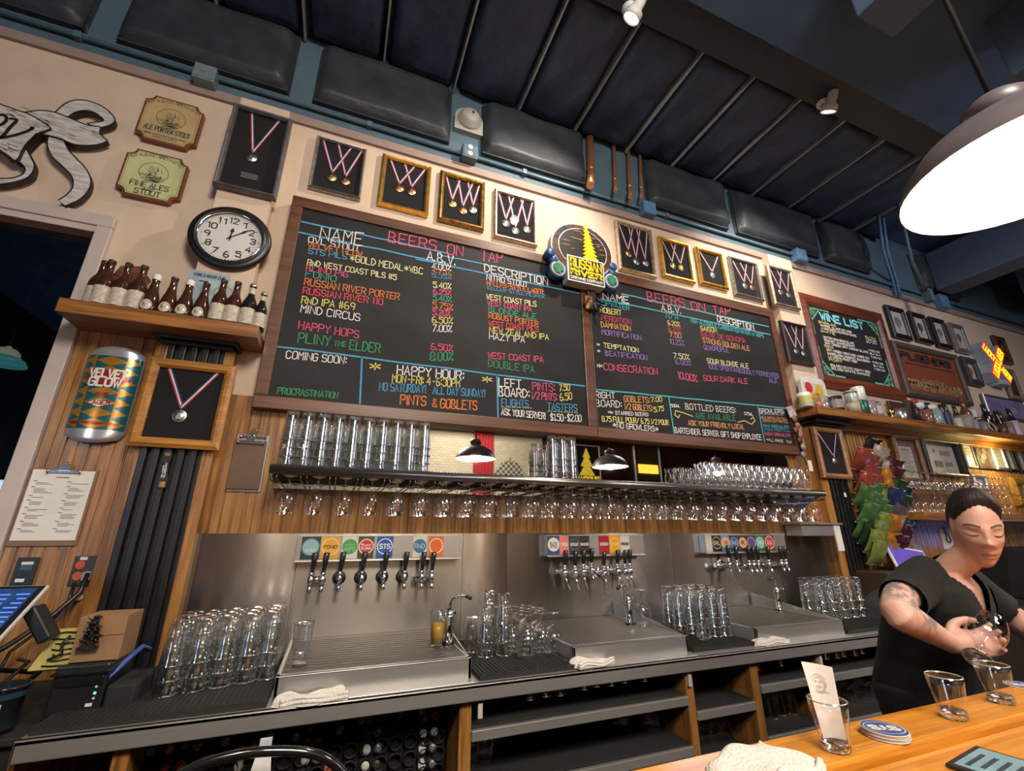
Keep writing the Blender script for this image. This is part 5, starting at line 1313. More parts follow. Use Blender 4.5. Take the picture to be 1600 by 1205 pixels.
strip_plate('steel label strip with blue, pink, red and amber labels above the middle taps', (840, 830, 7.086), (100, 30, 1185, 240),
    [(105, 240, '#2f4a78', ('#ddd8c8', '#ddd8c8'), ['BLIND', 'PIG'], '#4a5058'), (240, 338, '#e07f78', None, 'PERDITION', '#f0e6de'), (345, 455, '#33393a', ('#33393a', '#5c6464'), 'MORTIFICATION', '#d8d6ce'), (460, 570, '#2c1e22', ('#2c1e22', '#5a464a'), 'DAMNATION', '#d8d2c8'),
     (675, 785, '#a01c2a', None, 'CONSECRATION', '#f0e0da'), (790, 905, '#e0a022', ('#e0a022', '#eebf5c'), 'TEMPTATION', '#f2d68a'), (910, 1010, '#cfccc2', None, 'INTINCTION', '#5a3c34')])
strip_plate('steel label strip with seven small round beer labels above the right taps', (1090, 820, 7.533), (70, 100, 1050, 290),
    [(78, 150, '#c8c4ba', None, '', '#111111'), (150, 260, '#2e211b', ('#2e211b', '#b9a878'), 'OVL', '#e0d6b8'), (260, 360, '#5a90ae', ('#d8a878', '#e8c89a'), 'VG', '#b04a34'), (360, 460, '#2c3a4e', ('#44627e', '#9ab2c4'), 'RnD', '#a8c4d4'),
     (465, 555, '#4a3038', ('#dca860', '#e8d0a0'), 'MC', '#20303e'), (560, 660, '#452e52', ('#6a4a78', '#c8b0cc'), '', '#eeeeee'), (665, 760, '#3e7a4a', ('#7fc0b4', '#c8e4dc'), 'HH', '#e8f0ea'), (765, 880, '#4a5230', ('#d23c34', '#f0dcd4'), ['Pliny', 'Elder'], '#f4e8e2')])
BH = pm('black_tap_handle', (.012, .012, .013), .25, coat=.3)
def tap(label, x, z, kind, lean=0., flange=True):
    t = thing('beer_tap', label, 'tap', (x, WY-.022, z), 'beer taps')
    RX = Matrix.Rotation(R(90), 4, 'X')
    if flange:
        m = MB(); m.lathe([(0, .006), (.026, .006), (.030, .002), (.030, 0)], 20, M=RX); m.build('flange', BLACK if kind == 'std' else CHROME, t)
    m = MB(); m.lathe([(.010, 0), (.010, .03), (.015, .032), (.015, .045), (.009, .047), (.009, .062)], 14, M=RX); m.build('shank', CHROME, t)
    Yb = -.070
    m = MB(); B = Matrix.Translation((0, Yb, 0))
    if kind == 'ball': m.lathe([(0, -.021), (.012, -.018), (.020, -.008), (.0215, .002), (.018, .012), (.011, .019), (.009, .026), (.012, .030), (.012, .038), (.007, .042)], 18, M=B)
    else: m.lathe([(.007, -.016), (.011, -.012), (.0125, 0), (.011, .012), (.008, .016), (.011, .021), (.011, .030), (.006, .034)], 16, M=B)
    m.build('faucet_body', CHROME, t)
    m = MB()
    if kind == 'ball': m.tube([(0, Yb, -.014), (.004+lean*.3, Yb-.008, -.04), (.010+lean, Yb-.018, -.085)], [.0055, .005, .0045], 10)
    else: m.tube([(0, Yb, -.012), (0, Yb-.008, -.024), (0, Yb-.014, -.034), (0, Yb-.016, -.050)], [.008, .0085, .008, .0085], 12)
    m.build('spout', CHROME, t)
    m = MB(); m.tube([(0, Yb, .030), (.002, Yb-.002, .040), (.004+lean*.2, Yb-.004, .075), (.006+lean*.3, Yb-.006, .112), (.006+lean*.3, Yb-.006, .116)], [.006, .0085, .0115, .0135, .010], 12); m.build('handle', BH, t)
    return t
for i, (x, y) in enumerate([(150, 455), (258, 452), (415, 445), (620, 440), (825, 435), (1015, 432), (1175, 430), (1268, 428)]):
    p = wp(460+x/5.926, 830+y/5.926, 2.308)
    tap(f'chrome beer tap with black handle in the left tap row, {nth(i)} from the left', p.x, p.z, 'std', 0, 2 <= i <= 5)
for nm, a, b in (('left', 150, 258), ('right', 1120, 1268)):
    p, q = wp(460+a/5.926, 830+450/5.926, 2.34), wp(460+b/5.926, 830+440/5.926, 2.34); m = MB(); m.tube([(p.x-.01, 2.345, p.z), (q.x+.01, 2.345, p.z)], .014, 14); m.tube([((p.x+q.x)/2, 2.378, p.z), ((p.x+q.x)/2, 2.345, p.z)], .016, 12)
    tag(m.build('tap_manifold', CHROME), f'short chrome manifold joining two taps at the {nm} end of the left tap row', 'manifold')
for i, (x, y, f) in enumerate([(300, 462, .01), (412, 468, .006), (505, 452, .004), (598, 435, 0), (735, 470, .002), (885, 446, .008), (970, 446, .006), (1022, 438, .004)]):
    p = wp(840+x/7.086, 830+y/7.086, 2.308)
    tap(f'chrome ball tap with long slanted spout in the middle tap row, {nth(i)} from the left', p.x, p.z, 'ball', f, i in (3, 4, 5))
for i, (x, y) in enumerate([(370, 470), (465, 480), (612, 480), (668, 480), (720, 478), (845, 472), (990, 468), (1045, 466)]):
    p = wp(1090+x/7.533, 820+y/7.533, 2.308)
    tap(f'chrome beer tap with black handle in the right tap row, {nth(i)} from the left', p.x, p.z, 'std' if i else 'ball', 0, i in (0, 4))
for a, b, nm in ((225, 400, 'left'), (540, 760, 'middle'), (845, 1050, 'right')):
    p, q = wp(1090+a/7.533, 820+480/7.533, 2.34), wp(1090+b/7.533, 820+472/7.533, 2.34); m = MB(); m.tube([(p.x-.01, 2.345, p.z), (q.x+.01, 2.345, p.z)], .013, 14); m.tube([((p.x+q.x)/2, 2.378, p.z), ((p.x+q.x)/2, 2.345, p.z)], .015, 12)
    tag(m.build('tap_manifold', CHROME), f'chrome manifold pipe of the right tap row, {nm} one', 'manifold')

def faucet(label, x, y, z, s):
    t = thing('water_faucet', label, 'faucet', (x, y, z), 'glass filler faucets')
    m = MB(); m.lathe([(.024, 0), (.024, .004), (.020, .008), (.017, .012), (.016, .10), (.018, .104), (.018, .112), (.013, .116), (.010, .135)], 18); m.build('column', CHROME, t)
    m = MB(); m.lathe([(.020, .0), (.024, .004), (.0245, .010), (.020, .014)], 18); m.build('ribbed_base', BLACK, t)
    m = MB(); m.tube([(0, 0, .13), (0, -.002, .155), (s*.01, -.008, .175), (s*.035, -.02, .190), (s*.062, -.03, .186)], [.008, .006, .0055, .0055, .006], 10); m.build('spout', CHROME, t)
    m = MB(); m.tube([(s*.062, -.03, .186), (s*.085, -.038, .176)], .0075, 10); m.build('tip', BLACK, t)
    m = MB(); m.tube([(0, 0, .118), (.012, -.026, .128), (.014, -.04, .125)], .005, 8); m.build('lever', CHROME, t)
faucet('chrome filler faucet standing at the right end of the left tray', .500, 2.02, .978, 1)
faucet('chrome filler faucet on the slotted tray beside the single goblet', 1.455, 2.10, .978, -1)
faucet('chrome filler faucet on the right tray in front of stacked pints', 2.53, 2.12, .978, -1)

# pints standing on the left tray
t = thing('beer_pint', 'pint glass of golden beer on the right end of left drip tray', 'glass of beer', (.452, 2.02, .979))
m = MB(); m.lathe(PINT, 24); m.build('pint', GLASSD, t)
m = MB(); m.lathe([(0, .011), (.0248, .0115), (.0272, .05), (.0302, .085), (0, .085)], 24); m.build('beer', pm('golden_beer', (.62, .33, .012), .25, var=.1), t)
place(None, 'empty_pint', PINT, GLASSD, 'empty pint glass standing upright alone on the left drip tray', (-.058, 1.93, .98), 'tray glasses')
# folded bar towels
def towel(label, cx_, cy_, cz_, L, W_, H_, ang, seed, parent=None):
    rnd = random.Random(seed); ph = [rnd.uniform(0, 6) for _ in range(4)]
    t = thing('bar_towel', label, 'towel', (cx_, cy_, cz_), 'white bar towels', (0, 0, R(ang)))
    m = MB()
    def top(u, v):
        x, y = (u-.5)*L, (v-.5)*W_
        e = min(u, 1-u, v*1.0, (1-v))*2
        z = H_*(1-(1-min(1, e*3.2))**2)**.5
        z *= .78+.22*math.sin(5*u+ph[0]+2*v)*math.sin(4*v+ph[1])+.10*math.sin(14*u+ph[2]-5*v)
        x += .012*math.sin(7*v+ph[3]); y += .008*math.sin(9*u+ph[0])
        return (x, y, max(0, z))
    m.grid(top, 30, 22)
    m.build('cloth', CLOTH, t)
    m = MB()
    for k in range(2):
        f = .35+.3*k
        m.tube([((u-.5)*L*1.0+.012*math.sin(7*.0+ph[3]), -W_*.5+.004+.003*k+.008*math.sin(9*u+ph[0]), H_*(.15+.3*k)+.004*math.sin(8*u+ph[1])+.003) for u in [i/16 for i in range(17)]], .006, 6)
    m.build('folded_edge', CLOTH, t)
    return t
towel('white towel folded on the counter front before the left tray', -.005, 1.765, .91, .20, .065, .035, 3, 1)
towel('white towel folded on the counter before the slotted tray', 1.035, 1.788, .915, .18, .085, .030, 6, 2)
towel('small crumpled white towel on the counter before right tray', 2.03, 1.785, .912, .20, .05, .032, -2, 3)

# ------------------------------------------------------------------ bottles stored neck-out in the rack
CAPC = {'s': pm('blue_grey_capsule', (.20, .23, .28), .35, .3), 'w': pm('white_capsule', (.55, .53, .50), .5), 'r': pm('red_capsule', '#8e2f30', .4), 'o': pm('copper_capsule', '#a85a3c', .4), 'g': pm('green_capsule', '#31452f', .4), 'd': pm('olive_capsule', '#3a3626', .5)}
cn = {'s': 'blue-grey', 'w': 'white', 'r': 'red', 'o': 'copper', 'g': 'green', 'd': 'dark olive'}
SB_ = sorted([(100, 280, 's'), (190, 270, 'o'), (260, 250, 'g'), (320, 255, 's'), (450, 235, 's'), (525, 270, 'r'), (588, 260, 'o'), (655, 210, 's'), (775, 215, 's'), (840, 165, 'd'), (890, 158, 'd'), (830, 240, 'd'), (880, 235, 'd'), (980, 185, 's'), (1080, 138, 's'), (1115, 130, 'r'), (1165, 125, 'd'),
       (1260, 112, 's'), (1362, 100, 's'), (1372, 125, 'r'), (1422, 118, 'o'), (1510, 78, 's'), (1110, 205, 'd'), (1155, 195, 's'), (1105, 275, 'w'), (1155, 268, 's'), (1098, 350, 'w'), (1148, 342, 'd'), (1368, 197, 'w'), (1418, 190, 'w'), (1362, 272, 'w'), (1412, 265, 's'), (1360, 348, 'w'), (1410, 340, 's'),
       (168, 355, 'r'), (242, 345, 'o'), (510, 352, 'w'), (820, 322, 'w'), (870, 316, 's'), (925, 362, 'o')])
st_proto = {}; nc = {}
for i, (x, y, c) in enumerate(SB_):
    p = wp(200+x/2.963, 1080+y/2.963, 1.905)
    row = 'top' if p.z > .80 else 'second' if p.z > .74 else 'third' if p.z > .69 else 'lower'
    nc[(c, row)] = nc.get((c, row), 0)+1
    lb = f'{cn[c]} capped bottle in the rack, {row} tier, {nth(nc[(c, row)]-1)} {cn[c]} one from left'
    if c not in st_proto:
        t = thing('racked_bottle', lb, 'bottle', (p.x, 1.905, p.z), 'bottles lying in the rack', (R(90), 0, R(-6)))
        m = MB(); m.lathe([(.0125, -.012), (.0128, -.10), (.0136, -.13), (.030, -.19), (.034, -.22), (.034, -.36), (0, -.36)], 14); m.build('glass_body', DKG, t)
        m = MB(); m.lathe([(.0, .0005), (.0125, 0), (.0138, -.003), (.0138, -.05)], 14); m.lathe([(0, .0012), (.006, .001)], 10); m.build('cap', CAPC[c], t); st_proto[c] = t
    else: dup(st_proto[c], (p.x, 1.905, p.z), lb, 'bottles lying in the rack')
# ------------------------------------------------------------------ right-hand wall
def cw(ox, oy, k):
    def f(x, y, Y): return wp(ox+x/k, oy+y/k, Y)
    return f
# wine list
t = thing('wine_list_board', 'chalk wine list board with green corner ornaments in red-brown frame', 'chalkboard', (0, 0, 0))
x0, x1, z0, z1 = rect(*cq(1240, 450, 6.694, (60, 40), (925, 265), (275, 1015), (1200, 1170)), 2.36)
FW = .115
m = MB(); m.frame(x0, z0, x1, z1, FW, 2.355, WY-.001, bev=.5); m.build('frame', oak('red_oak_frame', '#7a3e24', '#4e2414', 0), t)
m = MB(); m.box((x0+FW-.004, 2.383, z0+FW-.004), (x1-FW+.004, WY-.002, z1-FW+.004)); m.build('slate', SLATE, t)
ia, ib, ic, id_ = x0+FW, x1-FW, z0+FW, z1-FW; IW, IH = ib-ia, id_-ic
MG = pm('chalk_mint', '#62b795', .9); m = MB(); ks = {'m': 0, 'b': 1, 'w': 2, 'y': 3}; Y = 2.3818
for (cx_, cz_, sx, sz) in ((ia, id_, 1, -1), (ib, id_, -1, -1), (ia, ic, 1, 1), (ib, ic, -1, 1)):
    L = IW*.15
    ribbon(m, [Vector((cx_+sx*L*1.9, cz_+sz*.012)), Vector((cx_+sx*.012, cz_+sz*.012)), Vector((cx_+sx*.012, cz_+sz*L*1.9))], .014, lambda a, b: (a, Y, b), 0)
    ribbon(m, [Vector((cx_+sx*L, cz_+sz*.012)), Vector((cx_+sx*.012, cz_+sz*L))], .012, lambda a, b: (a, Y, b), 0)
    for q in range(5): 
        c = Vector((cx_+sx*L*(.18+.13*(q % 3)), cz_+sz*L*(.18+.13*(q//2)))); ribbon(m, [c+Vector((.022*math.cos(R(a)), .022*math.sin(R(a)))) for a in range(0, 300, 40)], .008, lambda a, b: (a, Y, b), 0)
write(m, 'WINE LIST', ia+IW*.15, id_-IH*.165, ia+IW*.77, id_-IH*.165, IH*.105, Y, .021, 1, .0)
WL = [('SPARKLING', 'y', .10, .34, .23), ('BARREL BLANC DE NOIR', 'w', .12, .56, .275), ('J VINEYARDS CALIFORNIA CUVEE', 'w', .12, .62, .32), ('WHITE', 'y', .10, .30, .365), ('DUTTON SAUVIGNON BLANC', 'w', .12, .55, .45), ('RODNEY CHARDONNAY', 'w', .12, .55, .495),
      ('DRY CREEK DRY CHENIN BLANC', 'w', .12, .94-.2, .54), ('RED', 'y', .10, .22, .585), ('DRY CREEK HERITAGE VINES ZIN', 'w', .12, .72, .635), ('BARRELESS CABERNET SAUVIGNON', 'w', .12, .72, .685), ('LA CREMA PINOT NOIR', 'w', .12, .52, .73), ('PORT', 'y', .12, .30, .775), ('GOLDEN STATE MIGHTY RED', 'w', .12, .68, .85), ('GOLDEN STATE DAMIANA', 'w', .12, .66, .895)]
for s, c, a, b, v in WL: write(m, s, ia+IW*a, id_-IH*v, ia+IW*b, id_-IH*v, IH*.029, Y, .0052, ks[c], .02)
for v in (.29, .33, .37, .50, .55, .60, .68, .73, .78): write(m, ['7.50/30', '8/34', '9.50/38'][int(v*100) % 3], ia+IW*.76, id_-IH*v, ia+IW*.92, id_-IH*v, IH*.025, Y, .0045, ks['w'] if v > .3 else ks['y'], .02)
m.build('chalk_lettering', [MG, pm('chalk_sky', '#7fd0dc', .9), chalk('w'), chalk('y')], t)

def picture(label, quad, w, frame_mat, ground, deco=None, depth=.03, name='framed_picture', cat='picture', group='framed pictures on the right wall', mat_w=0.0, mat_m=None):
    x0, x1, z0, z1 = rect(*quad, WY-.012-depth); cx_ = (x0+x1)/2
    t = thing(name, label, cat, (cx_, WY-.013, z0), group); X0, X1, Z1 = x0-cx_, x1-cx_, z1-z0
    m = MB(); m.frame(X0, 0, X1, Z1, w, -depth, -.0005); m.build('frame', frame_mat, t)
    m = MB(); m.box((X0+w-.003, -.010, w-.003), (X1-w+.003, -.001, Z1-w+.003)); m.build('print' if not mat_w else 'mount', mat_m or ground, t)
    if mat_w:
        m = MB(); m.box((X0+w+mat_w, -.0115, w+mat_w), (X1-w-mat_w, -.010, Z1-w-mat_w)); m.build('print', ground, t)
    if deco:
        m = MB(); mats = deco(m, X0+w+mat_w, X1-w-mat_w, w+mat_w, Z1-w-mat_w, -.0122); m.build('printed_image', mats, t)
    m = MB(); yy = -depth*.6; m.add([(X0+w-.002, yy, w-.002), (X1-w+.002, yy, w-.002), (X1-w+.002, yy, Z1-w+.002), (X0+w-.002, yy, Z1-w+.002)], [(0, 1, 2, 3)]); m.build('glass', PANE, t)
    return t
def leaf_deco(col):
    def d(m, a, b, c, e, Y):
        cx_, cz_, r = (a+b)/2, c+(e-c)*.58, (b-a)*.30; rnd = random.Random(int(cx_*1000))
        pts = []
        for k in range(22): q = 2*math.pi*k/22; rr = r*(1.0 if k % 2 else .68)*(1.0-.2*math.sin(q)); pts.append((cx_+rr*math.cos(q), cz_+rr*math.sin(q)*1.1))
        m.poly(pts, Y-.001, Y, 0); ribbon(m, [Vector((cx_, cz_-r)), Vector((cx_-.01, cz_-r*1.7))], .012, lambda u, v: (u, Y, v), 0)
        ribbon(m, [Vector((a+(b-a)*.25, c+(e-c)*.14)), Vector((a+(b-a)*.75, c+(e-c)*.14))], .008, lambda u, v: (u, Y, v), 1)
        return [col, pm('caption_grey', (.35, .33, .30), .8)]
    return d
PPAPER = pm('print_paper', (.52, .48, .44), .8, var=.05)
BF = pm('black_frame', (.010, .010, .011), .35); SF = pm('silver_frame', (.40, .40, .42), .3, .8)
RWq = lambda *p: cq(1370, 440, 6.026, *p)
picture('black framed print of a grey-blue leaf, nearest the wine list', RWq((100, 215), (270, 262), (165, 520), (340, 545)), .055, BF, PPAPER, leaf_deco(pm('leaf_greyblue', (.16, .19, .22), .8)), .03)
picture('black framed print of a dark brown leaf, second of the four', RWq((318, 270), (462, 318), (388, 560), (545, 582)), .055, BF, PPAPER, leaf_deco(pm('leaf_brown', (.09, .05, .04), .8)), .03)
picture('black framed print of a mauve leaf, third of the four', RWq((505, 322), (652, 368), (585, 605), (715, 635)), .055, BF, PPAPER, leaf_deco(pm('leaf_mauve', (.19, .15, .18), .8)), .03)
picture('silver framed print of a tan and dark leaf, last of the four', RWq((690, 378), (820, 418), (765, 652), (905, 680)), .055, SF, PPAPER, leaf_deco(pm('leaf_tan', (.16, .11, .08), .8)), .03)
picture('dark framed print of an orange round leaf below the silver framed one', RWq((822, 702), (950, 730), (882, 965), (1020, 975)), .07, pm('charcoal_frame', (.04, .04, .045), .4), PPAPER, leaf_deco(pm('leaf_orange', (.34, .15, .05), .8)), .04)
def tin(m, a, b, c, e, Y):
    W_, H_ = b-a, e-c
    write(m, 'PILSENERS', a+W_*.06, c+H_*.76, a+W_*.90, c+H_*.76, H_*.15, Y, .030, 0, 0)
    ribbon(m, [Vector((a+W_*.1, c+H_*.66)), Vector((b-W_*.08, c+H_*.66))], .012, lambda u, v: (u, Y, v), 0)
    write(m, 'STANDARD OF', a+W_*.30, c+H_*.285, a+W_*.66, c+H_*.285, H_*.045, Y, .010, 1, 0)
    write(m, 'BREWERY BOTTLING', a+W_*.06, c+H_*.15, a+W_*.95, c+H_*.15, H_*.11, Y, .024, 1, 0)
    write(m, 'FOR FAMILY USE AND ON DRAUGHT', a+W_*.08, c+H_*.06, a+W_*.93, c+H_*.06, H_*.055, Y, .011, 1, 0)
    return [pm('dark_maroon_ink', (.045, .018, .014), .7), pm('tan_lettering', (.38, .24, .10), .7)]
def rust_mat():
    m, nt, b = _new('faded_red_tin')
    co = _coord(nt); f = _noise(nt, co, 3., 5); o = _ramp(nt, f, [(.3, (.30, .055, .022)), (.55, (.26, .075, .03)), (.75, (.20, .09, .035))]); nt.links.new(o, b.inputs['Base Color']); b.inputs['Roughness'].default_value = .45; return m
picture('big faded red tin advertising sign lettered BREWERY BOTTLING', RWq((155, 545), (780, 695), (305, 1080), (905, 1150)), .06, pm('weathered_grey_frame', (.075, .062, .055), .6), rust_mat(), tin, .04, 'tin_sign', 'sign')
def abstract(c1, c2):
    def d(m, a, b, c, e, Y):
        W_, H_ = b-a, e-c; rnd = random.Random(int(a*999))
        for k in range(7):
            x, z = a+W_*rnd.uniform(.15, .85), c+H_*rnd.uniform(.15, .85); r = min(W_, H_)*rnd.uniform(.08, .2)
            m.poly([(x+r*math.cos(R(q))*1.2, z+r*math.sin(R(q))) for q in range(0, 360, 45)], Y-.0004*k-.0004, Y, k % 2)
        return [c1, c2]
    return d
DPIC = pm('dark_photo', (.030, .024, .022), .4)
picture('dark gold-edged picture behind the crossed lager sign, upper one', RWq((1095, 490), (1215, 540), (1195, 755), (1300, 778)), .06, oak('walnut_gilt', '#6a4a24', '#3c2812', 0), DPIC, abstract(pm('pic_gold', (.22, .14, .05), .6), pm('pic_dark', (.05, .04, .035), .6)))
picture('tall dark picture with pale frame below the crossed lager sign', RWq((1185, 790), (1320, 850), (1275, 1100), (1390, 1112)), .05, pm('pale_wood_frame', (.22, .17, .12), .5), DPIC, abstract(pm('pic_brown', (.07, .05, .04), .6), pm('pic_dark', (.05, .04, .035), .6)))
picture('violet landscape poster standing above the shelf at far right', cq(1400, 580, 8, (1090, 258), (1640, 400), (1180, 572), (1680, 606)), .015, pm('thin_steel_frame', (.2, .2, .22), .3, .7), pm('violet_poster', (.22, .19, .34), .5, var=.3, scale=5), abstract(pm('poster_blue', (.15, .20, .36), .5), pm('poster_pink', (.42, .26, .40), .5)))
# crossed illuminated lager sign
t = thing('crossed_lager_sign', 'red and yellow crossed illuminated LUCKY LAGER box sign on the right wall', 'sign', (0, 0, 0))
YL = 2.29; f = cw(1370, 440, 6.026); PT = lambda x, y: ((lambda p: (p.x, p.z))(f(x, y, YL)))
c_ = PT(1120, 752)
def arm(p, q, hw):
    a, b = Vector(PT(*p)), Vector(PT(*q)); d = (b-a).normalized(); n = Vector((-d.y, d.x))*hw
    return [tuple(v) for v in (a-n, b-n, b+n, a+n)]
SIDE = pm('pale_blue_enamel', (.36, .44, .52), .4); LR = pm('lit_red', (.55, .015, .02), .4, emit=.55); LY = pm('lit_yellow', (.95, .62, .02), .4, emit=.8)
A1, A2 = arm((985, 590), (1272, 940), .062), arm((1165, 640), (1112, 895), .066)
m = MB(); m.poly(A1, YL, WY-.002); m.build('box_arm', SIDE, t); m = MB(); m.poly(A2, YL+.001, WY-.002); m.build('box_arm', SIDE, t)
m = MB()
for q in (A1, A2):
    ce = Vector((sum(v[0] for v in q)/4, sum(v[1] for v in q)/4)); m.poly([tuple(ce+(Vector(v)-ce)*.985) for v in q], YL-.004, YL)
m.build('red_face', LR, t)
m = MB()
def along(q, u0, u1, txt, h, flip=False):
    a, b = Vector(q[0]).lerp(Vector(q[3]), .5), Vector(q[1]).lerp(Vector(q[2]), .5)
    if flip: a, b = b, a
    d = (b-a); L = d.length; d.normalize(); n = Vector((-d.y, d.x))
    write(m, txt, L*u0, -h/2, L*u1, -h/2, h, 0, h*.22, 0, 0, lambda u, v: (a.x+d.x*u+n.x*v, YL-.006, a.y+d.y*u+n.y*v))
along(A1, .05, .42, 'LUCKY', .085); along(A1, .58, .95, 'LAGER', .085); along(A2, .06, .94, 'LUCKY LAGER', .085, True)
m.build('lit_lettering', LY, t)
m = MB(); p = f(1180, 955, 2.33); m.box((p.x-.10, 2.30, p.z-.03), (p.x+.10, WY, p.z+.03)); m.build('transformer_box', SIDE, t, bevel=.004)

# right display shelf
SZR = 2.356
m = MB()
ve = [(3.362, PY), (3.39, 2.19), (8.6, 2.19), (8.6, WY), (3.362, WY)]
n = len(ve); m.add([(x, y, 2.292) for x, y in ve]+[(x, y, SZR) for x, y in ve], [tuple(range(n, 2*n)), tuple(range(n))[::-1]]+[(i, (i+1) % n, n+(i+1) % n, n+i) for i in range(n)])
m.box((3.86, 2.33, 2.235), (8.6, WY-.012, 2.292))
tag(m.build('display_shelf', OAKX, bevel=.004), 'long oak display shelf crowded with mugs and bottles at right', 'shelf')
f1 = cw(1230, 580, 8.421); f2 = cw(1400, 580, 8.)
def on_shelf(f, x, y): p = f(x, y, 2.255); return (p.x, 2.255)
G_ = 'mugs and bottles on the display shelf'
def mug(label, xy, r, h, m_, handle=1, lid=None, glass=False, rim=None, taper=1.0, dy=0.):
    t = thing('mug', label, 'mug', (xy[0], xy[1]+dy, SZR), G_)
    m = MB(); m.lathe([(0, .001), (r*.95, 0), (r, .006), (r*taper, h), (r*taper-.004, h), (r-.005, .008), (0, .008)], 20); m.build('body', m_, t)
    if handle:
        m = MB(); m.tube([(handle*r*.92, -.0, h*.8), (handle*(r+.028), -.002, h*.78), (handle*(r+.036), -.002, h*.5), (handle*(r+.024), -.002, h*.22), (handle*r*.95, 0, h*.2)], .0065, 8); m.build('handle', m_, t)
    if lid:
        m = MB(); m.lathe([(r*taper+.003, h), (r*taper+.003, h+.008), (r*.6, h+.022), (.008, h+.03), (0, h+.04)], 18); m.build('lid', lid, t)
    if rim:
        m = MB(); m.lathe([(r+.0015, h*.2), (r+.0015, h*.75)], 20); m.build('printed_band', rim, t)
    return t
t = thing('dotted_tray', 'white rounded tray with red and yellow dots propped on the display shelf', 'tray', (0, 0, 0))
a = f1(100, 70, 2.30); b = f1(440, 120, 2.30); zb = SZR
x0, x1, z1 = a.x+.01, a.x+.30, a.z
m = MB(); pts = []
for (cx_, cz_, s0) in ((x1-.05, z1-.05, 0), (x0+.05, z1-.05, 90)): pts += [(cx_+.05*math.cos(R(s0+q)), cz_+.05*math.sin(R(s0+q))) for q in range(0, 91, 15)]
pts += [(x0, zb), (x1, zb)]
m.poly(pts, 2.27, 2.30); m.build('tray', pm('tray_white', (.66, .66, .68), .35), t, bevel=.004)
m = MB(); m.poly([(x0+.025, zb+.02), (x1-.03, zb+.02), (x1-.03, z1-.05), (x0+.025, z1-.05)], 2.2685, 2.272); m.build('inner_panel', pm('tray_cream', (.52, .48, .36), .5), t)
m = MB()
for u, v, k in ((.28, .66, 0), (.68, .62, 1), (.48, .36, 1)):
    m.poly([(x0+(x1-x0)*u+.042*math.cos(R(q)), zb+(z1-zb)*v+.048*math.sin(R(q))) for q in range(0, 360, 15)], 2.267, 2.269, k)
m.build('dots', [pm('dot_red', '#b8202a', .5), pm('dot_yellow', '#c9a620', .5)], t)
CRM = pm('cream_stoneware', (.46, .44, .36), .4); STW = pm('grey_stoneware', (.25, .22, .18), .5, var=.2); BRN = pm('brown_glaze', (.09, .045, .025), .3); DKM = pm('black_glaze', (.015, .014, .016), .25)
mug('white and yellow printed mug in front of the dotted tray', on_shelf(f1, 245, 450), .048, .115, pm('mug_white', (.62, .64, .64), .4), 1, None, rim=pm('mug_yellow', (.55, .52, .18), .5))
mug('clear glass mug right of the white and yellow mug', on_shelf(f1, 375, 460), .042, .115, GLASSD, 1)
mug('clear glass stein with a pinkish glow, third on the display shelf', on_shelf(f1, 480, 475), .044, .105, GLASSD, 1)
mug('small pink ceramic pot at the edge of the display shelf', (on_shelf(f1, 350, 470)[0], 2.215), .028, .035, pm('pink_glaze', '#b05a5c', .4), 0)
mug('black mug with a silver badge on the display shelf', on_shelf(f1, 655, 480), .050, .125, DKM, -1, rim=pm('badge_grey', (.25, .22, .25), .5))
t = thing('black_funnel', 'black cone shaped pot behind the black mug', 'pot', (*on_shelf(f1, 775, 470), SZR)); t.location.y = 2.33; m = MB(); m.lathe([(0, 0), (.07, 0), (.05, .06), (.022, .12), (.02, .135), (0, .136)], 20); m.build('pot', DKM, t)
p = on_shelf(f1, 885, 520); m = MB(); m.lathe([(0, 0), (.048, 0), (.048, .09), (0, .09)], 20); o = m.build('tan_tin', pm('tan_tin', (.36, .29, .21), .5)); o.location = (*p, SZR); tag(o, 'tan tin on the display shelf carrying a green and white can', 'tin')
t = thing('drink_can', 'green and white beer can standing on the tan tin', 'can', (*p, SZR+.0905), G_); m = MB(); m.lathe([(0, 0), (.044, 0), (.048, .008), (.048, .098), (.042, .108), (0, .108)], 20); m.build('can', pm('white_green_can', (.50, .56, .52), .35, .3, var=.5, scale=14), t); m = MB(); m.lathe([(.0485, .083), (.0485, .10)], 20); m.build('green_band', pm('band_green', '#2e6a4c', .4), t)
p = on_shelf(f1, 1000, 545); m = MB(); m.lathe([(0, 0), (.045, 0), (.05, .008), (.05, .115), (.045, .122), (0, .122)], 20); o = m.build('drink_can', pm('deep_green_can', '#1f5a40', .3, .3)); o.location = (*p, SZR); tag(o, 'dark green can under a white can on the display shelf', 'can', G_)
m = MB(); m.lathe([(0, 0), (.045, 0), (.05, .008), (.05, .117), (.045, .125), (0, .125)], 20); o = m.build('drink_can', pm('can_white_print', (.62, .63, .60), .35, .2, var=.15, scale=20)); o.location = (*p, SZR+.1225); tag(o, 'white printed can balanced on the dark green can', 'can', G_)
mug('violet tinted glass mug right of the stacked cans', on_shelf(f1, 1110, 560), .046, .135, pm('violet_glass', (.22, .17, .20), .2, coat=.4), 1)
t = thing('square_jar', 'squat brown wooden block standing behind the glass mugs', 'block', (*on_shelf(f1, 1085, 520), SZR)); t.location.y = 2.33; m = MB(); m.box((-.05, -.03, 0), (.04, .03, .19)); m.build('block', pm('pink_brown_wood', (.24, .15, .11), .6), t, bevel=.004)
mug('clear mug with a pale label beside the violet glass', on_shelf(f1, 1185, 568), .044, .12, pm('smoky_glass', (.20, .18, .18), .15, coat=.4), 1, rim=pm('pale_label', (.40, .36, .36), .5))
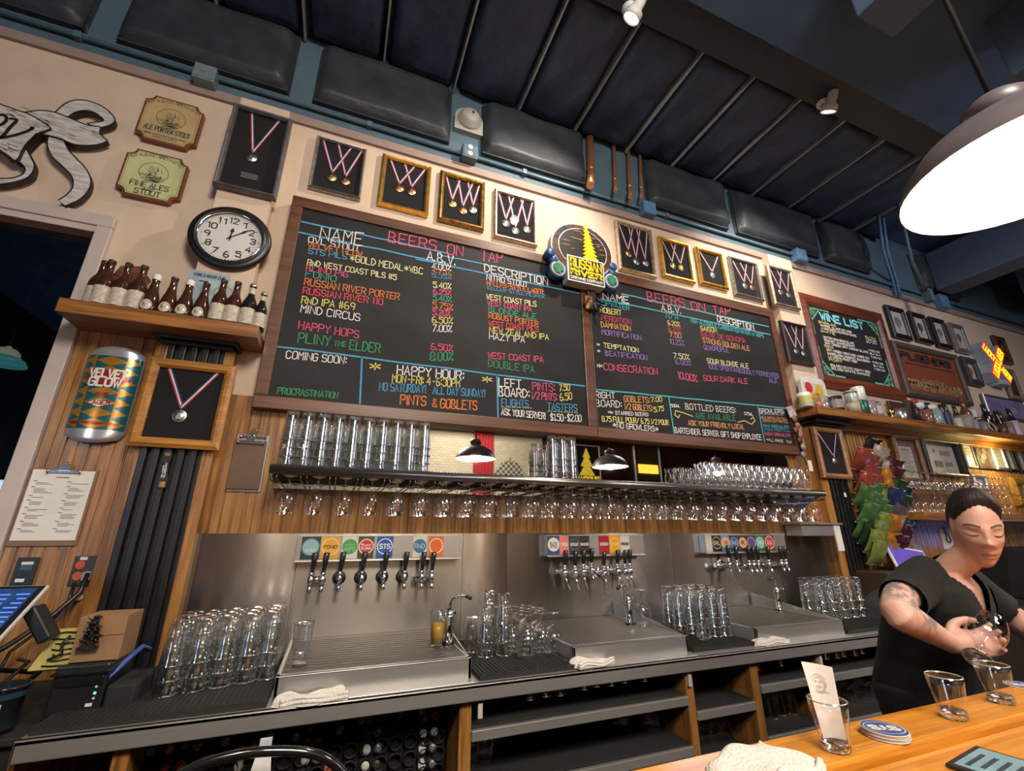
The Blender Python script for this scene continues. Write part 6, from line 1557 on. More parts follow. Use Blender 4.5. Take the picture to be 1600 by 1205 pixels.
t = thing('black_figurine', 'small black figurine standing before a wooden plaque', 'figurine', (*on_shelf(f1, 1215, 520), SZR)); m = MB(); m.lathe([(0, 0), (.022, 0), (.026, .05), (.016, .10), (.018, .12), (.010, .145), (0, .15)], 16); m.build('figure', DKM, t)
t = thing('wooden_plaque', 'tan wooden plaque leaning behind the gold ornament', 'plaque', (*on_shelf(f1, 1300, 560), SZR)); t.location.y = 2.34; m = MB(); m.box((-.09, -.008, 0), (.09, .008, .15)); m.build('plaque', oak('tan_plaque', '#8e6a3a', '#5f4322', 0), t, bevel=.004)
t = thing('gold_ornament', 'small shiny gold ornament near the silver mug', 'ornament', (*on_shelf(f1, 1375, 590), SZR)); m = MB(); m.lathe([(0, 0), (.03, 0), (.012, .02), (.028, .05), (.03, .075), (.014, .09), (0, .10)], 16); m.build('ornament', pm('polished_gold', (.6, .42, .15), .2, 1), t)
mug('silver tankard with rounded sides on the display shelf', on_shelf(f1, 1505, 610), .052, .105, pm('pewter_tankard', (.42, .44, .48), .25, .9), 1)
t = thing('wooden_signboard', 'dark brown wooden sign leaning on the wall above the silver tankard', 'sign board', (f1(1480, 480, 2.36).x, 2.36, SZR)); m = MB(); m.box((-.17, -.012, 0), (.26, .012, .22)); m.build('board', oak('dark_board', '#4a3220', '#2c1c10', 0), t, bevel=.004)
t = thing('dark_bottle_box', 'dark tall board between the wooden sign and the bird figurines', 'board', (f2(205, 480, 2.33).x, 2.33, SZR)); m = MB(); m.box((-.09, -.015, 0), (.09, .015, .24)); m.build('board', pm('charcoal_board', (.05, .045, .04), .5), t)
for i, (x, y, lb, hat) in enumerate(((330, 480, 'black and white bird stein with a red cap on the display shelf', '#a82430'), (490, 540, 'black and white bird stein without cap, right of the capped one', None))):
    p = on_shelf(f2, x, y); t = thing('bird_stein', lb, 'stein', (p[0], 2.30, SZR), G_)
    m = MB(); m.lathe([(0, 0), (.05, 0), (.058, .04), (.055, .11), (.036, .155), (.038, .19), (.030, .225), (0, .24)], 20); m.build('body', DKM, t)
    m = MB(); m.lathe([(0, .045), (.030, .03), (.036, .0)], 16, M=Matrix.Translation((-.018, -.035, .17)) @ Matrix.Rotation(R(75), 4, 'X')); m.build('white_face', pm('face_white', (.62, .62, .64), .4), t)
    if hat: m = MB(); m.lathe([(.034, .215), (.030, .235), (.014, .25), (0, .252)], 16); m.build('cap', pm('cap_red', hat, .4), t)
mug('reddish brown glazed mug under the bird steins', (on_shelf(f2, 340, 590)[0], 2.225), .050, .12, pm('red_brown_glaze', (.17, .075, .06), .2, coat=.4), -1)
mug('pale blue glass jar between bird steins and blue book', (on_shelf(f2, 460, 620)[0], 2.23), .055, .13, pm('pale_blue_glaze', (.20, .27, .29), .25, coat=.4), 0)
t = thing('blue_book', 'upright blue and silver box on the display shelf', 'box', (on_shelf(f2, 640, 650)[0], 2.24, SZR)); m = MB(); m.box((-.05, -.02, 0), (.05, .02, .14)); m.build('box', pm('navy_box', (.05, .07, .12), .4), t, bevel=.003); m = MB(); m.box((.03, -.022, 0), (.048, -.02, .14)); m.box((-.048, -.022, 0), (-.036, -.02, .14)); m.build('silver_stripe', pm('stripe_silver', (.55, .55, .56), .3, .6), t)
mug('cream stoneware jug mug with side handle, largest of the stoneware', on_shelf(f2, 870, 700), .068, .135, STW, -1)
mug('small cream stoneware mug left of the largest stoneware mug', on_shelf(f2, 780, 680), .036, .10, CRM, 0)
mug('grey ribbed stoneware beaker right of the largest stoneware mug', on_shelf(f2, 970, 715), .045, .10, pm('ribbed_grey', (.28, .25, .24), .5), 0)
mug('brown glazed stein with metal lid near the horseshoe', on_shelf(f2, 1120, 690), .056, .14, BRN, -1, pm('pewter_lid', (.35, .33, .30), .3, .9), dy=.05)
t = thing('horn_ring', 'pale horn ring ornament leaning at the shelf edge', 'ornament', (on_shelf(f2, 1140, 730)[0], 2.215, SZR)); m = MB(); m.tube([(.055*math.cos(R(a)), .01*math.sin(R(a)), .050+.045*math.sin(R(a))) for a in range(-60, 250, 15)], .011, 10); m.build('ring', pm('pale_horn', (.36, .28, .20), .4), t)
for i, (x, y, k, s, g, lb) in enumerate([(615, 560, 'round', 1.05, DKG, 'dark green squat bottle behind the blue book'), (740, 600, 'round', 1.0, BRG, 'brown round bottle left of the amber bottle'), (680, 590, 'small', 1.15, DKG, 'dark bottle beside the squat green one'), (845, 590, 'small', 1.2, BRG, 'brown bottle behind the stoneware mug'), (925, 620, 'long', 1.3, pm('amber_glass', (.16, .05, .02), .1, coat=.5), 'tall amber bottle rising above the stoneware mugs'),
      (1005, 640, 'small', 1.1, BRG, 'small brown bottle right of the tall amber bottle'), (1200, 700, 'long', 1.25, DKG, 'tall black bottle right of the lidded stein'), (1300, 740, 'round', 1.15, DKG, 'dark bottle with grey label near the far end'), (1340, 720, 'round', 1.2, DKG, 'squat dark bottle behind the far mugs'), (1450, 760, 'small', 1.3, BRG, 'brown bottle left of the last tall bottle'), (1530, 770, 'long', 1.25, DKG, 'last tall dark bottle at the picture edge')]):
    p = on_shelf(f2, x, y); bottle(lb, k, (p[0], 2.30 if i % 2 else 2.27, SZR), G_, s, None, g, 'wrap' if i % 3 == 1 else None, pm('grey_label', (.30, .28, .26), .7))
for i, (x, y, r, h, mm, lb) in enumerate([(1275, 740, .040, .10, BRN, 'small brown mug before the dark labelled bottle'), (1370, 770, .044, .12, pm('rosy_stein', (.22, .13, .12), .4), 'rosy ceramic stein near the far end'), (1455, 790, .042, .15, pm('white_violet_stein', (.45, .40, .46), .4), 'tall whitish violet stein near the far end'), (1030, 690, .038, .09, pm('violet_grey', (.2, .17, .2), .4), 'violet grey mug left of the horn ring')]):
    mug(lb, on_shelf(f2, x, y), r, h, mm, -1, dy=-.03)
m = MB(); p = f2(965, 480, 2.33); m.box((p.x-.04, 2.325, SZR), (p.x+.05, 2.335, p.z)); tag(m.build('folded_card', WHITEP), 'small white folded card behind the tall amber bottle', 'card')

# certificates below the shelf
Qc = lambda *p: cq(1340, 660, 6.154, *p)
DOCI = pm('document_ink', (.16, .15, .13), .8)
def doc(rows, seal=None, blocks=()):
    def d(m, a, b, c, e, Y):
        W_, H_ = b-a, e-c; rnd = random.Random(int(a*777))
        for u0, v0, u1, v1, k in blocks: m.poly([(a+W_*u0, c+H_*v0), (a+W_*u1, c+H_*v0), (a+W_*u1, c+H_*v1), (a+W_*u0, c+H_*v1)], Y-.001, Y, k)
        for i in range(rows):
            v = .80-.62*i/max(1, rows); ribbon(m, [Vector((a+W_*.12, c+H_*v)), Vector((a+W_*rnd.uniform(.6, .9), c+H_*v))], .006, lambda p, q: (p, Y, q), 0)
        if seal: m.poly([(a+W_*seal[0]+.03*math.cos(R(q)), c+H_*seal[1]+.03*math.sin(R(q))) for q in range(0, 360, 30)], Y-.001, Y, 1)
        return [DOCI, pm('gold_seal', (.45, .36, .08), .5), pm('print_dark', (.06, .055, .06), .6), pm('print_ochre', (.36, .25, .13), .7), pm('print_olive', (.22, .22, .15), .7)]
    return d
PC = pm('certificate_paper', (.44, .41, .36), .7, var=.05)
picture('tall certificate in a double brown wooden frame right of the crisp bags', Qc((322, 95), (582, 125), (492, 668), (758, 645)), .05, oak('mid_brown_frame', '#6e4a30', '#462a18', 0), PC, doc(9, (.5, .12), [(.1, .86, .75, .94, 4)]), .05, mat_w=.06, mat_m=pm('brown_mount', (.15, .085, .06), .7))
picture('large pale collage print in a thick black frame', Qc((625, 140), (982, 196), (732, 502), (1095, 527)), .03, BF, pm('collage_paper', (.42, .39, .36), .6), doc(0, None, [(.55, .62, .85, .78, 4), (.32, .2, .55, .42, 2), (.62, .25, .86, .40, 4), (.06, .35, .18, .62, 3), (.36, .70, .42, .80, 2)]), .07)
picture('narrow pale document right of the collage print', Qc((995, 188), (1098, 206), (1072, 436), (1165, 440)), .02, pm('yellow_edge', (.35, .29, .10), .5), PC, doc(5), .02)
picture('dark brown photograph between two narrow documents', Qc((1112, 212), (1285, 226), (1170, 448), (1345, 456)), .02, BF, pm('sepia_photo', (.045, .028, .022), .35), abstract(pm('photo_brown', (.09, .06, .045), .5), pm('photo_dark', (.035, .022, .02), .5)), .02)
picture('pale green document in a bright silver frame', Qc((1288, 222), (1400, 228), (1350, 452), (1460, 458)), .03, SF, pm('green_document', (.36, .38, .28), .7), doc(3), .04)
picture('narrow dark framed document, second from the picture edge', Qc((1410, 242), (1490, 246), (1470, 472), (1560, 477)), .03, BF, PC, doc(5), .03)
picture('narrow dark framed document at the picture edge', Qc((1512, 250), (1600, 262), (1580, 480), (1665, 490)), .03, BF, PC, doc(5), .03)
picture('small black framed white card above the stacked goblets', Qc((840, 566), (1022, 578), (872, 668), (1050, 672)), .06, BF, WHITEP, None, .05)
picture('small green and pink framed picture above the bartender', Qc((1110, 490), (1250, 512), (1160, 650), (1295, 668)), .03, SF, pm('pink_print', (.42, .36, .36), .7), doc(0, None, [(.3, .05, .98, .35, 4)]), .04)
picture('large oak framed picture at the right edge behind the bartender', Qc((1482, 518), (1640, 540), (1590, 800), (1720, 806)), .07, oak('yellow_oak_frame', '#a8823c', '#6a4a1c', 0), pm('ochre_print', (.16, .12, .05), .6), None, .05)
for i, (a, b, c, d) in enumerate([(1090, 150, 1215, 188), (1272, 164, 1380, 196), (1392, 180, 1460, 204), (1500, 188, 1580, 214)]):
    x0, x1, z0, z1 = rect(*Qc((a, b), (c, b+12), (a+12, d-12), (c+12, d)), WY-.02)
    m = MB(); m.box((x0, WY-.022, z0), (x1, WY-.014, z1)); tag(m.build('yellow_card', pm('yellowed_card', (.40, .36, .16), .7)), f'yellowish card tucked directly under the display shelf, {nth(i)} from the left', 'card', 'yellow cards under the shelf')
# goblet shelf and paper slips
p = wp(1417, 801, 2.24); zt = p.z; X0_ = p.x
m = MB(); m.box((X0_-.05, 2.10, zt-.06), (X0_+2.6, WY-.012, zt)); tag(m.build('goblet_shelf', OAKX, bevel=.004), 'oak wall shelf holding two tiers of goblets behind the bartender', 'shelf')
for i in range(16):
    for k in range(2):
        place(g2, '', None, None, f'goblet on the wall shelf behind the bartender, {nth(i)} of the {["lower","upper"][k]} tier', (X0_+.03+i*.10, 2.24, zt+.001+.168*k), 'goblets on the wall shelf')
m = MB(); m.box((X0_-.05, 2.10, zt+.1655), (X0_+1.7, WY-.012, zt+.1685)); tag(m.build('glass_ledge', GLASSD), 'clear glass shelf carrying the upper tier of goblets behind bartender', 'shelf')
for i, (x, y0, x1_, y1_, lb) in enumerate([(1467, 826, 1492, 858, 'white paper slip with a black clip, left of two behind bartender'), (1487, 808, 1512, 850, 'white paper slip with a black clip, right of two behind bartender')]):
    a, b = wp(x, y0, WY-.02), wp(x1_, y1_, WY-.02); t = thing('order_slip', lb, 'paper slip', (0, 0, 0), 'order slips'); m = MB(); m.box((a.x, WY-.018, b.z), (a.x+.17, WY-.0135, a.z)); m.build('paper', WHITEP, t)
    m = MB(); ce = a.x+.085; m.box((ce-.02, WY-.028, a.z-.05), (ce+.02, WY-.018, a.z+.012)); m.tube([(ce-.015, WY-.025, a.z-.05), (ce-.03, WY-.025, a.z-.10), (ce+.0, WY-.025, a.z-.12), (ce+.03, WY-.025, a.z-.10), (ce+.015, WY-.025, a.z-.05)], .004, 6); m.build('clip', BLACK, t)
t = thing('postcard', 'black and white postcard pinned left of the bartender', 'postcard', (0, 0, 0)); a, b = wp(1427, 850, WY-.02), wp(1447, 876, WY-.02); m = MB(); m.box((a.x, WY-.017, b.z), (b.x, WY-.0135, a.z)); m.build('card', pm('grey_photo_card', (.2, .2, .2), .5, var=.9, scale=9), t)
# crisp bags on hanging strips
BGm = {k: pm('crisp_bag_'+n, c, .25, .25, coat=.3, var=.3, scale=22, bump=.9) for k, (n, c) in {'r': ('red', '#94463a'), 'm': ('maroon', '#4e2226'), 'k': ('black', '#20201f'), 'w': ('white', '#a59a8e'), 'g': ('green', '#4a7040'), 'l': ('lime', '#7f9044'), 'd': ('dark_green', '#243c26'), 'b': ('navy', '#2b3560'), 'o': ('orange', '#b0742c'), 'p': ('mauve', '#5c5468')}.items()}
bn = {'r': 'red', 'm': 'maroon', 'k': 'black', 'w': 'whitish', 'g': 'green', 'l': 'lime green', 'd': 'dark green', 'b': 'navy blue', 'o': 'orange', 'p': 'mauve'}
fb = cw(1310, 690, 6.338)
BAGS = [(315, 75, 'k', 20), (390, 155, 'w', 25), (235, 175, 'r', 12), (440, 235, 'w', 20), (300, 235, 'r', 14), (525, 270, 'm', 30), (275, 310, 'r', 12), (475, 305, 'w', 15), (545, 355, 'm', 25), (320, 355, 'r', 8), (470, 385, 'o', 18), (265, 420, 'r', 18), (370, 440, 'r', 6), (490, 480, 'o', 12),
        (575, 480, 'd', 25), (370, 520, 'g', 14), (260, 540, 'g', 22), (630, 545, 'd', 20), (440, 590, 'l', 16), (320, 610, 'g', 24), (545, 570, 'b', 18), (390, 670, 'g', 18), (550, 650, 'b', 14), (300, 720, 'g', 28), (450, 735, 'g', 10), (590, 720, 'p', 20), (640, 640, 'd', 20),
        (345, 800, 'g', 26), (440, 820, 'l', 12), (560, 840, 'o', 10), (265, 850, 'g', 26), (660, 870, 'd', 18), (400, 905, 'l', 14), (545, 935, 'o', 8), (640, 930, 'm', 14), (370, 1000, 'l', 16), (515, 1020, 'o', 6), (610, 1040, 'm', 10), (390, 1105, 'l', 8), (520, 1125, 'o', 4), (310, 920, 'd', 20)]
bag0 = {}; cnt = {}
for i, (x, y, k, rot_) in enumerate(BAGS):
    p = fb(x, y, 2.27-.02*(i % 3)); cnt[k] = cnt.get(k, 0)+1
    lb = f'{bn[k]} crisp packet on the hanging strips, {nth(cnt[k]-1)} {bn[k]} one from the top'
    if k not in bag0:
        t = thing('crisp_packet', lb, 'crisp packet', p, 'crisp packets on the hanging strips')
        m = MB(); rnd = random.Random(ord(k)); ph = [rnd.uniform(0, 6) for _ in range(3)]
        def bagf(sgn):
            def q(u, v):
                e = max(0, math.sin(math.pi*u))**.6*max(0, math.sin(math.pi*min(1, max(0, (v-.07)/.86))))**.5
                return ((u-.5)*.165*(1-.12*math.sin(math.pi*v)), sgn*(.030*e*(1+.15*math.sin(9*u+7*v+ph[0]))+.0012)+.004*math.sin(8*u+ph[1])*(1 if v in (0, 1) else .3), (v-.5)*.19)
            return q
        m.grid(bagf(-1), 10, 12); m.grid(lambda u, v: bagf(1)(1-u, v), 10, 12); m.build('packet', BGm[k], t)
        m = MB()
        for v in (-.092, .087): m.box((-.081, -.003, v), (.081, .003, v+.006))
        m.build('crimped_seam', pm('seam_silver', (.5, .48, .45), .35, .4), t); bag0[k] = t; t.rotation_euler = (R(28), R(rot_*.6), R(-5))
    else: dup(bag0[k], p, lb, 'crisp packets on the hanging strips', (R(26+(i*7) % 5), R(rot_*.6), R(-7+(i*5) % 6)))
t = thing('crisp_rack', 'black wire hanging rack behind the crisp packets', 'rack', (0, 0, 0)); a, b = fb(250, 60, 2.36), fb(560, 1150, 2.36); m = MB()
for xx in (a.x, (a.x+b.x)/2, b.x): m.tube([(xx, 2.36, a.z), (xx, 2.36, b.z)], .006, 6)
for q in range(12): zz = a.z+(b.z-a.z)*q/11; m.tube([(a.x, 2.36, zz), (b.x, 2.36, zz)], .004, 6)
m.box((a.x, 2.36, a.z-.01), (b.x, WY-.012, a.z+.01)); m.build('wires', BLACKM, t)
# opener and shirt pin on right fluted pilaster, hanging fob and notes at the board corner
t = thing('pilaster_opener', 'black bottle opener hanging on the right fluted pilaster', 'opener', (0, 0, 0)); a = wp(1316, 760, PY-.02); m = MB(); m.poly([(a.x-.018, a.z-.09), (a.x+.018, a.z-.09), (a.x+.02, a.z+.03), (a.x-.02, a.z+.03)], PY-.026, PY-.018); m.build('body', BLACK, t, bevel=.003); m = MB(); m.box((a.x-.012, PY-.0275, a.z-.08), (a.x+.012, PY-.0255, a.z-.05)); m.build('label', WHITEP, t)
t = thing('badge_string', 'string of small reddish badges hanging at the right board corner', 'badges', (0, 0, 0))
a = wp(1241, 655, 2.31); m = MB(); m.tube([(a.x, 2.315, a.z+.06), (a.x-.005, 2.312, a.z-.1), (a.x+.03, 2.312, a.z-.36)], .003, 6); m.build('string', BLACK, t)
for k, (dx, dz, cc) in enumerate([(.0, .0, '#8a5a50'), (.02, -.05, '#9a6a52'), (-.01, -.09, '#7a4038'), (.03, -.13, '#8f6a5a'), (.01, -.17, '#5c3a34'), (.03, -.22, '#9a8a80'), (.015, -.28, '#7c7a9a')]):
    m = MB(); m.lathe([(0, .01), (.022, .008), (.026, 0), (.024, -.004)], 14, M=Matrix.Translation((a.x+dx, 2.308, a.z+dz)) @ Matrix.Rotation(R(90), 4, 'X')); m.build('badge', pm('badge_'+cc[1:], cc, .35), t)
m = MB(); m.box((a.x+.045, 2.306, a.z-.40), (a.x+.085, 2.310, a.z-.32)); m.build('tag', WHITEP, t)
m = MB(); a = wp(1237, 643, 2.31); m.obox(Matrix.Translation((a.x, 2.312, a.z)) @ Matrix.Rotation(R(-15), 4, 'Y'), (.085, .003, .085)); tag(m.build('pinned_photo', pm('pinned_photo', (.42, .38, .38), .5, var=.5, scale=22)), 'small square photo pinned to the right chalkboard edge', 'photo')
# clipboard, tablet, dark speaker, tray behind the bartender
p0 = zp(1339, 942, .93)
clipboard('small_clipboard', 'small brown clipboard standing at the foot of the right pilaster', 3.62, 3.74, .93, 1.10, PY-.03, pm('kraft_board', '#7a5c44', .6), False)
m = MB(); m.box((3.62, 1.735, .895), (6.4, WY-.015, .91)); m.box((3.62, 1.735, .05), (6.4, 1.76, .89)); tag(m.build('far_counter', pm('dark_far_counter', (.03, .025, .022), .4), bevel=.004), 'dark far counter continuing right of the steel counter behind bartender', 'counter')
t = thing('order_screen', 'small tilted tablet with violet screen behind the bartender', 'tablet', (4.05, 2.2, .912)); m = MB(); M_ = Matrix.Translation((0, 0, .30)) @ Matrix.Rotation(R(-20), 4, 'X') @ Matrix.Rotation(R(8), 4, 'Y'); m.obox(M_, (.40, .015, .22)); m.build('shell', WHITEP, t, bevel=.003); m = MB(); m.obox(M_ @ Matrix.Translation((0, -.009, 0)), (.37, .003, .19)); m.build('screen', pm('violet_screen', (.05, .03, .16), .3, emit=1.2), t); m = MB(); m.tube([(0, .03, 0), (0, .03, .30)], .02, 10); m.box((-.1, -.06, 0), (.1, .1, .012)); m.build('stand', BLACK, t)
m = MB(); m.box((3.58, 2.1, .912), (3.85, 2.34, 1.16)); tag(m.build('terminal_box', pm('dark_wood_box', (.04, .022, .012), .6), bevel=.01), 'dark box on the far counter below the crisp packets', 'box')
t = thing('dark_jacket', 'dark folded cloth bundle lying beside the right pint towers', 'cloth', (3.34, 2.0, .912)); m = MB(); m.grid(lambda u, v: ((u-.5)*.42, (v-.5)*.30, .16*(max(0, math.sin(math.pi*u)))**.5*(max(0, math.sin(math.pi*v)))**.5*(1+.12*math.sin(9*u+4*v))), 16, 12); m.build('cloth', pm('charcoal_cloth', (.018, .019, .022), .9, bump=.3), t)
# blue-lit cooler at the far right
t = thing('drinks_cooler', 'dark bottle cooler with blue lit door at the far right', 'cooler', (0, 0, 0)); m = MB(); m.box((5.3, 1.9, .912), (6.6, WY-.015, 1.30)); m.build('cabinet', BLACKM, t, bevel=.01); m = MB(); m.box((5.36, 1.893, .96), (6.54, 1.899, 1.25)); m.build('glass_door', pm('blue_lit_glass', (.01, .05, .25), .15, emit=.8, var=.8, scale=5), t); m = MB(); m.box((5.32, 1.89, 1.255), (6.58, 1.90, 1.295)); m.build('header', SF, t)
lamp('shelf_lamp', 'POINT', (6.0, 2.22, 2.12), 7, (1.0, .78, .30), .05)
lamp('cooler_glow', 'POINT', (6.0, 1.75, 1.3), 3, (.2, .35, 1.0), .1)
# ------------------------------------------------------------------ the customers' bar in the foreground
m = MB(); m.box((-2.5, .612, 1.035), (5.5, .715, 1.070)); m.box((-2.5, -.25, 1.020), (5.5, .604, 1.058)); m.box((-2.5, .604, 1.02), (5.5, .612, 1.046))
t = thing('bar_counter', 'glossy honey-coloured wooden customer bar in the lower right corner', 'bar', (0, 0, 0))
m.build('bar_top', OAKBAR, t, bevel=.008)
m = MB(); m.box((-2.5, -.15, .02), (5.5, .66, 1.022)); m.build('bar_front', pm('dark_bar_front', (.22, .15, .10), .45), t)
BZ = 1.0705
TUMB = thin_glass('tumbler_glass', (.985, .985, .98), .01, 1.5)
def tumbler(label, x, y, r0, r1, h, z=BZ, lean=0.):
    t = thing('rocks_glass', label, 'glass', (x, y, z), 'thick tumblers on the bar')
    prof = [(r0*1.0, .006), (r0*1.03, .018), (r0*1.02, h*.28), (r0*1.10, h*.42), (r1*.95, h*.8), (r1, h), (r1-.0022, h+.0006), (r1-.0026, h-.002)]
    m = MB(); n = 32
    for r, zz in prof:
        for j in range(n):
            a = 2*math.pi*j/n; k = 1.0
            if zz < h*.40: k = math.cos(math.pi/8)/math.cos((a % (math.pi/4))-math.pi/8)*.5+.5
            m.v.append((r*k*math.cos(a), r*k*math.sin(a), zz))
    for i in range(len(prof)-1):
        for j in range(n): m.f.append((i*n+j, i*n+(j+1) % n, (i+1)*n+(j+1) % n, (i+1)*n+j)); m.m.append(0); m.s.append(True)
    m.build('tumbler_wall', TUMB, t)
    m = MB(); m.lathe([(0, 0), (r0*.90, 0), (r0*.98, .004), (r0*.98, .012), (r0*.85, .016), (0, .014)], 32); m.build('thick_base', real_glass('bar_tumbler_glass', (.97, .98, .97)), t)
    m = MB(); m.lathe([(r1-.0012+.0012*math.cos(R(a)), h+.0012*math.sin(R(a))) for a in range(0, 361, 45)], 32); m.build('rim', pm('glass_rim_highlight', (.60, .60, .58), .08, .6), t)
    return t
g0 = zp(1307, 1172, BZ)
tumbler('thick tumbler holding a white paper slip beside the bar towel', g0.x, g0.y, .0225, .0305, .073)
t = thing('paper_slip', 'white paper slip with a faint portrait drawing standing in the tumbler', 'paper', (g0.x, g0.y, BZ+.016), rot=(0, 0, R(-38)))
m = MB(); m.grid(lambda u, v: ((u-.5)*(.034+.014*v)-.004*v, .006*math.sin(3*u)-.004+.008*v, .106*v+(.006*(1-u) if v > .5 else 0)), 6, 8); m.build('sheet', WHITEP, t)
m = MB(); INK = pm('pale_pencil', (.50, .48, .47), .9)
PF_ = lambda a, b: (a-.008*.8, .006*math.sin(3*(a/.046+.5))-.0055+.008*(b/.106), b)
for (cx_, cz_, rx, rz) in ((0, .080, .012, .013), (0, .078, .009, .011), (-.004, .082, .002, .001), (.004, .082, .002, .001), (0, .074, .004, .0015)):
    ribbon(m, [Vector((cx_+rx*math.cos(R(a)), cz_+rz*math.sin(R(a)))) for a in range(0, 361, 24)], .0012, PF_)
ribbon(m, [Vector((-.014, .066)), Vector((-.008, .067)), Vector((0, .065)), Vector((.008, .067)), Vector((.014, .066))], .0012, PF_); m.build('drawing', INK, t)
g1, g2_ = zp(1492, 1122, BZ), zp(1566, 1098, BZ)
tumbler('empty thick tumbler on the bar, left of the two before the bartender', g1.x, g1.y, .0225, .0305, .073)
tumbler('empty thick tumbler on the bar, right of the two before the bartender', g2_.x, g2_.y, .0225, .0305, .073)
# coasters
CB = pm('coaster_blue', '#2e3f78', .6); CWt = pm('coaster_white', '#c9c5bb', .7)
def coaster(label, x, y, z, r, rotz, top):
    t = thing('beer_coaster', label, 'coaster', (x, y, z), 'blue beer coasters', (0, 0, R(rotz)))
    m = MB(); m.capends = True; m.lathe([(r, 0), (r, .0022)], 36); m.build('board', CWt, t)
    m = MB(); m.disc((0, 0, .0024), r*.97, 36, 'z'); f = m.build('printed_face', CB, t)
    if top:
        m = MB(); PZ = lambda a, b: (a, b, .0027)
        ribbon(m, [Vector((r*.88*math.cos(R(a)), r*.72*math.sin(R(a)))) for a in range(0, 361, 12)], .0016, PZ)
        write(m, 'STS', -r*.62, -r*.24, r*.62, -r*.24, r*.48, 0, r*.17, 0, 0, PZ)
        m.build('white_lettering', CWt, f)
    return t
c0 = zp(1384, 1150, BZ); cr = .036
wd = ['lowest', 'second lowest', 'middle', 'second from the top']
for k in range(4): coaster(f'blue round beer coaster, {wd[k]} of the stack beside the paper tumbler', c0.x+.0015*(k % 2), c0.y, BZ+.0024*k, cr, 20*k, False)
coaster('blue round coaster lettered STS on top of the stack', c0.x, c0.y, BZ+.0098, cr, 152, True)
c1 = zp(1594, 1074, BZ); coaster('single blue coaster at the right edge of the bar', c1.x+.02, c1.y, BZ, cr, 140, True)
tw = zp(1178, 1192, BZ)
towel('white towel folded on the customer bar in the foreground', tw.x, tw.y-.02, BZ+.001, .16, .11, .016, 10, 5)
t = thing('menu_board', 'small black framed card lying on the bar at the bottom edge', 'card', (0, 0, 0))
a = zp(1495, 1190, 1.0585); m = MB(); M_ = Matrix.Translation((a.x+.03, a.y-.045, 1.0615)) @ Matrix.Rotation(R(8), 4, 'Z'); m.obox(M_, (.13, .10, .006)); m.build('frame', BLACK, t, bevel=.002)
m = MB(); m.obox(M_ @ Matrix.Translation((0, 0, .0032)), (.112, .082, .001)); m.build('card', pm('pale_teal_card', '#6f8d96', .5), t)
m = MB(); 
for i in range(4): m.obox(M_ @ Matrix.Translation((-.01+.004*i, .028-.016*i, .004)), (.07-.008*i, .006, .0006))
m.build('printing', pm('card_navy', '#1d2c3c', .6), t)
# black tube hoop rising from the bartenders' side, with a paper slip behind
t = thing('serving_hoop', 'black glossy arched metal hoop rising at the bottom left', 'hoop', (0, 0, 0)); YH = 1.22
pts = [wp(x, y, YH) for x, y in ((292, 1205), (340, 1187), (394, 1176), (452, 1174), (493, 1179), (519, 1192), (537, 1210))]
pts = [Vector((pts[0].x-.10, YH, pts[0].z-.05)), ] + pts
pp = smooth([(p.x, p.z) for p in pts], 6, False)
pl = [Vector((pp[0][0]-.06, YH, 0.01)), Vector((pp[0][0]-.05, YH, pp[0][1]-.06))]+[Vector((x, YH, z)) for x, z in pp]+[Vector((pp[-1][0]+.02, YH, pp[-1][1]-.08)), Vector((pp[-1][0]+.03, YH, .01))]
m = MB(); m.tube(pl, .0095, 14); m.build('tube', pm('black_enamel', (.010, .010, .010), .12, coat=.8), t)
t = thing('hanging_slip', 'white paper slip on a peg behind the black hoop', 'paper', (0, 0, 0))
a = wp(408, 1190, 1.30); m = MB(); m.add([(a.x-.012, 1.30, a.z+.012), (a.x+.018, 1.30, a.z+.014), (a.x+.03, 1.30, a.z-.09), (a.x-.035, 1.30, a.z-.09)], [(0, 3, 2, 1)]); m.build('paper', WHITEP, t)
m = MB(); m.box((a.x-.008, 1.298, a.z+.012), (a.x+.016, 1.310, a.z+.04)); m.tube([(a.x, 1.315, .01), (a.x, 1.315, a.z+.03)], .006, 8); m.build('peg', pm('pale_peg', (.45, .47, .55), .4), t)

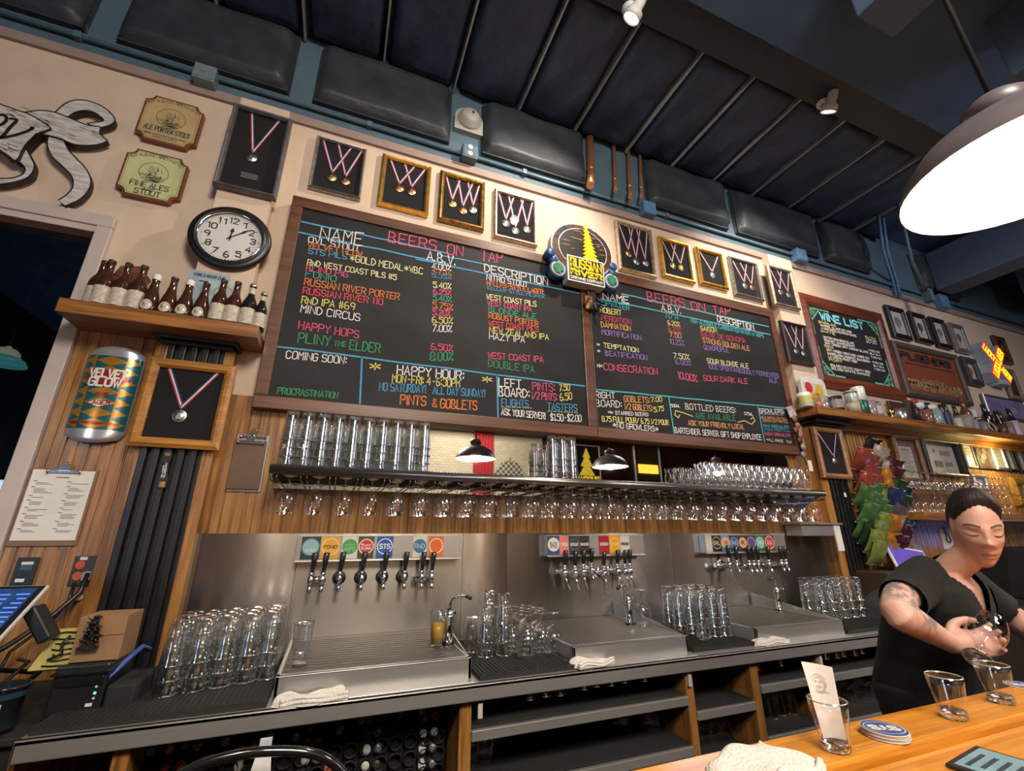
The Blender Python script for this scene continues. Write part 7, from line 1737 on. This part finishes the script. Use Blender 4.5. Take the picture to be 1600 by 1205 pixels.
# ------------------------------------------------------------------ pendants over the bar
SHO = pm('dark_shade_enamel', (.15, .125, .13), .35, var=.1); SHI = pm('white_shade_enamel', (.85, .83, .78), .4, var=.02); BULB = pm('lit_bulb', (1.0, .86, .62), .3, emit=14, var=.01)
PROF = [(.212, 0), (.209, .012), (.196, .045), (.165, .085), (.115, .118), (.070, .136), (.052, .142)]
for i, (x, lb) in enumerate([(1.31, 'large dark enamel pendant lamp glowing at the upper right, above the bar'), (-.35, 'dark enamel pendant lamp above the bar, just overhead of the viewer'), (-2.0, 'dark enamel pendant lamp over the far left of the bar, seen in the dark window'), (2.97, 'dark enamel pendant lamp over the bar, second glow in the mirror'), (4.62, 'dark enamel pendant lamp over the bar, third glow in the mirror')]):
    t = thing('pendant_lamp', lb, 'pendant lamp', (x, .297, 2.16), 'pendant lamps along the bar')
    m = MB(); m.lathe(PROF+[(.050, .150), (.058, .156), (.060, .19), (.045, .205), (.014, .212), (.010, .23)], 40); m.build('shade', SHO, t)
    m = MB(); m.lathe([(.212, 0), (.2105, -.001), (.207, .012), (.194, .044), (.163, .083), (.113, .116), (.068, .134), (0, .138)], 40); m.build('shade_lining', SHI, t)
    m = MB(); m.lathe([(.0, .04), (.022, .044), (.032, .06), (.033, .078), (.022, .105), (.016, .125), (.016, .136)], 20); m.build('bulb', BULB, t)
    m = MB(); m.tube([(0, 0, .21), (0, 0, 2.31)], .006, 8); m.lathe([(.055, 2.305), (.055, 2.29), (.02, 2.275), (.006, 2.27)], 18); m.build('stem', BLACKM, t)
    L = lamp('pendant_light', 'POINT', (x, .297, 2.18), 12, (1.0, .86, .70), .05)
# ------------------------------------------------------------------ small spotlights on the ceiling beam
SPW = pm('spot_white', (.78, .78, .78), .4); LENS = pm('spot_lens', (1, .92, .75), .3, emit=10)
def spotlight(label, px, tgt, energy, angle):
    p = wp(px[0], px[1], 1.40); t = thing('spotlight', label, 'spotlight', p, 'ceiling spotlights')
    q = (Vector(tgt)-p).normalized().to_track_quat('-Z', 'Y').to_matrix().to_4x4()
    m = MB(); m.lathe([(.0, .115), (.028, .112), (.032, .10), (.034, .03), (.052, .012), (.055, -.03), (.050, -.032), (.046, .0)], 20, M=q); m.build('head', SPW, t)
    m = MB(); m.lathe([(.0, -.012), (.046, -.012)], 20, M=q); m.build('lens', LENS, t)
    m = MB(); m.tube([(0, 0, .05), (0, .03, .10), (0, .03, 4.50-p.z)], .010, 8); m.lathe([(.045, 4.50-p.z), (.045, 4.47-p.z), (.02, 4.46-p.z)], 16, M=Matrix.Translation((0, .03, 0))); m.build('bracket', SPW, t)
    d = (Vector(tgt)-p).normalized(); lamp('spot_beam', 'SPOT', p+d*.06, energy, (1.0, .86, .70), .03, tgt, angle, .7)
spotlight('small white spotlight at the top of picture, aimed at the medal frames', (990, 22), (.75, 2.4, 2.9), 78, 105)
spotlight('small white spotlight right of centre on the ceiling beam, lit lens', (1296, 168), (3.3, 2.4, 3.0), 90, 95)
# ------------------------------------------------------------------ conduits, boxes, alarm, copper pipes on the blue band
BLM = pm('blue_painted_metal', (.10, .17, .22), .45, .1); BLB = pm('bright_blue_box', (.10, .22, .38), .45)
m = MB(); m.tube([(-4.4, WY-.032, 3.955), (11.4, WY-.032, 3.955)], .014, 8)
for x in (-3.2, -1.6, -.1, 1.0, 2.3, 3.9): m.box((x, WY-.05, 3.935), (x+.03, WY-.014, 3.975))
tag(m.build('conduit_pipe', BLM), 'long blue painted conduit running along the top of the wall', 'conduit')
def jbox(label, px, s, mm, duplex=False):
    p = wp(px[0], px[1], WY-.06); t = thing('junction_box', label, 'junction box', (p.x, WY-.012, p.z), 'conduit junction boxes')
    m = MB(); m.box((-s/2, -.075, -s/2), (s/2, 0, s/2)); m.build('box', mm, t, bevel=.006)
    m = MB(); m.box((-s*.42, -.079, -s*.42), (s*.42, -.075, s*.42)); c = m.build('cover', mm, t, bevel=.002)
    m = MB()
    if duplex:
        for zc in (-.028, .028): m.poly([(.018*math.cos(R(a)), zc+.02*math.sin(R(a))) for a in range(0, 360, 30)], -.082, -.079)
    else: m.poly([(.012*math.cos(R(a)), .012*math.sin(R(a))) for a in range(0, 360, 30)], -.083, -.079)
    m.build('socket' if duplex else 'knockout', pm('pale_socket', (.5, .5, .48), .5) if duplex else mm, c)
jbox('blue junction box below the insulation above the large medal frame', (321, 118), .11, pm('pale_blue_metal', (.19, .27, .30), .4, .2))
jbox('blue outlet box with white sockets directly below the round alarm', (733, 240), .11, BLM, True)
jbox('bright blue junction box below the copper pipes', (1013, 327), .12, BLB)
jbox('bright blue junction box above the right pilaster', (1250, 400), .13, BLB)
jbox('blue junction box above the four leaf prints', (1473, 472), .16, BLB)
t = thing('fire_alarm', 'round white fire alarm dome on a square plate on blue wall', 'alarm', (0, 0, 0)); p = wp(733, 190, WY-.05); ALW = pm('alarm_white', (.40, .38, .35), .5)
m = MB(); S = .105
pts = [(p.x-S, p.z-S*.9), (p.x+S, p.z-S*.9), (p.x+S, p.z+S*.2)]+[(p.x+S*math.cos(R(a)), p.z+S*.2+S*math.sin(R(a))) for a in range(10, 171, 16)]+[(p.x-S, p.z+S*.2)]
m.poly(pts, WY-.05, WY-.012); m.build('plate', ALW, t, bevel=.008)
m = MB(); m.lathe([(0, .075), (.015, .074), (.05, .062), (.07, .045), (.078, .02), (.085, .015), (.085, 0)], 28, M=Matrix.Translation((p.x, WY-.05, p.z+.012)) @ Matrix.Rotation(R(90), 4, 'X')); m.build('dome', ALW, t)
m = MB(); m.disc((p.x+.01, WY-.126, p.z+.012), .010, 12); m.build('lens', BLACK, t)
COP = pm('copper_pipe', (.62, .27, .13), .35, .65, var=.2)
for i, (x, yt, ye, yb, r, dx) in enumerate([(924, 222, 270, 294, .030, -5), (962, 240, 285, 302, .0145, -4), (985, 245, 296, 312, .0155, -4), (1003, 250, 298, 313, .013, -5)]):
    a, b, c = wp(x, yt, WY-.06), wp(x+1, ye, WY-.06), wp(x+dx, yb, WY-.10)
    m = MB(); m.tube([(a.x, WY-.045, 4.56), (b.x, WY-.045, b.z+.03), (b.x-.004, WY-.05, b.z), (c.x, WY-.13, c.z)], r, 12); m.tube([(b.x, WY-.045, b.z+.06), (b.x, WY-.045, b.z+.03)], r*1.15, 12)
    tag(m.build('copper_pipe', COP), ['thick copper pipe stub, widest and leftmost of the four on blue wall', 'thin copper pipe stub next to the thick one', 'thin copper pipe stub, second from the right', 'thinnest dull copper pipe stub, rightmost of the four'][i], 'pipe', 'copper pipe stubs')
for dx, nm in ((0, 'left'), (.07, 'right')):
    m = MB(); a, b = wp(1388, 385, 2.1), wp(1402, 462, WY-.05); m.tube([(a.x+dx, 2.1, 4.52), (a.x+dx, 2.15, a.z), (b.x+dx, WY-.05, b.z+.2), (b.x+dx, WY-.04, b.z)], .014, 8)
    tag(m.build('bent_conduit', BLB), f'bent blue conduit coming down above the wine list, {nm} one of two', 'conduit', 'bent conduits')
m = MB(); a, b = wp(1435, 405, 1.9), wp(1448, 456, 2.2); m.tube([(a.x, 1.9, 4.63), (a.x, 1.95, a.z), (b.x, 2.2, b.z)], .014, 8); m.box((b.x-.035, 2.165, b.z-.12), (b.x+.035, 2.235, b.z+.02)); tag(m.build('drop_conduit', BLM), 'blue drop conduit with a box near the four leaf prints', 'conduit')
m = MB(); m.box((8.3, 2.15, 2.5), (8.45, WY, 3.85)); tag(m.build('air_duct', pm('pale_duct', (.20, .22, .28), .5), bevel=.02), 'pale vertical duct at the far right end of the wall', 'duct')

# ------------------------------------------------------------------ the dining room behind, seen in the mirror
def bricks():
    m, nt, b = _new('cream_brick'); br = nt.nodes.new('ShaderNodeTexBrick'); tc = nt.nodes.new('ShaderNodeTexCoord'); mp = nt.nodes.new('ShaderNodeMapping'); mp.inputs['Rotation'].default_value = (R(90), 0, 0)
    nt.links.new(tc.outputs['Object'], mp.inputs[0]); nt.links.new(mp.outputs[0], br.inputs['Vector']); br.inputs['Scale'].default_value = 4.2
    br.inputs['Color1'].default_value = (.55, .50, .38, 1); br.inputs['Color2'].default_value = (.48, .43, .33, 1); br.inputs['Mortar'].default_value = (.34, .30, .24, 1); br.inputs['Mortar Size'].default_value = .015
    nt.links.new(br.outputs['Color'], b.inputs['Base Color']); b.inputs['Roughness'].default_value = .8; return m
m = MB(); m.box((-2.2, -4.55, 0), (4.35, -4.50, 3.55)); struct('wall_rear_brick', m, bricks())
REDB = pm('red_drape', '#9c1c26', .7, bump=.2)
m = MB(); m.grid(lambda u, v: (2.66+.46*u, -4.44+.03*math.sin(38*u), .4+3.2*v), 30, 4); o = m.build('red_drape', REDB); tag(o, 'red hanging drape on the cream brick wall, seen in the mirror', 'drape')
t = thing('plaid_shirt', 'plaid shirt hung on the brick wall, seen in the mirror', 'shirt', (3.52, -4.46, 2.55))
m = MB(); m.poly([(-.17, -.40), (.17, -.40), (.15, .08), (.24, -.02), (.36, .10), (.20, .36), (.08, .40), (-.08, .40), (-.20, .36), (-.36, .10), (-.24, -.02), (-.15, .08)], -.04, .0)
PL, nt_, b_ = _new('plaid_cotton'); ck = nt_.nodes.new('ShaderNodeTexChecker'); tc_ = nt_.nodes.new('ShaderNodeTexCoord'); nt_.links.new(tc_.outputs['Object'], ck.inputs['Vector']); ck.inputs['Scale'].default_value = 16; ck.inputs['Color1'].default_value = (.08, .08, .07, 1); ck.inputs['Color2'].default_value = (.45, .42, .36, 1); nt_.links.new(ck.outputs[0], b_.inputs['Base Color']); m.build('shirt', PL, t)
m = MB(); m.tube([(0, .0, .40), (0, 0, .46), (.02, 0, .49)], .006, 6); m.build('hanger', BLACK, t)
t = thing('rear_beer_sign', 'black and yellow RUSSIAN RIVER tree sign across the room, seen in the mirror', 'sign', (5.2, -4.0, 2.70), rot=(0, 0, R(180)))
m = MB(); m.box((-.34, -.03, -.55), (.34, .03, .62)); m.build('board', SBK, t, bevel=.01)
m = MB(); m.frame(-.36, -.57, .36, .64, .03, -.05, .03); m.build('border', SWH, t)
m = MB(); m.poly([(0, .58), (.10, .35), (.05, .35), (.16, .15), (.08, .15), (.2, -.05), (-.2, -.05), (-.08, .15), (-.16, .15), (-.05, .35), (-.10, .35)], -.036, -.03); write(m, 'RUSSIAN', -.29, -.25, .29, -.25, .17, -.036, .045, 0, 0); write(m, 'RIVER', -.29, -.47, .29, -.47, .15, -.036, .045, 0, 0); m.build('lettering', pm('lit_sign_yellow', (.85, .60, .05), .4, emit=.25), t)
m = MB(); m.tube([(0, .0, .6), (0, 0, 1.75)], .01, 6); m.build('hanging_rod', BLACK, t)
t = thing('rear_lit_picture', 'framed sign with a glowing amber bar across the room, seen in the mirror', 'sign', (7.3, -4.5, 3.05), rot=(0, 0, R(180)))
m = MB(); m.frame(-.42, -.62, .42, .62, .06, -.05, .04); m.build('frame', pm('pale_metal_frame', (.3, .32, .33), .4, .6), t); m = MB(); m.box((-.37, -.01, -.57), (.37, .02, .57)); m.build('panel', pm('olive_panel', (.10, .08, .03), .5), t); m = MB(); m.box((-.30, -.03, -.20), (.30, -.01, .02)); m.build('amber_bar', pm('amber_glow', (.9, .45, .05), .4, emit=1.2), t)
picture_q = None
m = MB(); m.box((-2.4, -4.5, 3.55), (12, -4.2, 3.75)); struct('ceiling_rear_beam', m, pm('white_beam', (.10, .09, .08), .7))
# ------------------------------------------------------------------ the bartender
SKIN, nt, b = _new('skin')
co = _coord(nt); f = _noise(nt, co, 14., 4); o = _ramp(nt, f, [(.3, (.50, .285, .225)), (.7, (.58, .345, .275))])
# grey-blue tattoo on the right upper arm: a blotchy pattern kept to one region
tc = nt.nodes.new('ShaderNodeTexCoord'); sp = nt.nodes.new('ShaderNodeSeparateXYZ'); nt.links.new(tc.outputs['Object'], sp.inputs[0])
ds = nt.nodes.new('ShaderNodeVectorMath'); ds.operation = 'DISTANCE'; nt.links.new(tc.outputs['Object'], ds.inputs[0]); ds.inputs[1].default_value = (1.515, .86, 1.243)
mr = nt.nodes.new('ShaderNodeMapRange'); nt.links.new(ds.outputs['Value'], mr.inputs[0]); mr.inputs[1].default_value = .075; mr.inputs[2].default_value = .105; mr.inputs[3].default_value = 1; mr.inputs[4].default_value = 0
n2 = _noise(nt, co, 42., 3, .6); rm = nt.nodes.new('ShaderNodeMapRange'); nt.links.new(n2, rm.inputs[0]); rm.inputs[1].default_value = .42; rm.inputs[2].default_value = .52
mu = nt.nodes.new('ShaderNodeMath'); mu.operation = 'MULTIPLY'; nt.links.new(mr.outputs[0], mu.inputs[0]); nt.links.new(rm.outputs[0], mu.inputs[1])
m2 = nt.nodes.new('ShaderNodeMath'); m2.operation = 'MULTIPLY'; nt.links.new(mu.outputs[0], m2.inputs[0]); m2.inputs[1].default_value = .8
mx = nt.nodes.new('ShaderNodeMixRGB'); nt.links.new(m2.outputs[0], mx.inputs[0]); nt.links.new(o, mx.inputs[1]); mx.inputs[2].default_value = (.11, .12, .14, 1)
nt.links.new(mx.outputs[0], b.inputs['Base Color']); b.inputs['Roughness'].default_value = .5; b.inputs['Subsurface Weight'].default_value = .08; b.inputs['Subsurface Radius'].default_value = (.01, .004, .002)
TSH = pm('black_cotton', (.0045, .0045, .005), .9, var=.2, scale=60); TRO = pm('black_denim', (.008, .009, .012), .9, var=.3, scale=80); HAIR = pm('dark_brown_hair', (.011, .007, .0055), .6, spec=.25, var=.5, scale=60, stretch=(1, 6, 6)); BROW = pm('brow_hair', (.06, .03, .02), .8); LIP = pm('lips', (.42, .15, .13), .5)

HC = Vector((1.838, .800, 1.432))                       # middle of the head
fz = Vector((-.78, -.57, -.27)).normalized()            # where the face looks: down, towards the glasses on the bar
sx = fz.cross(Vector((.08, 0, 1))).normalized()         # her left... to the picture's right
sz = sx.cross(fz).normalized()*-1
if sz.z < 0: sz = -sz
sx = fz.cross(sz).normalized()
HM = Matrix((sx, -fz, sz)).transposed().to_4x4(); HM.translation = HC   # local: x sideways, -y face, z up
HW_, HD_, HH_ = .0525, .076, .114
def g_(a, b, c, s): return math.exp(-((a-b)**2)/(2*s*s))
def headpt(u, v, grow=0.):
    az = 2*math.pi*u; el = math.pi*(v-.5)
    x, y, z = math.cos(el)*math.sin(az), -math.cos(el)*math.cos(az), math.sin(el)
    jaw = 1.0-.26*max(0, -z)**1.5
    X, Y, Z = x*HW_*jaw, y*HD_*(1.0-.10*max(0, -z) if y > 0 else 1.0-.08*max(0, z)**2), z*HH_
    if y < 0:
        fr = max(0, -y); ax = abs(X)/HW_
        dY = 0
        zz = Z/HH_
        dY -= .021*math.exp(-(X/.0100)**2)*math.exp(-((zz+.19)/.095)**2)             # nose tip
        dY -= .012*math.exp(-(X/.0085)**2)*math.exp(-((zz-.02)/.17)**2)              # nose bridge
        dY -= .007*math.exp(-((abs(X)-.012)/.007)**2)*math.exp(-((zz+.24)/.07)**2)  # nostril wings
        dY += .010*math.exp(-((abs(X)-.030)/.014)**2)*math.exp(-((zz-.06)/.075)**2) # eye sockets
        dY -= .0065*math.exp(-((abs(X)-.030)/.011)**2)*math.exp(-((zz-.035)/.05)**2)# lids
        dY -= .006*math.exp(-((abs(X)-.026)/.02)**2)*math.exp(-((zz-.19)/.06)**2)   # brow
        dY -= .007*math.exp(-((abs(X)-.042)/.016)**2)*math.exp(-((zz+.16)/.12)**2)  # cheek
        dY -= .0085*math.exp(-(X/.021)**2)*math.exp(-((zz+.475)/.045)**2)           # upper lip
        dY -= .0095*math.exp(-(X/.018)**2)*math.exp(-((zz+.565)/.045)**2)           # lower lip
        dY += .007*math.exp(-(X/.022)**2)*math.exp(-((zz+.518)/.018)**2)            # mouth line
        dY += .004*math.exp(-(X/.02)**2)*math.exp(-((zz+.66)/.05)**2)
        dY -= .012*math.exp(-(X/.022)**2)*math.exp(-((zz+.83)/.13)**2)              # chin
        Y += dY*fr**.5
    p = Vector((X, Y, Z)); 
    if grow: p += Vector((x*grow, y*grow, z*grow))
    return p
body = MB()
body.grid(lambda u, v: HM @ headpt(u, .004+.992*v), 72, 64)
# ears
for s in (-1, 1):
    Me = HM @ Matrix.Translation((s*HW_*.97, .012, .004)) @ Matrix.Rotation(R(18*s), 4, 'Z')
    body.lathe([(0, -.030), (.010, -.027), (.0155, -.010), (.0185, .008), (.015, .024), (.006, .030), (0, .031)], 14, M=Me, sx=.42, sy=.95)
def limb(mb, pts, rs, n=16, per=5):
    P = []; Q = []
    k = len(pts)
    for i in range(k-1):
        p0, p1, p2, p3 = [Vector(pts[max(0, min(k-1, i+d))]) for d in (-1, 0, 1, 2)]
        for j in range(per):
            u = j/per; P.append(.5*((2*p1)+(p2-p0)*u+(2*p0-5*p1+4*p2-p3)*u*u+(3*p1-p0-3*p2+p3)*u**3)); Q.append(rs[i]+(rs[i+1]-rs[i])*u)
    P.append(Vector(pts[-1])); Q.append(rs[-1])
    mb.tube(P, Q, n)
def ring_loft(mb, rings, n=28):
    base = len(mb.v)
    for c, a, b_, yaw in rings:
        c = Vector(c); ex = Vector((math.cos(R(yaw)), math.sin(R(yaw)), 0)); ey = Vector((-math.sin(R(yaw)), math.cos(R(yaw)), 0))
        for j in range(n):
            q = 2*math.pi*j/n; cs, sn = math.cos(q), math.sin(q)
            mb.v.append(tuple(c+ex*a*math.copysign(abs(cs)**.85, cs)+ey*b_*math.copysign(abs(sn)**.85, sn)))
    for i in range(len(rings)-1):
        for j in range(n): mb.f.append((base+i*n+j, base+i*n+(j+1) % n, base+(i+1)*n+(j+1) % n, base+(i+1)*n+j)); mb.m.append(0); mb.s.append(True)
    mb.f.append(tuple(base+j for j in range(n))[::-1]); mb.m.append(0); mb.s.append(True)
    e = base+(len(rings)-1)*n; mb.f.append(tuple(e+j for j in range(n))); mb.m.append(0); mb.s.append(True)
YW = 24
SR, SL = Vector((1.698, .925, 1.258)), Vector((2.035, .985, 1.262))
NB = Vector((1.850, .905, 1.285)); PEL = Vector((1.90, 1.08, .93))
def torso(g):
    return [(PEL+Vector((0, 0, -.06)), .155+g, .110+g, 10), (PEL+Vector((0, 0, .03)), .165+g, .115+g, 10), ((1.885, 1.055, 1.03), .140+g, .100+g, 12), ((1.87, 1.01, 1.12), .150+g, .108+g, 14), ((1.858, .965, 1.20), .170+g, .108+g, 14), ((1.852, .945, 1.255), .165+g, .088+g, 12), ((1.850, .935, 1.295), .105+g, .062+g*.8, 10)]
ring_loft(body, torso(0))
limb(body, [NB+Vector((0, .03, -.02)), NB+Vector((0, -.01, .03)), HC+Vector((.012, .035, -.065)), HC+Vector((.01, .03, -.01))], [.054, .042, .040, .040], 18)
EL = Vector((1.432, .842, 1.218)); WR = Vector((1.622, .842, 1.132))
limb(body, [SR+Vector((.07, .01, -.01)), SR, SR.lerp(EL, .5)+Vector((0, .01, .012)), EL, EL.lerp(WR, .3), EL.lerp(WR, .7), WR], [.056, .052, .043, .036, .039, .030, .023], 18)
EL2 = Vector((2.20, .90, 1.11)); WR2 = Vector((2.10, .79, 1.16))
limb(body, [SL+Vector((-.07, 0, -.01)), SL, SL.lerp(EL2, .5), EL2, EL2.lerp(WR2, .35), WR2], [.060, .056, .046, .039, .040, .025], 18)
def hand(mb, wr, dirv, palm_n, side, curl, s=1.0):
    """wrist, pointing direction, palm normal (where the palm faces), side = thumb side vector"""
    d = dirv.normalized(); n = (palm_n-d*palm_n.dot(d)).normalized(); t = n.cross(d).normalized()
    if t.dot(side) < 0: t = -t
    B = lambda a, b, c: wr+d*a*s+t*b*s+n*c*s
    limb(mb, [wr-d*.01, B(.02, 0, 0), B(.05, .004, 0), B(.082, .002, .002)], [.024*s, .027*s, .032*s, .026*s], 14)
    limb(mb, [B(.03, .022, 0), B(.06, .026, .001), B(.085, .027, .003)], [.014*s, .014*s, .0115*s], 12); limb(mb, [B(.03, -.02, 0), B(.06, -.024, .001), B(.08, -.026, .003)], [.014*s, .014*s, .0115*s], 12)
    for k, (off, L, sp) in enumerate(((.026, .070, .08), (.0085, .078, .02), (-.0095, .073, -.03), (-.027, .058, -.10))):
        pts = [B(.078, off, .002)]; ang = 0
        for q, (seg, cu) in enumerate(((.42, curl[k]*.8), (.32, curl[k]*1.1), (.26, curl[k]*.8))):
            ang += cu; dd = (d*math.cos(ang)+n*math.sin(ang)+t*sp).normalized(); pts.append(pts[-1]+dd*L*seg*s)
        limb(mb, pts, [.0095*s, .0088*s, .0080*s, .0065*s], 10, 4)
    pts = [B(.018, .020, .004), B(.040, .044, .014), B(.066, .050, .032), B(.088, .042, .046)]
    limb(mb, pts, [.014*s, .0125*s, .0100*s, .0075*s], 10, 4)
GC = Vector((1.712, .797, 1.160))            # middle of the goblet she is drying
hand(body, WR, (Vector((1.690, .825, 1.128))-WR), Vector((.25, -.75, .45)), Vector((.2, -.4, .9)), (.55, .62, .66, .72))
hand(body, WR2, Vector((-.25, -.75, -.12)), Vector((-.2, .1, -1)), Vector((-1, 0, 0)), (.25, .28, .3, .34))
# legs and feet under the trousers
for s, hx in ((-1, 1.815), (1, 1.985)):
    limb(body, [(hx, 1.085, .92), (hx+.01*s, 1.05, .50), (hx+.015*s, 1.08, .10)], [.085, .055, .038], 16)
    limb(body, [(hx+.015*s, 1.09, .06), (hx+.0, 1.00, .045), (hx-.01, .91, .035)], [.040, .040, .030], 14)
pr = thing('person', 'woman bartender in a black V-neck shirt with tattooed arm, holding a goblet', 'person', (0, 0, 0))
bo = body.build('body', SKIN, pr)
md = bo.modifiers.new('skin', 'REMESH'); md.mode = 'VOXEL'; md.voxel_size = .0042; md.use_smooth_shade = True
md = bo.modifiers.new('soften', 'SMOOTH'); md.factor = .5; md.iterations = 3
# clothes, cut open at neckline and hems
def baked(mb, name, mat_, voxel, cut, thick, smooth=6):
    o = mb.build(name, mat_); md = o.modifiers.new('a', 'REMESH'); md.mode = 'VOXEL'; md.voxel_size = voxel; md.use_smooth_shade = True
    md = o.modifiers.new('b', 'SMOOTH'); md.factor = .5; md.iterations = smooth
    dg = bpy.context.evaluated_depsgraph_get(); me = bpy.data.meshes.new_from_object(o.evaluated_get(dg)); o.modifiers.clear()
    bm = bmesh.new(); bm.from_mesh(me); bmesh.ops.delete(bm, geom=[v for v in bm.verts if cut(v.co)], context='VERTS'); bm.to_mesh(me); bm.free()
    for p in me.polygons: p.use_smooth = True
    o.data = me; 
    if not me.materials: me.materials.append(mat_)
    sd = o.modifiers.new('cloth', 'SOLIDIFY'); sd.thickness = thick*.6; sd.offset = 1
    o.parent = pr; return o
sh = MB(); ring_loft(sh, torso(.014)[:2]+[((1.885, 1.05, 1.03), .165, .125, 12), ((1.87, 1.0, 1.12), .178, .135, 14)]+torso(.016)[4:])
limb(sh, [SR+Vector((.09, .01, .0)), SR+Vector((0, 0, .004)), SR.lerp(EL, .35)+Vector((0, .006, .008)), SR.lerp(EL, .72)+Vector((0, .006, .006))], [.068, .062, .056, .052], 20)
limb(sh, [SL+Vector((-.09, 0, .0)), SL+Vector((0, 0, .004)), SL.lerp(EL2, .35), SL.lerp(EL2, .72)], [.072, .067, .060, .056], 20)
# trapezius slope from neck to shoulder
limb(sh, [SR+Vector((.0, 0, .01)), NB+Vector((-.05, .025, .012)), NB+Vector((.05, .03, .012)), SL+Vector((0, 0, .01))], [.062, .058, .058, .062], 16)
fx, fy = math.cos(R(YW)), math.sin(R(YW))
VB = Vector((1.80, .83, 1.205))
def neck_cut(c):
    a = SR+(EL-SR)*.62; d = (EL-SR).normalized()
    if (c-a).dot(d) > 0 and c.x < 1.60: return True
    a2 = SL+(EL2-SL)*.60; d2 = (EL2-SL).normalized()
    if (c-a2).dot(d2) > 0 and c.x > 2.05: return True
    dx = (c.x-1.838)-.12*(c.z-1.2); front = c.y < .925
    if front: return c.z > 1.175+max(0, abs(dx)-.004)*1.55 and abs(dx) < .085
    return c.z > 1.335 and abs(c.x-1.85) < .075
shirt = baked(sh, 'shirt', TSH, .0055, neck_cut, .003)
tr = MB()
for s, hx in ((-1, 1.815), (1, 1.985)): limb(tr, [(hx, 1.085, .95), (hx+.01*s, 1.05, .50), (hx+.015*s, 1.08, .06)], [.105, .078, .068], 16)
ring_loft(tr, [(PEL+Vector((0, 0, -.10)), .150, .115, 10), (PEL+Vector((0, 0, -.02)), .176, .128, 10), (PEL+Vector((0, 0, .08)), .158, .118, 10)])
baked(tr, 'trousers', TRO, .012, lambda c: c.z < .07, .003)
# hair pulled back into a knot
hr = MB()
def hairpt(u, v):
    az = (u-.5)*2*math.pi   # 0 = back of the head
    w = .5+.5*math.cos(az)
    low = -.42+.0*w if abs(az) < 1.9 else None
    # hairline elevation by azimuth from the back
    a = abs(az); line = -.5 if a < .95 else (-.5+(a-.95)/.3*.62 if a < 1.25 else (.12+(a-1.25)/.55*.16 if a < 1.8 else .28+.52*math.sin((a-1.8)/1.34*1.5708)+.02*math.sin(a*23)))
    el = line+(math.pi/2-.002-line)*v
    uu = (.5+az/(2*math.pi)) % 1.0; vv = el/math.pi+.5
    g = .008*min(1, v*5)+.007*math.sin(math.pi*min(1, max(0, v)))+.0016*math.sin(az*34+3*v)*min(1, v*5)*(1-v)
    return HM @ headpt(uu, vv, g+.001)
hr.grid(hairpt, 80, 24)
hr.lathe([(0, -.036), (.022, -.030), (.034, -.010), (.034, .012), (.020, .032), (0, .036)], 18, M=HM @ Matrix.Translation((0, HD_+.018, .030)))
hr.build('hair', HAIR, pr)
fm = MB()
PH = lambda a, b: HM @ (headpt(.0+(math.asin(max(-.99, min(.99, a/(HW_*1.0))))/(2*math.pi)) % 1.0, math.asin(max(-.99, min(.99, b/HH_)))/math.pi+.5)+Vector((0, -.0022, 0)))
for s in (-1, 1):
    ribbon(fm, [Vector((s*(.012+.030*q/6), .0255+.0045*math.sin(math.pi*(q/6)**1.3)-.0015*(q/6))) for q in range(7)], .0036, PH)
fm.build('eyebrows', BROW, pr)
fm = MB()
for s in (-1, 1): ribbon(fm, [Vector((s*(.017+.026*q/6), .0000-.0040*math.sin(math.pi*q/6))) for q in range(7)], .0026, PH)
fm.build('eyelashes', pm('lash_black', (.02, .012, .01), .8), pr)
fm = MB()
fm.grid(lambda u, v: PH((u-.5)*.040, HH_*(-.455-.115*v)+.004*(1-abs(2*u-1))*(.5-v)*.0-(.0035*(2*u-1)**2)*(1 if v < .5 else -1)*(1 if v != .5 else 0)), 12, 4); fm.build('lips', LIP, pr)
fm = MB(); fm.lathe([(0, .004), (.0035, .003), (.004, 0), (0, -.003)], 10, M=HM @ Matrix.Translation((-HW_*1.02, .010, -.030))); fm.build('ear_stud', pm('dark_stud', (.05, .05, .05), .2, .8), pr)
# shirt print near the heart
from mathutils.bvhtree import BVHTree
dg = bpy.context.evaluated_depsgraph_get(); bv = BVHTree.FromObject(shirt, dg)
fm = MB(); rd = _ray(1594, 944).normalized(); h0 = bv.ray_cast(Vector((0, 0, EYE)), rd)[0] or Vector((1.98, .82, 1.22)); org = Vector((h0.x, h0.y-.2, h0.z))
for k, (dx, dz, r, mi) in enumerate(((0, .012, .030, 0), (.006, -.022, .024, 1), (-.004, .016, .018, 2))):
    def onS(a, bb):
        h = bv.ray_cast(Vector((org.x+a, org.y, org.z+bb)), Vector((0, 1, 0))); return (h[0]+Vector((0, -.0045-.0005*k, 0))) if h[0] else Vector((org.x+a, h0.y, org.z+bb))
    cpt = [onS(dx, dz)]+[onS(dx+r*math.cos(2*math.pi*q/16), dz+r*math.sin(2*math.pi*q/16)) for q in range(16)]
    fm.add(cpt, [(0, 1+q, 1+(q+1) % 16) for q in range(16)], mi)
fm.build('shirt_print', [pm('print_red', '#8a3a34', .7), pm('print_green', '#6f8f44', .7), pm('print_cream', '#b8a890', .7)], pr)
# the goblet in her hand
o = place(gob, '', None, None, 'stemmed goblet held by the bartender in her right hand', (0, 0, 0), 'bartender goblet'); o.name = 'held_goblet'; o['group'] = ''
del o['group']
ax = Vector((.80, .10, .42)).normalized()
o.matrix_world = Matrix.Translation(GC-ax*.115) @ ax.to_track_quat('-Z', 'Y').to_matrix().to_4x4()
